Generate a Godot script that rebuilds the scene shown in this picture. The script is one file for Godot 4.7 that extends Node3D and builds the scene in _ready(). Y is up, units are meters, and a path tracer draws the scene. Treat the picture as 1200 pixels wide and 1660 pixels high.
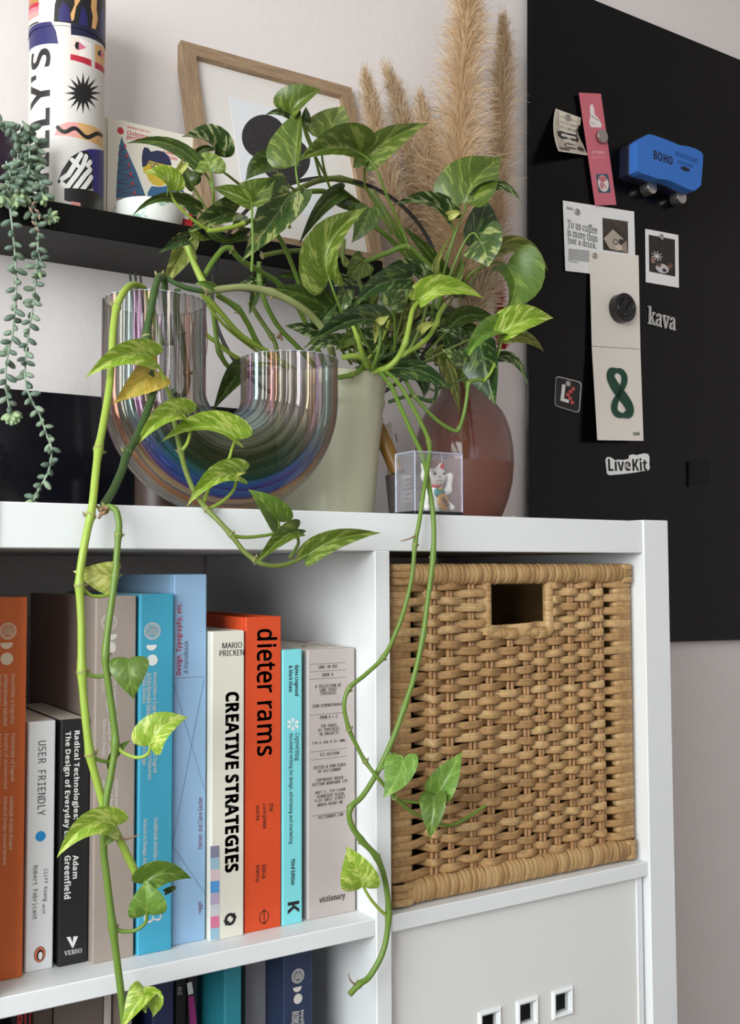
extends Node3D
# A white cube shelf by a wall: books, a woven basket, a trailing golden pothos, a ribbed U vase, a floating shelf and a black glass board.
# World: x runs along the shelf front, y up, z out of the front; the front plane is z = 0 and the shelf top y = 0 (metres).

const CAM := Vector3(-0.5318, -0.05582, 0.83072)
const YAW := -0.564821
const PITCH := 0.055935
const ROLL := -0.0043
const FOCAL := 1728.27
const WALL := -0.395
const TOP := 0.0366      # thickness of the top board
const DIV := 0.0167      # thickness of the divider
const CELL := 0.335
const SHELF_Y := -0.3712
const SHELF_T := 0.0155
const SIDE := 0.0389
var cam_basis: Basis
var M := {}
var fonts := {}
var rng := RandomNumberGenerator.new()
var used := {}

# ---------------------------------------------------------------- geometry
class MB:
	var v := PackedVector3Array()
	var uv := PackedVector2Array()
	var col := PackedColorArray()
	var ix := PackedInt32Array()
	func add(p: Vector3, t := Vector2.ZERO, c := Color.WHITE) -> int:
		v.append(p); uv.append(t); col.append(c)
		return v.size() - 1
	func tri(a: int, b: int, c: int) -> void:
		ix.append(a); ix.append(b); ix.append(c)
	func quad(a: int, b: int, c: int, d: int) -> void:
		tri(a, b, c); tri(a, c, d)
	# a flat polygon fan whose face looks along «out»
	func face(pts: Array, out: Vector3, uvs := [], c := Color.WHITE) -> void:
		var n: Vector3 = (pts[2] - pts[0]).cross(pts[1] - pts[0])
		var order := range(pts.size())
		if n.dot(out) < 0.0:
			order.reverse()
		var first := v.size()
		for k in order:
			add(pts[k], uvs[k] if uvs.size() else Vector2.ZERO, c)
		for k in range(1, pts.size() - 1):
			tri(first, first + k, first + k + 1)
	func mesh() -> ArrayMesh:
		var n := PackedVector3Array()
		n.resize(v.size())
		for k in range(0, ix.size(), 3):
			var a := ix[k]
			var b := ix[k + 1]
			var c := ix[k + 2]
			var f := (v[c] - v[a]).cross(v[b] - v[a])
			n[a] += f; n[b] += f; n[c] += f
		for k in n.size():
			n[k] = n[k].normalized() if n[k].length_squared() > 0.0 else Vector3.UP
		var arr := []
		arr.resize(Mesh.ARRAY_MAX)
		arr[Mesh.ARRAY_VERTEX] = v
		arr[Mesh.ARRAY_NORMAL] = n
		arr[Mesh.ARRAY_TEX_UV] = uv
		arr[Mesh.ARRAY_COLOR] = col
		arr[Mesh.ARRAY_INDEX] = ix
		var m := ArrayMesh.new()
		m.add_surface_from_arrays(Mesh.PRIMITIVE_TRIANGLES, arr)
		return m

func P(px: float, py: float, z: float) -> Vector3:   # the point of the plane z that the photograph shows at that place
	var d := cam_basis * Vector3((px - 600.0) / FOCAL, -(py - 830.0) / FOCAL, -1.0)
	return CAM + d * ((z - CAM.z) / d.z)

func PY(px: float, py: float, y: float) -> Vector3:
	var d := cam_basis * Vector3((px - 600.0) / FOCAL, -(py - 830.0) / FOCAL, -1.0)
	return CAM + d * ((y - CAM.y) / d.y)

func px_size(p: Vector3) -> float:                   # metres per photograph pixel at p
	return (p - CAM).dot(-cam_basis.z) / FOCAL

func grid(b: MB, rows: Array, closed: bool, out_hint := Vector3.ZERO, uscale := 1.0, vscale := 1.0, cols := []) -> void:
	var nr := rows.size()
	var nc: int = rows[0].size()
	var first := b.v.size()
	for i in nr:
		for j in nc:
			b.add(rows[i][j], Vector2(float(j) / (nc if closed else nc - 1) * uscale, float(i) / (nr - 1) * vscale), cols[i][j] if cols.size() else Color.WHITE)
	var flip := false
	if out_hint != Vector3.ZERO:
		var f: Vector3 = (rows[1][1] - rows[0][0]).cross(rows[0][1] - rows[0][0])
		flip = f.dot(out_hint) < 0.0
	var last := nc if closed else nc - 1
	for i in nr - 1:
		for j in last:
			var j2 := (j + 1) % nc
			var p := first + i * nc + j
			var q := first + i * nc + j2
			var r := first + (i + 1) * nc + j2
			var s := first + (i + 1) * nc + j
			if flip: b.quad(p, s, r, q)
			else: b.quad(p, q, r, s)

func catmull(pts: Array, sub: int) -> PackedVector3Array:
	var out := PackedVector3Array()
	for i in pts.size() - 1:
		var a: Vector3 = pts[max(i - 1, 0)]
		var b: Vector3 = pts[i]
		var c: Vector3 = pts[i + 1]
		var d: Vector3 = pts[min(i + 2, pts.size() - 1)]
		for k in sub:
			out.append(b.cubic_interpolate(c, a, d, float(k) / sub))
	out.append(pts[-1])
	return out

func tube(b: MB, path: PackedVector3Array, radii, sides := 8, caps := true, flat := 1.0) -> void:
	var n := path.size()
	var t0 := (path[1] - path[0]).normalized()
	var up := Vector3.UP if absf(t0.y) < 0.9 else Vector3.RIGHT
	var e1 := t0.cross(up).normalized()
	var rows := []
	for i in n:
		var t := (path[mini(i + 1, n - 1)] - path[maxi(i - 1, 0)]).normalized()
		e1 = (e1 - t * e1.dot(t)).normalized()
		var e2 := t.cross(e1)
		var r: float = radii[i] if (radii is Array or radii is PackedFloat32Array) else radii
		var ring := PackedVector3Array()
		for j in sides:
			var a := TAU * j / sides
			ring.append(path[i] + (e1 * cos(a) + e2 * sin(a) * flat) * r)
		rows.append(ring)
	var hint: Vector3 = rows[0][0] + rows[0][1] - path[0] * 2.0
	grid(b, rows, true, hint, 1.0, n * 0.5)
	if caps:
		b.face(Array(rows[0]), -t0)
		b.face(Array(rows[n - 1]), path[n - 1] - path[n - 2])

func lathe(b: MB, prof: Array, segs: int, at := Vector3.ZERO, axis := Basis(), cols := []) -> void:
	var rows := []
	for p in prof:
		var ring := PackedVector3Array()
		for j in segs:
			var a := TAU * j / segs
			ring.append(at + axis * Vector3(p.x * cos(a), p.y, p.x * sin(a)))
		rows.append(ring)
	var k := 0
	var hint: Vector3 = Vector3.ZERO
	# orientation from the widest ring, which faces away from the axis unless the profile runs inwards
	grid(b, rows, true, hint)

func outward(b: MB, first_index: int, centre: Vector3) -> void:   # turn the triangles from first_index on so that most face away from centre
	var s := 0.0
	for k in range(first_index, b.ix.size(), 3):
		var a := b.v[b.ix[k]]
		var f := (b.v[b.ix[k + 2]] - a).cross(b.v[b.ix[k + 1]] - a)
		s += f.dot(a - centre)
	if s < 0.0:
		for k in range(first_index, b.ix.size(), 3):
			var t := b.ix[k + 1]
			b.ix[k + 1] = b.ix[k + 2]
			b.ix[k + 2] = t

func lathe_mesh(prof: Array, segs: int, at := Vector3.ZERO, axis := Basis()) -> ArrayMesh:
	var b := MB.new()
	lathe(b, prof, segs, at, axis)
	var mid := Vector3.ZERO
	for p in prof: mid += axis * Vector3(0, p.y, 0)
	outward(b, 0, at + mid / prof.size())
	return b.mesh()

func box(b: MB, lo: Vector3, hi: Vector3, c := 0.001, xf := Transform3D()) -> void:   # a box with chamfered edges
	var h := (hi - lo) * 0.5
	var m := (hi + lo) * 0.5
	c = minf(c, minf(h.x, minf(h.y, h.z)) * 0.6)
	var pt := func(s: Vector3, axis: int) -> Vector3:
		var q := Vector3(s.x * (h.x - c), s.y * (h.y - c), s.z * (h.z - c))
		q[axis] = s[axis] * h[axis]
		return xf * (m + q)
	for ax in 3:
		var u := (ax + 1) % 3
		var w := (ax + 2) % 3
		for s in [-1.0, 1.0]:
			var q := []
			for k in [[-1, -1], [1, -1], [1, 1], [-1, 1]]:
				var g := Vector3.ZERO
				g[ax] = s; g[u] = k[0]; g[w] = k[1]
				q.append(pt.call(g, ax))
			var o := Vector3.ZERO
			o[ax] = s
			b.face(q, xf.basis * o, [Vector2(0, 1), Vector2(1, 1), Vector2(1, 0), Vector2(0, 0)])
	for ax in 3:                                       # edges along ax
		var u := (ax + 1) % 3
		var w := (ax + 2) % 3
		for s in [[-1, -1], [1, -1], [1, 1], [-1, 1]]:
			var g1 := Vector3.ZERO
			g1[ax] = -1; g1[u] = s[0]; g1[w] = s[1]
			var g2 := g1
			g2[ax] = 1
			var o := Vector3.ZERO
			o[u] = s[0]; o[w] = s[1]
			b.face([pt.call(g1, u), pt.call(g2, u), pt.call(g2, w), pt.call(g1, w)], xf.basis * o)
	for sx in [-1, 1]:
		for sy in [-1, 1]:
			for sz in [-1, 1]:
				var g := Vector3(sx, sy, sz)
				b.face([pt.call(g, 0), pt.call(g, 1), pt.call(g, 2)], xf.basis * g)

func box_mesh(lo: Vector3, hi: Vector3, c := 0.001, xf := Transform3D()) -> ArrayMesh:
	var b := MB.new()
	box(b, lo, hi, c, xf)
	return b.mesh()

func slab(q: Array, th: Vector3, steps := 1, bow := Vector3.ZERO) -> ArrayMesh:   # a thin sheet: four front corners (top left, top right, bottom right, bottom left), thickness th, bowed along its height
	var b := MB.new()
	var front := []
	var back := []
	for i in steps + 1:
		var t := float(i) / steps
		var o := bow * (4.0 * t * (1.0 - t))
		var l: Vector3 = q[0].lerp(q[3], t) + o
		var r: Vector3 = q[1].lerp(q[2], t) + o
		front.append([l, r])
		back.append([l + th, r + th])
	for i in steps:
		var va := float(i) / steps
		var vb := float(i + 1) / steps
		b.face([front[i][0], front[i][1], front[i + 1][1], front[i + 1][0]], -th, [Vector2(0, va), Vector2(1, va), Vector2(1, vb), Vector2(0, vb)])
		b.face([back[i][0], back[i][1], back[i + 1][1], back[i + 1][0]], th, [Vector2(0.5, 0.01), Vector2(0.5, 0.01), Vector2(0.5, 0.01), Vector2(0.5, 0.01)])
		var e := [Vector2(0.01, va), Vector2(0.01, vb), Vector2(0.01, vb), Vector2(0.01, va)]
		b.face([front[i][0], front[i + 1][0], back[i + 1][0], back[i][0]], q[0] - q[1], e)
		b.face([front[i][1], front[i + 1][1], back[i + 1][1], back[i][1]], q[1] - q[0], e)
	b.face([front[0][0], front[0][1], back[0][1], back[0][0]], q[0] - q[3], [Vector2(0.01, 0.01), Vector2(0.01, 0.01), Vector2(0.01, 0.01), Vector2(0.01, 0.01)])
	b.face([front[-1][0], front[-1][1], back[-1][1], back[-1][0]], q[3] - q[0], [Vector2(0.01, 0.99), Vector2(0.01, 0.99), Vector2(0.01, 0.99), Vector2(0.01, 0.99)])
	return b.mesh()

func plate(pts: Array, depth: Vector3) -> ArrayMesh:   # a flat outline of any shape, given thickness
	var b := MB.new()
	var c: Vector3 = pts[0]
	var ex: Vector3 = (pts[1] - pts[0]).normalized()
	var n := depth.normalized()
	ex = (ex - n * ex.dot(n)).normalized()
	var ey := n.cross(ex)
	var flat := PackedVector2Array()
	for p in pts: flat.append(Vector2((p - c).dot(ex), (p - c).dot(ey)))
	var t := Geometry2D.triangulate_polygon(flat)
	for k in range(0, t.size(), 3):
		b.face([pts[t[k]] + depth, pts[t[k + 1]] + depth, pts[t[k + 2]] + depth], depth)
		b.face([pts[t[k]], pts[t[k + 1]], pts[t[k + 2]]], -depth)
	var mid := Vector3.ZERO
	for p in pts: mid += p
	mid /= pts.size()
	var area := 0.0
	for k in flat.size(): area += flat[k].cross(flat[(k + 1) % flat.size()])
	for k in pts.size():
		var p: Vector3 = pts[k]
		var q: Vector3 = pts[(k + 1) % pts.size()]
		b.face([p, q, q + depth, p + depth], (q - p).cross(n) * (1.0 if area > 0.0 else -1.0))
	return b.mesh()

func disc(b: MB, c: Vector3, ex: Vector3, ey: Vector3, r1: float, r0: float, n := 28, dz := Vector3.ZERO) -> void:  # a flat ring or disc facing ex x ey
	var out := ex.cross(ey)
	for k in n:
		var a0 := TAU * k / n
		var a1 := TAU * (k + 1) / n
		var d0 := ex * cos(a0) + ey * sin(a0)
		var d1 := ex * cos(a1) + ey * sin(a1)
		if r0 <= 0.0: b.face([c, c + d0 * r1, c + d1 * r1], out)
		else: b.face([c + d0 * r0, c + d0 * r1, c + d1 * r1, c + d1 * r0], out)

func ball(b: MB, c: Vector3, r: Vector3, bs := Basis(), nu := 14, nv := 9) -> void:
	var f := b.ix.size()
	var rows := []
	for i in nv + 1:
		var p := PI * i / nv
		var ring := PackedVector3Array()
		for j in nu:
			var a := TAU * j / nu
			ring.append(c + bs * Vector3(r.x * sin(p) * cos(a), r.y * cos(p), r.z * sin(p) * sin(a)))
		rows.append(ring)
	grid(b, rows, true)
	outward(b, f, c)

# ---------------------------------------------------------------- nodes
func numbered(called: String) -> String:
	used[called] = used.get(called, 0) + 1
	return called if used[called] == 1 else "%s_%03d" % [called, used[called] - 1]

func glob(n: Node) -> Transform3D:
	var t := Transform3D()
	while n != self and n != null:
		t = n.transform * t
		n = n.get_parent()
	return t

func thing(called: String, label: String, category: String, at := Vector3.ZERO, group := "") -> Node3D:
	var o := Node3D.new()
	o.name = numbered(called)
	add_child(o, true)
	o.position = at
	o.set_meta("label", label)
	o.set_meta("category", category)
	if group: o.set_meta("group", group)
	return o

func part(called: String, mesh: Mesh, m: Material, parent: Node, xf := Transform3D(), label := "") -> MeshInstance3D:   # mesh and xf are given in the world
	var o := MeshInstance3D.new()
	o.name = called
	o.mesh = mesh
	o.material_override = m
	o.cast_shadow = GeometryInstance3D.SHADOW_CASTING_SETTING_ON
	parent.add_child(o, true)
	o.transform = glob(parent).affine_inverse() * xf
	if label: o.set_meta("label", label)
	return o

func solo(called: String, mesh: Mesh, m: Material, label: String, category: String, group := "") -> MeshInstance3D:
	var o := part(numbered(called), mesh, m, self)
	o.set_meta("label", label)
	o.set_meta("category", category)
	if group: o.set_meta("group", group)
	return o

func struct(called: String, mesh: Mesh, m: Material, parent: Node = self) -> MeshInstance3D:
	var o := part(called, mesh, m, parent)
	if parent == self: o.set_meta("kind", "structure")
	return o

# ---------------------------------------------------------------- materials
func mat(c: Color, rough := 0.6, metal := 0.0, spec := 0.5) -> StandardMaterial3D:
	var m := StandardMaterial3D.new()
	m.albedo_color = c
	m.roughness = rough
	m.metallic = metal
	m.metallic_specular = spec
	return m

func rgb(r: float, g: float, b: float) -> Color:
	return Color(r / 255.0, g / 255.0, b / 255.0)

func tex(m: StandardMaterial3D, im: Image) -> StandardMaterial3D:
	m.albedo_color = Color.WHITE
	m.albedo_texture = ImageTexture.create_from_image(im)
	return m

func fill_poly(im: Image, pts: PackedVector2Array, c: Color) -> void:   # scanline fill
	var lo := 1e9
	var hi := -1e9
	for p in pts:
		lo = minf(lo, p.y); hi = maxf(hi, p.y)
	for y in range(maxi(0, int(floor(lo))), mini(im.get_height(), int(ceil(hi)))):
		var yy := y + 0.5
		var xs := []
		for k in pts.size():
			var p := pts[k]
			var q := pts[(k + 1) % pts.size()]
			if (p.y <= yy) != (q.y <= yy):
				xs.append(p.x + (yy - p.y) / (q.y - p.y) * (q.x - p.x))
		xs.sort()
		for k in range(0, xs.size() - 1, 2):
			var a := int(round(xs[k]))
			var e := int(round(xs[k + 1]))
			if e > a: im.fill_rect(Rect2i(a, y, e - a, 1), c)

func fill_oval(im: Image, cx: float, cy: float, rx: float, ry: float, c: Color, turn := 0.0) -> void:
	var pts := PackedVector2Array()
	for k in 40:
		var a := TAU * k / 40.0
		pts.append(Vector2(cx, cy) + Vector2(cos(a) * rx, sin(a) * ry).rotated(turn))
	fill_poly(im, pts, c)

func fill_path(im: Image, pts: Array, w: float, c: Color) -> void:   # a thick polyline with round joints
	for k in pts.size() - 1:
		var p: Vector2 = pts[k]
		var q: Vector2 = pts[k + 1]
		var n := (q - p).normalized().orthogonal() * w * 0.5
		fill_poly(im, PackedVector2Array([p + n, q + n, q - n, p - n]), c)
		if w > 3.0: fill_oval(im, q.x, q.y, w * 0.5, w * 0.5, c)
	if w > 3.0: fill_oval(im, pts[0].x, pts[0].y, w * 0.5, w * 0.5, c)

func fill_text(im: Image, s: String, font: String, at: Rect2, c: Color, turn := 0) -> void:   # print text into a picture so that it fills that box; turn counts quarter turns
	var t := TextMesh.new()
	t.text = s; t.font = fonts[font]; t.font_size = 48; t.pixel_size = 0.01; t.depth = 0.0; t.curve_step = 1.0
	var bb := t.get_aabb()
	var a := t.surface_get_arrays(0)
	var vs: PackedVector3Array = a[Mesh.ARRAY_VERTEX]
	var ii: PackedInt32Array = a[Mesh.ARRAY_INDEX] if a[Mesh.ARRAY_INDEX] != null else PackedInt32Array(range(vs.size()))
	for k in range(0, ii.size(), 3):
		var pts := PackedVector2Array()
		for j in 3:
			var p := vs[ii[k + j]]
			var u := (p.x - bb.position.x) / bb.size.x
			var w := 1.0 - (p.y - bb.position.y) / bb.size.y
			if turn == 1: pts.append(at.position + Vector2((1.0 - w) * at.size.x, u * at.size.y))
			elif turn == -1: pts.append(at.position + Vector2(w * at.size.x, (1.0 - u) * at.size.y))
			else: pts.append(at.position + Vector2(u * at.size.x, w * at.size.y))
		fill_poly(im, pts, c)

func text(parent: Node, s: String, font: String, centre: Vector3, right: Vector3, up: Vector3, w: float, h: float, m: Material, depth := 0.0003, label := "") -> MeshInstance3D:
	var t := TextMesh.new()
	t.text = s; t.font = fonts[font]; t.font_size = 32; t.pixel_size = 0.01; t.depth = 0.02; t.curve_step = 2.0 if depth < 0.002 else 0.7
	var bb := t.get_aabb()
	var sy := h / bb.size.y
	var sx := w / bb.size.x if w > 0.0 else sy
	var bs := Basis(right * sx, up * sy, right.cross(up) * (depth / 0.02))
	return part("lettering", t, m, parent, Transform3D(bs, centre - bs * (bb.position + bb.size * 0.5) + right.cross(up) * depth * 0.5), label)

func where(l: float, t: float, r: float, bt: float, z: float) -> Array:   # [centre, width, height] of that rectangle on the plane z
	var a := P(l, (t + bt) * 0.5, z)
	var b := P(r, (t + bt) * 0.5, z)
	var c := P((l + r) * 0.5, t, z)
	var d := P((l + r) * 0.5, bt, z)
	return [Vector3((a.x + b.x) * 0.5, (c.y + d.y) * 0.5, z), b.x - a.x, c.y - d.y]

func label_down(o: Node, s: String, font: String, l: float, t: float, r: float, bt: float, z: float, m: Material, heavier := 0.0) -> void:
	var q := where(l, t, r, bt, z)
	text(o, s, font, q[0], Vector3.DOWN, Vector3.RIGHT, q[2], q[1], m)
	if heavier > 0.0:                                    # set again a hair's breadth aside, for a heavier weight
		for d in [Vector3(heavier, heavier, 0), Vector3(-heavier, heavier, 0), Vector3(heavier, -heavier, 0), Vector3(-heavier, -heavier, 0)]:
			text(o, s, font, q[0] + d, Vector3.DOWN, Vector3.RIGHT, q[2], q[1], m)

func label_up(o: Node, s: String, font: String, l: float, t: float, r: float, bt: float, z: float, m: Material) -> void:
	var q := where(l, t, r, bt, z)
	text(o, s, font, q[0], Vector3.UP, Vector3.LEFT, q[2], q[1], m)

func label_flat(o: Node, s: String, font: String, l: float, t: float, r: float, bt: float, z: float, m: Material) -> void:
	var q := where(l, t, r, bt, z)
	text(o, s, font, q[0], Vector3.RIGHT, Vector3.UP, q[1], q[2], m)

func leaf_picture(base: Color, streak: Color, share: float, freq: float, seed_: int, fleck := 0.0, second := Color(0, 0, 0, 0), strength := 0.7) -> Image:
	var im := Image.create(160, 224, false, Image.FORMAT_RGB8)
	var n := FastNoiseLite.new()
	n.seed = seed_; n.frequency = 1.0; n.fractal_octaves = 3
	var n2 := FastNoiseLite.new()
	n2.seed = seed_ + 7; n2.frequency = 1.0; n2.fractal_octaves = 2
	for y in 224:
		var v := y / 224.0
		for x in 160:
			var u := x / 160.0
			var a := absf(u - 0.5) * 2.0
			var side := 0.0 if u < 0.5 else 31.0
			var s := v - 0.55 * a + 0.12 * a * a        # side veins run outwards and forwards
			var g := n.get_noise_2d(s * freq * 5.0 + side, a * freq * 1.1 + side) + 0.5 * n.get_noise_2d(s * 26.0 + side, a * 4.0)
			var c := base.lerp(base.darkened(0.25), clampf(0.5 + 1.2 * n2.get_noise_2d(s * 14.0, a * 3.0 + side), 0, 1) * 0.5)
			if second.a > 0.0:
				c = c.lerp(second, clampf(n2.get_noise_2d(s * 4.0 + side + 9.0, a * 1.6) * 3.0 + 0.2, 0, 1) * 0.8)
			var k := smoothstep(0.60 - share, 0.80 - share, g + 0.33)
			if fleck > 0.0:
				k = maxf(k, smoothstep(0.5 - fleck, 0.56 - fleck, n.get_noise_2d(u * 34.0, v * 46.0)) * 0.8)
			c = c.lerp(streak, k * strength)
			if a < 0.03: c = c.lerp(streak, 0.35)
			im.set_pixel(x, y, c)
	return im

func leaf_mat(base: Color, streak: Color, share: float, freq: float, seed_: int, fleck := 0.0, glow := 0.35, second := Color(0, 0, 0, 0), strength := 0.7) -> StandardMaterial3D:
	var m := mat(Color.WHITE, 0.36)
	tex(m, leaf_picture(base, streak, share, freq, seed_, fleck, second, strength))
	m.backlight_enabled = true
	m.backlight = Color(glow, glow, glow)
	return m

# ---------------------------------------------------------------- the scene
func _ready() -> void:
	rng.seed = 7
	cam_basis = Basis.from_euler(Vector3(PITCH, YAW, ROLL))
	# camera
	var cam := Camera3D.new()
	cam.name = "camera"
	cam.keep_aspect = Camera3D.KEEP_HEIGHT
	cam.fov = rad_to_deg(2.0 * atan(830.0 / FOCAL))
	cam.near = 0.02
	cam.far = 60.0
	add_child(cam)
	cam.transform = Transform3D(cam_basis, CAM)
	cam.current = true
	# sky and exposure
	var env := Environment.new()
	var sky := Sky.new()
	var sm := ProceduralSkyMaterial.new()
	sm.sky_top_color = rgb(150, 180, 215)
	sm.sky_horizon_color = rgb(225, 230, 235)
	sm.ground_horizon_color = rgb(190, 190, 185)
	sm.ground_bottom_color = rgb(120, 118, 112)
	sky.sky_material = sm
	env.background_mode = Environment.BG_SKY
	env.sky = sky
	env.background_energy_multiplier = 1.5
	env.tonemap_mode = Environment.TONE_MAPPER_LINEAR
	env.tonemap_exposure = 1.5
	env.sdfgi_enabled = true
	env.ssao_enabled = true
	env.ssil_enabled = true
	var we := WorldEnvironment.new()
	we.name = "world_environment"
	we.environment = env
	add_child(we)
	# daylight entering through the two windows
	daylight("window_daylight_main", Vector3(-1.97, 0.42, 1.15), Vector3(1, -0.16, -0.35), Vector2(1.6, 1.2), 4.9, Color(0.97, 0.99, 0.99))
	daylight("window_daylight_front", Vector3(-0.75, 0.45, 3.17), Vector3(0.1, -0.12, -1), Vector2(1.3, 1.2), 0.3, Color(0.95, 0.98, 0.995))

	SystemFonts()
	materials()
	room()
	cabinet()
	floating_shelf()
	board()
	books()
	lower_books()
	basket()
	shelf_top_things()
	ledge_things()
	board_things()
	burros_tail()
	pampas()
	pothos_in_pot()
	pothos_in_vase()

func daylight(called: String, at: Vector3, towards: Vector3, size: Vector2, energy: float, c: Color) -> void:
	var l := AreaLight3D.new()
	l.name = called
	l.area_size = size
	l.area_normalize_energy = true
	l.light_energy = energy
	l.light_color = c
	l.shadow_enabled = true
	add_child(l)
	l.look_at_from_position(at, at + towards, Vector3.UP)
	l.area_range = 12.0
	l.area_attenuation = 2.0

func SystemFonts() -> void:
	for f in [["sans", "Droid Sans", 400], ["bold", "Droid Sans", 700], ["serif", "Droid Serif", 400], ["serif_bold", "Droid Serif", 700], ["mono", "Droid Sans Mono", 400]]:
		var s := SystemFont.new()
		s.font_names = PackedStringArray([f[1]])
		s.font_weight = f[2]
		fonts[f[0]] = s

func materials() -> void:
	M.white = mat(rgb(226, 228, 228), 0.42)
	M.wall = mat(rgb(226, 217, 213), 0.85)
	M.ink = mat(rgb(22, 22, 24), 0.6)
	M.paper_ink = mat(rgb(70, 66, 62), 0.7)
	M.white_ink = mat(rgb(235, 235, 232), 0.6)
	M.pale_ink = mat(rgb(205, 200, 192), 0.6)
	M.red_ink = mat(rgb(165, 35, 55), 0.6)
	M.pages = mat(rgb(226, 220, 206), 0.8)
	M.chrome = mat(rgb(190, 186, 182), 0.28, 0.9)
	M.black = mat(rgb(16, 16, 18), 0.45)
	M.stem = mat(rgb(98, 128, 46), 0.45)
	M.stem_lime = mat(rgb(146, 172, 66), 0.42)
	M.stem_dark = mat(rgb(56, 84, 38), 0.42)
	M.stem_olive = mat(rgb(104, 122, 52), 0.5)
	M.scar = mat(rgb(148, 142, 92), 0.6)
	M.stem_old = mat(rgb(140, 148, 92), 0.55)
	M.stem_brown = mat(rgb(148, 118, 88), 0.7)
	for k in ["stem", "stem_lime", "stem_dark", "stem_olive"]:
		M[k].subsurf_scatter_enabled = true
		M[k].subsurf_scatter_strength = 0.1
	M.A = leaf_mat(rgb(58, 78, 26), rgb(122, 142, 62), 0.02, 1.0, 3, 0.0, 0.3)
	M.a = leaf_mat(rgb(44, 72, 32), rgb(150, 164, 92), 0.03, 1.2, 13, 0.05, 0.3)
	M.B = leaf_mat(rgb(80, 102, 30), rgb(168, 176, 96), 0.10, 1.1, 23, 0.06, 0.4, Color(0, 0, 0, 0), 0.5)
	M.b = leaf_mat(rgb(92, 114, 36), rgb(182, 188, 112), 0.13, 0.9, 33, 0.08, 0.4, Color(0, 0, 0, 0), 0.55)
	M.C = leaf_mat(rgb(132, 166, 46), rgb(218, 222, 138), 0.20, 1.3, 43, 0.04, 0.5)
	M.c = leaf_mat(rgb(140, 172, 54), rgb(214, 220, 130), 0.16, 1.0, 53, 0.08, 0.5)
	M.D = leaf_mat(rgb(52, 80, 34), rgb(214, 212, 160), 0.24, 1.0, 63, 0.0, 0.4)
	M.d = leaf_mat(rgb(58, 84, 36), rgb(190, 192, 122), 0.12, 0.8, 73, 0.12, 0.4)
	M.E = leaf_mat(rgb(206, 176, 70), rgb(176, 166, 66), 0.04, 0.8, 83, 0.0, 0.5, rgb(222, 196, 100))
	M.e = leaf_mat(rgb(170, 182, 84), rgb(216, 208, 132), 0.3, 0.9, 93, 0.0, 0.5)
	M.F = leaf_mat(rgb(88, 116, 40), rgb(150, 172, 84), 0.0, 0.9, 103, 0.0, 0.4, Color(0, 0, 0, 0), 0.4)
	M.f = leaf_mat(rgb(106, 144, 56), rgb(176, 196, 104), 0.0, 0.9, 113, 0.03, 0.45, Color(0, 0, 0, 0), 0.4)
	M.O = leaf_mat(rgb(104, 114, 48), rgb(178, 172, 104), 0.10, 0.9, 123, 0.0, 0.4)

# ---------------------------------------------------------------- the room
func wall_with_hole(called: String, lo: Vector3, hi: Vector3, hole_lo: Vector3, hole_hi: Vector3, axis: int) -> void:   # four boxes round an opening; axis is the one across the wall's thickness
	var b := MB.new()
	var u := 2 if axis == 0 else 0
	var q := [[lo[u], hole_lo[u], lo.y, hi.y], [hole_hi[u], hi[u], lo.y, hi.y], [hole_lo[u], hole_hi[u], lo.y, hole_lo.y], [hole_lo[u], hole_hi[u], hole_hi.y, hi.y]]
	for r in q:
		var a := lo
		var c := hi
		a[u] = r[0]; c[u] = r[1]; a.y = r[2]; c.y = r[3]
		box(b, a, c, 0.0005)
	struct(called, b.mesh(), M.wall)

func window(called: String, lo: Vector3, hi: Vector3, axis: int) -> void:
	var b := MB.new()
	var u := 2 if axis == 0 else 0
	var t := 0.05
	for r in [[lo[u], hi[u], lo.y, lo.y + t], [lo[u], hi[u], hi.y - t, hi.y], [lo[u], lo[u] + t, lo.y, hi.y], [hi[u] - t, hi[u], lo.y, hi.y], [(lo[u] + hi[u]) * 0.5 - 0.02, (lo[u] + hi[u]) * 0.5 + 0.02, lo.y, hi.y]]:
		var a := lo
		var c := hi
		a[u] = r[0]; c[u] = r[1]; a.y = r[2]; c.y = r[3]
		box(b, a, c, 0.003)
	var w := struct(called, b.mesh(), M.white)
	var mid := (lo[axis] + hi[axis]) * 0.5
	var pl := lo
	var ph := hi
	pl[axis] = mid - 0.002; ph[axis] = mid + 0.002
	var glass := mat(Color(1, 1, 1, 0.04), 0.02)
	glass.transparency = BaseMaterial3D.TRANSPARENCY_ALPHA
	part("window_pane", box_mesh(pl, ph, 0.0002), glass, w)

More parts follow.
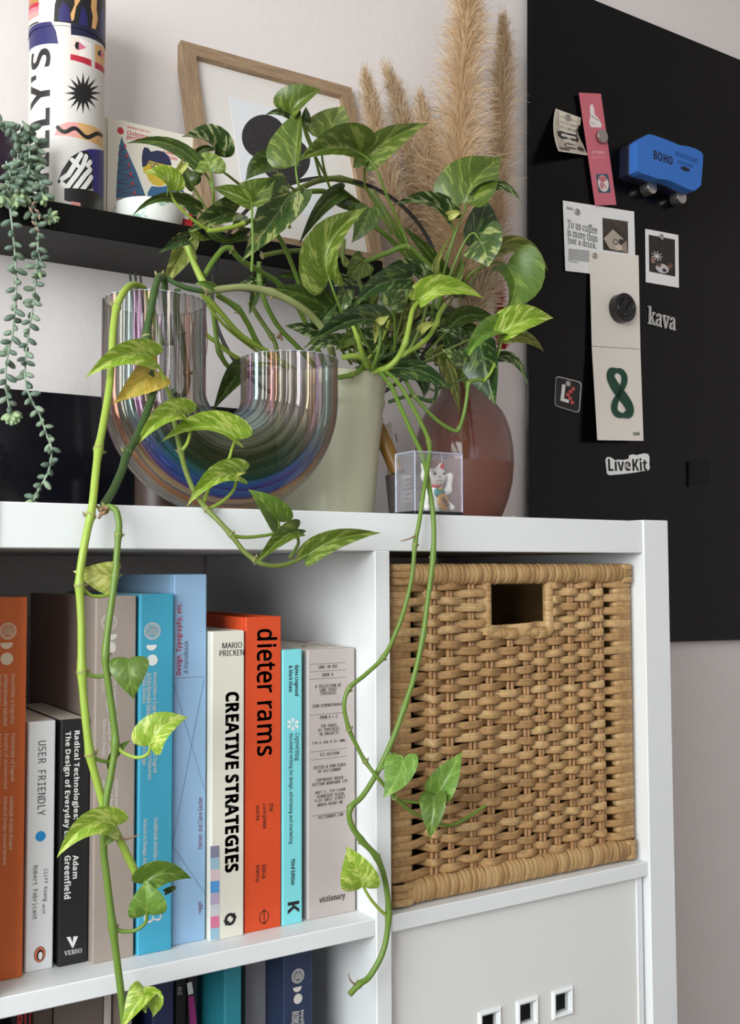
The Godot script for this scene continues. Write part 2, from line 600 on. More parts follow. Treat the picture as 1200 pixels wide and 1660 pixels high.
func room() -> void:
	var plaster := mat(rgb(227, 219, 217), 0.9)
	var nt := NoiseTexture2D.new()
	nt.width = 256; nt.height = 256; nt.seamless = true; nt.as_normal_map = true; nt.bump_strength = 1.2
	var fn := FastNoiseLite.new()
	fn.seed = 5; fn.frequency = 0.05
	nt.noise = fn
	plaster.normal_enabled = true
	plaster.normal_texture = nt
	plaster.normal_scale = 0.25
	plaster.uv1_triplanar = true
	plaster.uv1_scale = Vector3(4, 4, 4)
	M.wall = plaster
	var fl := -1.47
	var ce := 1.15
	struct("wall_back", box_mesh(Vector3(-2.12, fl - 0.1, WALL - 0.12), Vector3(2.62, ce + 0.1, WALL), 0.001), plaster)
	struct("wall_right", box_mesh(Vector3(2.5, fl - 0.1, WALL), Vector3(2.62, ce + 0.1, 3.32), 0.001), plaster)
	wall_with_hole("wall_left", Vector3(-2.12, fl - 0.1, WALL), Vector3(-2.0, ce + 0.1, 3.32), Vector3(-2.12, -0.35, 0.3), Vector3(-2.0, 1.05, 2.0), 0)
	wall_with_hole("wall_front", Vector3(-2.0, fl - 0.1, 3.2), Vector3(2.5, ce + 0.1, 3.32), Vector3(-1.5, -0.25, 3.2), Vector3(0.0, 1.05, 3.32), 2)
	window("window_1", Vector3(-2.09, -0.35, 0.3), Vector3(-2.03, 1.05, 2.0), 0)
	window("window_2", Vector3(-1.5, -0.25, 3.23), Vector3(0.0, 1.05, 3.29), 2)
	struct("ceiling", box_mesh(Vector3(-2.12, ce, WALL), Vector3(2.62, ce + 0.1, 3.32), 0.001), mat(rgb(235, 233, 230), 0.9))
	# a plank floor
	var f := Node3D.new()
	f.name = "floor"
	f.set_meta("kind", "structure")
	add_child(f)
	struct("floor_base", box_mesh(Vector3(-2.12, fl - 0.1, WALL), Vector3(2.62, fl - 0.015, 3.32), 0.001), mat(rgb(90, 70, 50), 0.8), f)
	var wood := [mat(rgb(122, 106, 92), 0.5), mat(rgb(112, 96, 82), 0.5), mat(rgb(130, 113, 98), 0.5)]
	var x := -2.0
	var k := 0
	while x < 2.49:
		var z0 := WALL
		var cut := WALL + 0.5 + 1.1 * rng.randf()
		while z0 < 3.19:
			var z1 := minf(cut, 3.2)
			part("plank", box_mesh(Vector3(x + 0.001, fl - 0.015, z0 + 0.001), Vector3(minf(x + 0.149, 2.5), fl, z1 - 0.001), 0.001), wood[(k * 7 + int(z0 * 10)) % 3], f)
			z0 = z1
			cut = z1 + 1.5
		x += 0.15
		k += 1
	struct("baseboard_back", box_mesh(Vector3(0.40, fl, WALL), Vector3(2.5, fl + 0.07, WALL + 0.014), 0.003), M.white)

# ---------------------------------------------------------------- the white cube shelf
func cabinet() -> void:
	var c := thing("cube_shelf", "white cube shelf unit holding the books and the woven basket, pothos and vases on top", "shelf", Vector3(0.0083, -1.47, -0.19))
	var back := -0.385
	var xr := DIV + CELL
	var bottom := -1.47
	part("top_board", box_mesh(Vector3(-CELL - 0.003, -TOP, back), Vector3(xr, -0.0012, -0.002), 0.0008), M.white, c)
	part("side_panel", box_mesh(Vector3(xr, bottom, back), Vector3(xr + SIDE, 0, 0), 0.0008), M.white, c)
	part("side_panel", box_mesh(Vector3(-CELL - 0.003 - SIDE, bottom, back), Vector3(-CELL - 0.003, 0, 0), 0.0008), M.white, c)
	part("divider", box_mesh(Vector3(0, bottom + TOP, back), Vector3(DIV, -TOP, -0.0005), 0.0008), M.white, c)
	part("bottom_board", box_mesh(Vector3(-CELL - 0.003, bottom, back), Vector3(xr, bottom + TOP, -0.002), 0.0008), M.white, c)
	var y := SHELF_Y
	for r in 3:
		part("shelf", box_mesh(Vector3(-CELL - 0.003, y - SHELF_T, back), Vector3(0, y, -0.0025), 0.0008), M.white, c)
		part("shelf", box_mesh(Vector3(DIV, y - SHELF_T, back), Vector3(xr, y, -0.0025), 0.0008), M.white, c)
		y -= CELL + SHELF_T
	# the door of the cell below the basket, with a row of framed square holes
	var top := SHELF_Y - SHELF_T - 0.001
	var d_lo := Vector3(DIV + 0.002, top - 0.331, -0.0165)
	var d_hi := Vector3(xr - 0.0035, top, -0.0105)
	var door_mat := mat(rgb(224, 223, 219), 0.5)
	var h := CSGBox3D.new()
	h.size = d_hi - d_lo
	h.name = "door"
	h.material = door_mat
	c.add_child(h, true)
	h.position = (d_hi + d_lo) * 0.5 - c.position
	var xs := [0.1369, 0.1848, 0.2318]
	var s := 0.0265
	for j in 3:
		for i in 3:
			var at := Vector3(xs[i], -0.4977 - 0.0475 * j, -0.019)
			var hole := CSGBox3D.new()
			hole.name = "hole"
			hole.size = Vector3(s - 0.0075, s - 0.0075, 0.05)
			hole.operation = CSGShape3D.OPERATION_SUBTRACTION
			h.add_child(hole, true)
			hole.position = at - (d_hi + d_lo) * 0.5
			var b := MB.new()
			var f := -0.0105
			for e in 4:                                  # four mitred, rounded bars round the hole
				var t := Basis(Vector3.BACK, e * PI / 2)
				var prof := [Vector2(0, -0.001), Vector2(0.0010, 0.002), Vector2(0.0028, 0.0031), Vector2(0.0046, 0.002), Vector2(0.0056, -0.001)]
				var rows := []
				for p in prof:
					var o: float = s * 0.5 - 0.0042 + p.x
					rows.append([Vector3(at.x, at.y, f) + t * Vector3(-o, o, p.y), Vector3(at.x, at.y, f) + t * Vector3(o, o, p.y)])
				for k in 4:
					b.face([rows[k][0], rows[k][1], rows[k + 1][1], rows[k + 1][0]], Vector3(0, 0, 1) + t * Vector3(0, -1 + 0.6 * k, 0))
			part("hole_frame", b.mesh(), M.white, h)
	part("edge_band", box_mesh(Vector3(d_hi.x - 0.0085, d_lo.y, d_hi.z), Vector3(d_hi.x, d_hi.y, d_hi.z + 0.0022), 0.0008), M.white, c)

func floating_shelf() -> void:
	var o := thing("wall_shelf", "long black floating shelf on the wall holding the tube, card and picture frame", "shelf", Vector3(-0.2, 0.303, WALL))
	var lo := Vector3(-0.75, 0.3035, WALL)
	var r := P(622, 440, -0.275).x
	part("board", box_mesh(lo, Vector3(r, 0.3345, -0.276), 0.001), mat(rgb(13, 12, 12), 0.45, 0.0, 0.3), o)

func board() -> void:
	var c := P(857, 0, -0.38)
	var bt := P(853, 835, -0.38)
	var o := thing("glass_board", "large black magnetic glass board on the wall with cards and magnets", "board", Vector3((c.x + bt.x) * 0.5 + 0.45, 0.34, -0.38))
	var g := mat(rgb(7, 7, 9), 0.2, 0.0, 0.33)
	var a := atan2(c.x - bt.x - 0.0, c.y - bt.y)
	o.rotation.z = -0.018
	var m := box_mesh(Vector3(-0.45, -0.515, -0.004), Vector3(0.45, 0.515, 0.0), 0.0012)
	var p := part("glass_panel", m, g, o)
	p.transform = Transform3D()
	var w := part("backing", box_mesh(Vector3(-0.44, -0.505, -0.0148), Vector3(0.44, 0.505, -0.004), 0.001), mat(rgb(60, 64, 66), 0.4), o)
	w.transform = Transform3D()

# ---------------------------------------------------------------- books
func book(label: String, x0: float, x1: float, z: float, top: float, depth: float, cover: Material, hard := false, y0 := SHELF_Y) -> Node3D:
	var o := thing("book", label, "book", Vector3((x0 + x1) * 0.5, y0, z - depth * 0.5), "books on the upper shelf" if y0 == SHELF_Y else "books on the lower shelf")
	var b := MB.new()
	var t := 0.0026 if hard else 0.0007
	var e := 0.003 if hard else 0.0002
	# spine with rounded corners, two boards behind it
	var sp := []
	var r := minf(0.0016, (x1 - x0) * 0.2)
	for k in 5: sp.append(Vector2(x0 + r - r * cos(k * PI / 8), z - r + r * sin(k * PI / 8)))
	for k in 5: sp.append(Vector2(x1 - r + r * sin(k * PI / 8), z - r + r * cos(k * PI / 8)))
	var rows := []
	for yy in [y0 + 0.0002, y0 + 0.0012, top - 0.0012, top]:
		var row := PackedVector3Array()
		var ins := 0.0006 if (yy == top or yy < y0 + 0.0005) else 0.0
		for q in sp: row.append(Vector3(clampf(q.x, x0 + ins, x1 - ins), yy, q.y - ins))
		rows.append(row)
	grid(b, rows, false, Vector3(-1, 0, 0.2))
	var cap := []
	for q in sp: cap.append(Vector3(clampf(q.x, x0 + 0.0006, x1 - 0.0006), top, q.y - 0.0006))
	cap.append(Vector3(x1 - 0.0006, top, z - 0.006)); cap.append(Vector3(x0 + 0.0006, top, z - 0.006))
	b.face(cap, Vector3.UP)
	var groove := 0.006 if hard else 0.001
	box(b, Vector3(x0, y0 + 0.0002, z - depth), Vector3(x0 + t, top, z - r - (groove if hard else 0.0)), 0.0004)
	box(b, Vector3(x1 - t, y0 + 0.0002, z - depth), Vector3(x1, top, z - r - (groove if hard else 0.0)), 0.0004)
	if hard:
		box(b, Vector3(x0 + 0.0012, y0 + 0.0002, z - 0.009), Vector3(x1 - 0.0012, top, z - r - 0.0004), 0.0004)
	else:
		box(b, Vector3(x0 + 0.0003, y0 + 0.0002, z - 0.004), Vector3(x1 - 0.0003, top, z - r), 0.0003)
	part("cover", b.mesh(), cover, o)
	part("pages", box_mesh(Vector3(x0 + t, y0 + e, z - depth + e), Vector3(x1 - t, top - maxf(e, 0.0006), z - 0.0045), 0.0003), M.pages, o)
	return o

func emblem(o: Node, px: float, py: float, r: float, z: float, m: Material) -> void:   # the seal of the yearbooks: rings round a gridded building
	var c := P(px, py, z)
	var k := px_size(c)
	var b := MB.new()
	c.z = z + 0.00025
	disc(b, c, Vector3.RIGHT, Vector3.UP, r * k, r * k * 0.9)
	disc(b, c, Vector3.RIGHT, Vector3.UP, r * k * 0.72, r * k * 0.66)
	for j in 22:
		var a := TAU * j / 22
		var d := Vector3(cos(a), sin(a), 0) * r * k
		var s := Vector3(-d.y, d.x, 0) * 0.07
		b.face([c + d * 0.76 - s, c + d * 0.76 + s, c + d * 0.85 + s, c + d * 0.85 - s], Vector3.BACK)
	for j in 5:
		var y := r * k * (-0.42 + 0.17 * j)
		b.face([c + Vector3(-0.5 * r * k, y, 0), c + Vector3(0.5 * r * k, y, 0), c + Vector3(0.5 * r * k, y + 0.07 * r * k, 0), c + Vector3(-0.5 * r * k, y + 0.07 * r * k, 0)], Vector3.BACK)
		var x := r * k * (-0.5 + 0.24 * j)
		b.face([c + Vector3(x, -0.45 * r * k, 0), c + Vector3(x + 0.06 * r * k, -0.45 * r * k, 0), c + Vector3(x + 0.06 * r * k, 0.3 * r * k, 0), c + Vector3(x, 0.3 * r * k, 0)], Vector3.BACK)
	b.face([c + Vector3(-0.3, 0.3, 0) * r * k, c + Vector3(0.0, 0.58, 0) * r * k, c + Vector3(0.35, 0.36, 0) * r * k, c + Vector3(0.02, 0.44, 0) * r * k], Vector3.BACK)
	part("seal", b.mesh(), m, o)

func half_and_circle(o: Node, hx: float, hy: float, w: float, cx: float, cy: float, r: float, z: float, m: Material) -> void:
	var b := MB.new()
	var c := P(hx, hy, z)
	var k := px_size(c)
	c.z = z + 0.00025
	var q := [c + Vector3(-w * 0.5, w * 0.25, 0) * k]
	for j in 15:
		var a := -PI * j / 14.0
		q.append(c + Vector3(cos(a) * w * 0.5, w * 0.25 + sin(a) * w * 0.5, 0) * k)
	b.face(q, Vector3.BACK)
	var e := P(cx, cy, z)
	e.z = z + 0.00025
	disc(b, e, Vector3.RIGHT, Vector3.UP, r * k, 0.0)
	part("logo", b.mesh(), m, o)

func flat_poly(o: Node, called: String, pts: Array, z: float, m: Material, lift := 0.00025) -> void:
	var q := []
	for p in pts:
		var w := P(p[0], p[1], z)
		w.z = z + lift
		q.append(w)
	var b := MB.new()
	var f := PackedVector2Array()
	for w in q: f.append(Vector2(w.x, w.y))
	var t := Geometry2D.triangulate_polygon(f)
	for k in range(0, t.size(), 3): b.face([q[t[k]], q[t[k + 1]], q[t[k + 2]]], Vector3.BACK)
	part(called, b.mesh(), m, o)

func flat_line(o: Node, called: String, pts: Array, w: float, z: float, m: Material, lift := 0.00025) -> void:
	var b := MB.new()
	for k in pts.size() - 1:
		var p := P(pts[k][0], pts[k][1], z)
		var q := P(pts[k + 1][0], pts[k + 1][1], z)
		p.z = z + lift; q.z = z + lift
		var n := (q - p).normalized().cross(Vector3.BACK) * w * 0.5
		b.face([p + n, q + n, q - n, p - n], Vector3.BACK)
	part(called, b.mesh(), m, o)

func flat_oval(o: Node, called: String, px: float, py: float, rx: float, ry: float, z: float, m: Material, lift := 0.00025, hole := 0.0) -> void:
	var c := P(px, py, z)
	var k := px_size(c)
	c.z = z + lift
	var b := MB.new()
	for j in 28:
		var a := TAU * j / 28
		var e := TAU * (j + 1) / 28
		var d := Vector3(cos(a) * rx, sin(a) * ry, 0) * k
		var f := Vector3(cos(e) * rx, sin(e) * ry, 0) * k
		if hole > 0.0: b.face([c + d * hole, c + d, c + f, c + f * hole], Vector3.BACK)
		else: b.face([c, c + d, c + f], Vector3.BACK)
	part(called, b.mesh(), m, o)

func books() -> void:
	var linen := NoiseTexture2D.new()
	linen.width = 128; linen.height = 128; linen.seamless = true; linen.as_normal_map = true; linen.bump_strength = 2.0
	var fn := FastNoiseLite.new()
	fn.seed = 11; fn.frequency = 0.3
	linen.noise = fn
	var cloth := func(c: Color, rough: float) -> StandardMaterial3D:
		var m := mat(c, rough)
		m.normal_enabled = true
		m.normal_texture = linen
		m.normal_scale = 0.25
		m.uv1_triplanar = true
		m.uv1_scale = Vector3(40, 40, 40)
		return m
	var cream_ink := mat(rgb(228, 205, 178), 0.6)
	var z := -0.036
	# 1 orange yearbook
	var o := book("tall orange yearbook with a white seal, leftmost book, cut by the picture edge", -0.333, -0.3062, z, P(20, 968, z).y, 0.2, cloth.call(rgb(205, 98, 38), 0.6))
	emblem(o, 13, 1023, 13.5, z, cream_ink)
	half_and_circle(o, 10.5, 1047, 20, 11, 1068, 10, z, cream_ink)
	for t in [["Sveučilište u Zagrebu", 16.5, 1092, 24, 1173], ["University of Zagreb", 16.5, 1189, 24, 1267], ["Godišnjak Studija dizajna", 14, 1291, 21.5, 1377], ["Arhitektonski fakultet", 6, 1092, 13, 1177], ["Faculty of Architecture", 5.5, 1189, 12.5, 1279], ["School of Design Annual Review", 4, 1292, 11, 1403], ["Studij dizajna", -4, 1093, 2.5, 1143], ["School of Design", -5, 1190, 2, 1244]]:
		label_down(o, t[0], "serif", t[1], t[2], t[3], t[4], z, cream_ink)
	# 2 white paperback
	z = -0.0425
	o = book("short white paperback with a blue dot and an orange bird emblem on its spine", -0.3029, -0.2806, z, P(60, 1170, z).y, 0.135, mat(rgb(226, 226, 226), 0.5))
	label_down(o, "USER FRIENDLY", "mono", 61.5, 1201, 74, 1322, z, M.paper_ink)
	flat_oval(o, "dot", 65.7, 1355.6, 8.3, 8.3, z, mat(rgb(30, 140, 205), 0.5))
	label_down(o, "Cliff Kuang", "mono", 69.5, 1408.5, 77.5, 1461, z, M.paper_ink)
	label_down(o, "with", "mono", 69, 1466, 73.5, 1481, z, M.paper_ink)
	label_down(o, "Robert Fabricant", "mono", 53.5, 1403, 61, 1490, z, M.paper_ink)
	flat_oval(o, "emblem", 64.3, 1547, 9.2, 12.6, z, M.ink)
	flat_oval(o, "emblem", 64.3, 1547, 8.2, 11.6, z, mat(rgb(222, 112, 72), 0.5), 0.0004)
	flat_poly(o, "bird", [[64, 1538], [67.5, 1539.5], [69.5, 1541.5], [67.8, 1542], [70.2, 1549], [69, 1554], [66.5, 1556.5], [60.5, 1556], [58.6, 1550], [60.5, 1543]], z, M.ink, 0.0005)
	flat_oval(o, "bird_belly", 65.2, 1549, 3.4, 6.2, z, M.white_ink, 0.0006)
	# 3 black paperback
	z = -0.0405
	o = book("short black paperback with bold white lettering beside the white paperback", -0.2772, -0.2532, z, P(118, 1167, z).y, 0.135, mat(rgb(30, 30, 31), 0.45))
	label_down(o, "Radical Technologies:", "bold", 117.3, 1184.5, 129, 1328, z, M.white_ink)
	label_down(o, "The Design of Everyday Life", "bold", 102.5, 1186, 114.5, 1371, z, M.white_ink)
	label_down(o, "Adam", "bold", 118, 1386, 127.5, 1424, z, M.white_ink)
	label_down(o, "Greenfield", "bold", 104.3, 1387, 115, 1457, z, M.white_ink)
	flat_poly(o, "logo", [[107.6, 1519], [114, 1518.5], [117.8, 1529], [117.5, 1537.5]], z, M.white_ink)
	flat_poly(o, "logo", [[119, 1518], [126.5, 1517.5], [118.5, 1537], [117.6, 1529]], z, M.white_ink)
	label_flat(o, "VERSO", "serif", 104, 1539.5, 132.5, 1546.5, z, M.white_ink)
	# 4 taupe yearbook
	z = -0.032
	o = book("tall taupe grey yearbook with pale seal left of the turquoise yearbook", -0.2522, -0.2172, z, P(180, 966, z).y, 0.2, cloth.call(rgb(160, 146, 136), 0.65))
	emblem(o, 177, 1009, 13.5, z, M.pale_ink)
	half_and_circle(o, 181, 1033, 19, 179, 1050, 9.5, z, M.pale_ink)
	for t in [["Sveučilište u Zagrebu", 183, 1075, 190.5, 1150], ["University of Zagreb", 184, 1165, 191.5, 1238], ["Godišnjak Studija dizajna", 185, 1263, 192.5, 1339], ["Arhitektonski fakultet", 173.5, 1075, 181, 1154], ["Faculty of Architecture", 174, 1166, 181.5, 1248], ["School of Design Annual Review", 176, 1264, 183.5, 1362], ["Studij dizajna", 164, 1075, 171.5, 1124], ["School of Design", 165, 1166, 172.5, 1227], ["2015", 166.5, 1265, 174, 1283]]:
		label_down(o, t[0], "serif", t[1], t[2], t[3], t[4], z, M.pale_ink)
	# 5 turquoise yearbook
	z = -0.030
	o = book("tall turquoise yearbook with a white seal beside the light blue handbook", -0.2150, -0.1848, z, P(245, 963, z).y, 0.2, cloth.call(rgb(62, 160, 190), 0.6))
	emblem(o, 247, 1023, 14, z, M.pale_ink)
	half_and_circle(o, 245.6, 1050, 18, 247, 1070, 9, z, mat(rgb(225, 228, 225), 0.6))
	for t in [["Sveučilište u Zagrebu", 247, 1090, 254.5, 1167], ["University of Zagreb", 247.5, 1179, 255, 1253], ["Godišnjak Studija dizajna", 248, 1326, 256, 1420], ["Arhitektonski fakultet", 238.5, 1090, 246, 1170], ["Faculty of Architecture", 239, 1181, 246.5, 1264], ["School of Design Annual Review", 231, 1328, 238.5, 1446], ["Studij dizajna", 230, 1092, 237.5, 1140], ["School of Design", 230, 1182, 237.5, 1241], ["23", 233, 1462, 262, 1495]]:
		label_down(o, t[0], "serif", t[1], t[2], t[3], t[4], z, M.pale_ink)
	# 6 light blue handbook
	z = -0.0365
	o = book("tallest book, light blue hardcover handbook crossed by thin lines with a red title", -0.1823, -0.1516, z, P(305, 931, z).y, 0.2, cloth.call(rgb(148, 184, 218), 0.65), true)
	label_up(o, "Design, Typography, etc.", "bold", 285.5, 978, 296, 1094, z, M.red_ink)
	label_up(o, "A Handbook", "sans", 297.5, 1039, 305, 1092, z, mat(rgb(96, 84, 104), 0.6))
	var line := mat(rgb(84, 104, 130), 0.7)
	flat_line(o, "line", [[279.5, 1099.5], [331, 1097]], 0.0003, z, line)
	flat_line(o, "line", [[279.5, 1101], [331.3, 1280]], 0.0003, z, line)
	flat_line(o, "line", [[331, 1100], [279.5, 1371], [333, 1450]], 0.0003, z, line)
	label_up(o, "Damien  and Claire Gautier", "sans", 320.5, 1292, 328, 1376, z, mat(rgb(120, 70, 96), 0.6))
	label_up(o, "niggli", "sans", 320.5, 1462, 328, 1481, z, mat(rgb(120, 70, 96), 0.6))
	# 7 cream paperback
	z = -0.029
	o = book("cream paperback with heavy black title and pastel colour bars low on its spine", -0.1503, -0.1188, z, P(368, 1023, z).y, 0.16, mat(rgb(226, 222, 208), 0.45))
	label_flat(o, "MARIO", "sans", 360.5, 1041.5, 392, 1050.5, z, M.ink)
	label_flat(o, "PRICKEN", "sans", 356, 1053.5, 395.5, 1063, z, M.ink)
	label_down(o, "CREATIVE STRATEGIES", "bold", 365.5, 1122, 386.5, 1413, z, M.ink, 0.00025)
	var bars := [rgb(132, 134, 154), rgb(158, 192, 208), rgb(222, 200, 204), rgb(84, 156, 216), rgb(186, 170, 196), rgb(206, 206, 212), rgb(218, 120, 152), rgb(154, 188, 208)]
	for k in 8:
		var y := 1372.0 + 19.0 * k
		flat_poly(o, "colour_bar", [[341, y], [355.5, y - 1.6], [355.5, y + 17.4], [341, y + 19.0]], z, mat(bars[k], 0.5))
	flat_oval(o, "logo", 373, 1490, 10, 10, z, M.ink, 0.00025, 0.52)
	flat_poly(o, "logo", [[380, 1479], [384, 1488], [374, 1487]], z, M.ink, 0.0003)
	flat_poly(o, "logo", [[366, 1501], [362, 1492], [372, 1493]], z, M.ink, 0.0003)
	# 8 orange monograph
	z = -0.0313
	o = book("orange red hardcover with large black lower-case title beside the cream paperback", -0.1169, -0.0810, z, P(428, 1000, z).y, 0.2, cloth.call(rgb(214, 74, 28), 0.6), true)
	label_down(o, "dieter rams", "sans", 416.5, 1020, 449, 1224, z, M.ink, 0.00026)
	for t in [["the", 436.5, 1302, 444, 1315], ["complete", 424.5, 1303, 432.5, 1343], ["works", 415, 1305, 421.5, 1330], ["klaus", 425, 1402, 432, 1424], ["klemp", 413.5, 1403, 421.5, 1430]]:
		label_down(o, t[0], "sans", t[1], t[2], t[3], t[4], z, M.ink)
	flat_oval(o, "logo", 428, 1486.5, 8.6, 10.5, z, M.ink, 0.00025, 0.86)
	flat_line(o, "logo", [[428, 1472], [428, 1499]], 0.0007, z, M.ink)
	# 9 aqua paperback
	z = -0.0311
	o = book("slim aqua paperback with a white asterisk beside the orange red hardcover", -0.0802, -0.0596, z, P(475, 1053, z).y, 0.18, mat(rgb(128, 216, 222), 0.45))
	label_down(o, "Gyles Lingwood", "bold", 476.5, 1078, 484.5, 1128, z, M.ink)
	label_down(o, "& Mark Shaw", "bold", 468.5, 1079, 474.5, 1122, z, M.ink)
	for k in 6:
		var a := TAU * k / 6.0 + PI / 2
		var d := Vector2(cos(a), -sin(a))
		var n := d.orthogonal()
		var q := []
		for e in [[2.0, 0.0], [5.5, 1.8], [8.5, 2.6], [10, 1.2], [10, -1.2], [8.5, -2.6], [5.5, -1.8]]:
			q.append([475 + d.x * e[0] + n.x * e[1], 1174 + d.y * e[0] + n.y * e[1]])
		flat_poly(o, "asterisk", q, z, M.white_ink)
	label_down(o, "Copywriting", "serif", 477, 1188, 485.5, 1233, z, M.ink)
	label_down(o, "Successful writing for design, advertising and marketing", "serif", 468, 1189, 475, 1368, z, M.ink)
	label_down(o, "Third Edition", "bold", 472, 1392, 478.5, 1434, z, M.ink)
	label_down(o, "K", "bold", 466.5, 1461.5, 485, 1480.5, z, M.ink)
	# 10 taupe type book
	z = -0.032
	o = book("thick warm grey book with small typewriter text, last on the right of the upper row", -0.0536, -0.0025, z, P(532, 1052, z).y, 0.17, mat(rgb(188, 176, 172), 0.55))
	for t in [["SANS IN USE", 516, 1080.7, 546.7], ["BOOK A", 523, 1093.5, 540], ["A COLLECTION OF", 511, 1111.6, 553], ["SANS SERIF", 518, 1117.8, 546], ["TYPEFACES", 519.5, 1123.8, 545], ["ISBN 9789887684442", 506.5, 1143, 556], ["FROM A > Z", 519, 1162, 547], ["576 PAGES", 520.5, 1176, 546], ["93 TYPEFACES", 516, 1182.4, 550], ["38 PROJECTS", 518, 1188.8, 549], ["170 X 240 X 55 (MM)", 506.5, 1202.8, 560], ["1ST EDITION", 518.5, 1222, 549.5], ["EDITED & PUBLISHED", 508.5, 1242, 560], ["BY VICTIONARY", 516, 1248.6, 553], ["COPYRIGHT ©2024", 513, 1262.4, 556.5], ["VICTION WORKSHOP LTD", 506, 1269, 563], ["UNIT C, 7TH FLOOR", 511, 1282.6, 560], ["SEABRIGHT PLAZA", 513.5, 1288.8, 557.5], ["9-23 SHELL STREET", 510.5, 1295.2, 559.5], ["NORTH POINT HK", 515, 1302.6, 555.5], ["VICTIONARY.COM", 515.5, 1322.6, 556]]:
		label_flat(o, t[0], "mono", t[1], t[2] - 2.5, t[3], t[2] + 2.5, z, M.paper_ink)
	for t in [[1075.5, 502, 560], [1087.4, 502, 560], [1099.5, 502, 560], [1157, 503, 561], [1216, 504, 562], [1228.8, 504, 562], [1319, 505, 560]]:
		label_flat(o, "-----------------------------", "mono", t[1], t[0] - 0.35, t[2], t[0] + 0.35, z, M.paper_ink)
	label_flat(o, "victionary", "bold", 517.7, 1450, 559.5, 1463, z, M.paper_ink)
	var rib := MB.new()
	tube(rib, catmull([Vector3(-0.036, P(532, 1052, z).y - 0.002, -0.075), Vector3(-0.034, P(532, 1052, z).y + 0.0025, -0.07), Vector3(-0.022, P(532, 1052, z).y + 0.003, -0.066), Vector3(-0.012, P(532, 1052, z).y - 0.002, -0.06)], 5), 0.0022, 6, true, 0.3)
	part("ribbon_marker", rib.mesh(), mat(rgb(176, 160, 158), 0.6), o)

func lower_books() -> void:
	var y0 := SHELF_Y - SHELF_T - CELL
	var top := y0 + 0.315
	var bk := func(label: String, l: float, r: float, z: float, c: Color, lean := 0.0, hgt := 0.332) -> Node3D:
		return book(label, P(l, 1635, z).x, P(r, 1635, z).x, z, y0 + hgt, 0.19, mat(c, 0.5), false, y0)
	var o: Node3D = bk.call("black book with red and white lettering, leftmost in the lower row", 18, 52, -0.07, rgb(28, 24, 24))
	label_flat(o, "RU", "bold", 28, 1643, 50, 1668, -0.07, mat(rgb(205, 60, 60), 0.5))
	bk.call("brown grey book in the lower row beside the black book with red lettering", 54, 86, -0.066, rgb(92, 78, 70))
	bk.call("thick dark taupe book in the lower row below the black paperback", 88, 168, -0.064, rgb(104, 92, 84))
	bk.call("thin pale grey book in the lower row beside the hanging vine", 170, 181, -0.062, rgb(176, 168, 160))
	bk.call("slim taupe book in the lower row just behind the lowest vine leaf", 182, 215, -0.066, rgb(128, 114, 106))
	bk.call("dark navy book in the lower row right of the lowest vine leaf", 247, 282, -0.062, rgb(24, 32, 66))
	o = bk.call("black paperback in the lower row between navy book and magenta striped magazine", 284, 303, -0.09, rgb(22, 22, 26))
	label_down(o, "OZ", "bold", 288, 1600, 294, 1613, -0.09, M.pale_ink)
	o = bk.call("thin black magazine with a magenta stripe and white tag in the lower row", 304, 321, -0.088, rgb(26, 24, 30))
	flat_poly(o, "stripe", [[305, 1616], [314, 1613], [320, 1668], [309, 1672]], -0.088, mat(rgb(158, 44, 118), 0.5))
	flat_poly(o, "tag", [[302.5, 1594], [310.5, 1591], [313.5, 1610], [305, 1613]], -0.088, M.white_ink, 0.0004)
	label_down(o, "AGE", "bold", 305, 1595, 311, 1611, -0.088, M.ink)
	o = bk.call("teal hardcover book in the lower row beside the grey book", 364, 392, -0.05, rgb(36, 124, 138))
	o = bk.call("mid grey book in the lower row between the teal and the dark blue book", 398, 432, -0.075, rgb(126, 126, 130))
	o = bk.call("dark blue yearbook with a pale seal, rightmost in the lower row", 460, 507, -0.04, rgb(36, 50, 78))
	emblem(o, 483, 1582, 11.5, -0.04, M.pale_ink)
	half_and_circle(o, 482, 1604, 16, 483, 1619, 8, -0.04, M.pale_ink)
	label_down(o, "Sveučilište u Zagrebu", "serif", 486, 1637, 493, 1710, -0.04, M.pale_ink)
	label_down(o, "Arhitektonski fakultet", "serif", 479, 1638, 486, 1712, -0.04, M.pale_ink)
	label_down(o, "Studij dizajna", "serif", 472, 1640, 479, 1686, -0.04, M.pale_ink)

# ---------------------------------------------------------------- the woven basket
func rattan(c: Color, seed_: int) -> StandardMaterial3D:
	var im := Image.create(64, 64, false, Image.FORMAT_RGB8)
	var n := FastNoiseLite.new()
	n.seed = seed_; n.frequency = 1.0; n.fractal_octaves = 3
	for y in 64:
		for x in 64:
			var g := n.get_noise_2d(x * 0.16, y * 0.010 + 3.0) * 0.34 + n.get_noise_2d(x * 0.03, y * 0.05) * 0.3
			im.set_pixel(x, y, c.darkened(clampf(0.05 - g * 0.55, 0, 0.5)) if g < 0.2 else c.lightened(clampf(g - 0.2, 0, 0.3)))
	return tex(mat(Color.WHITE, 0.55), im)

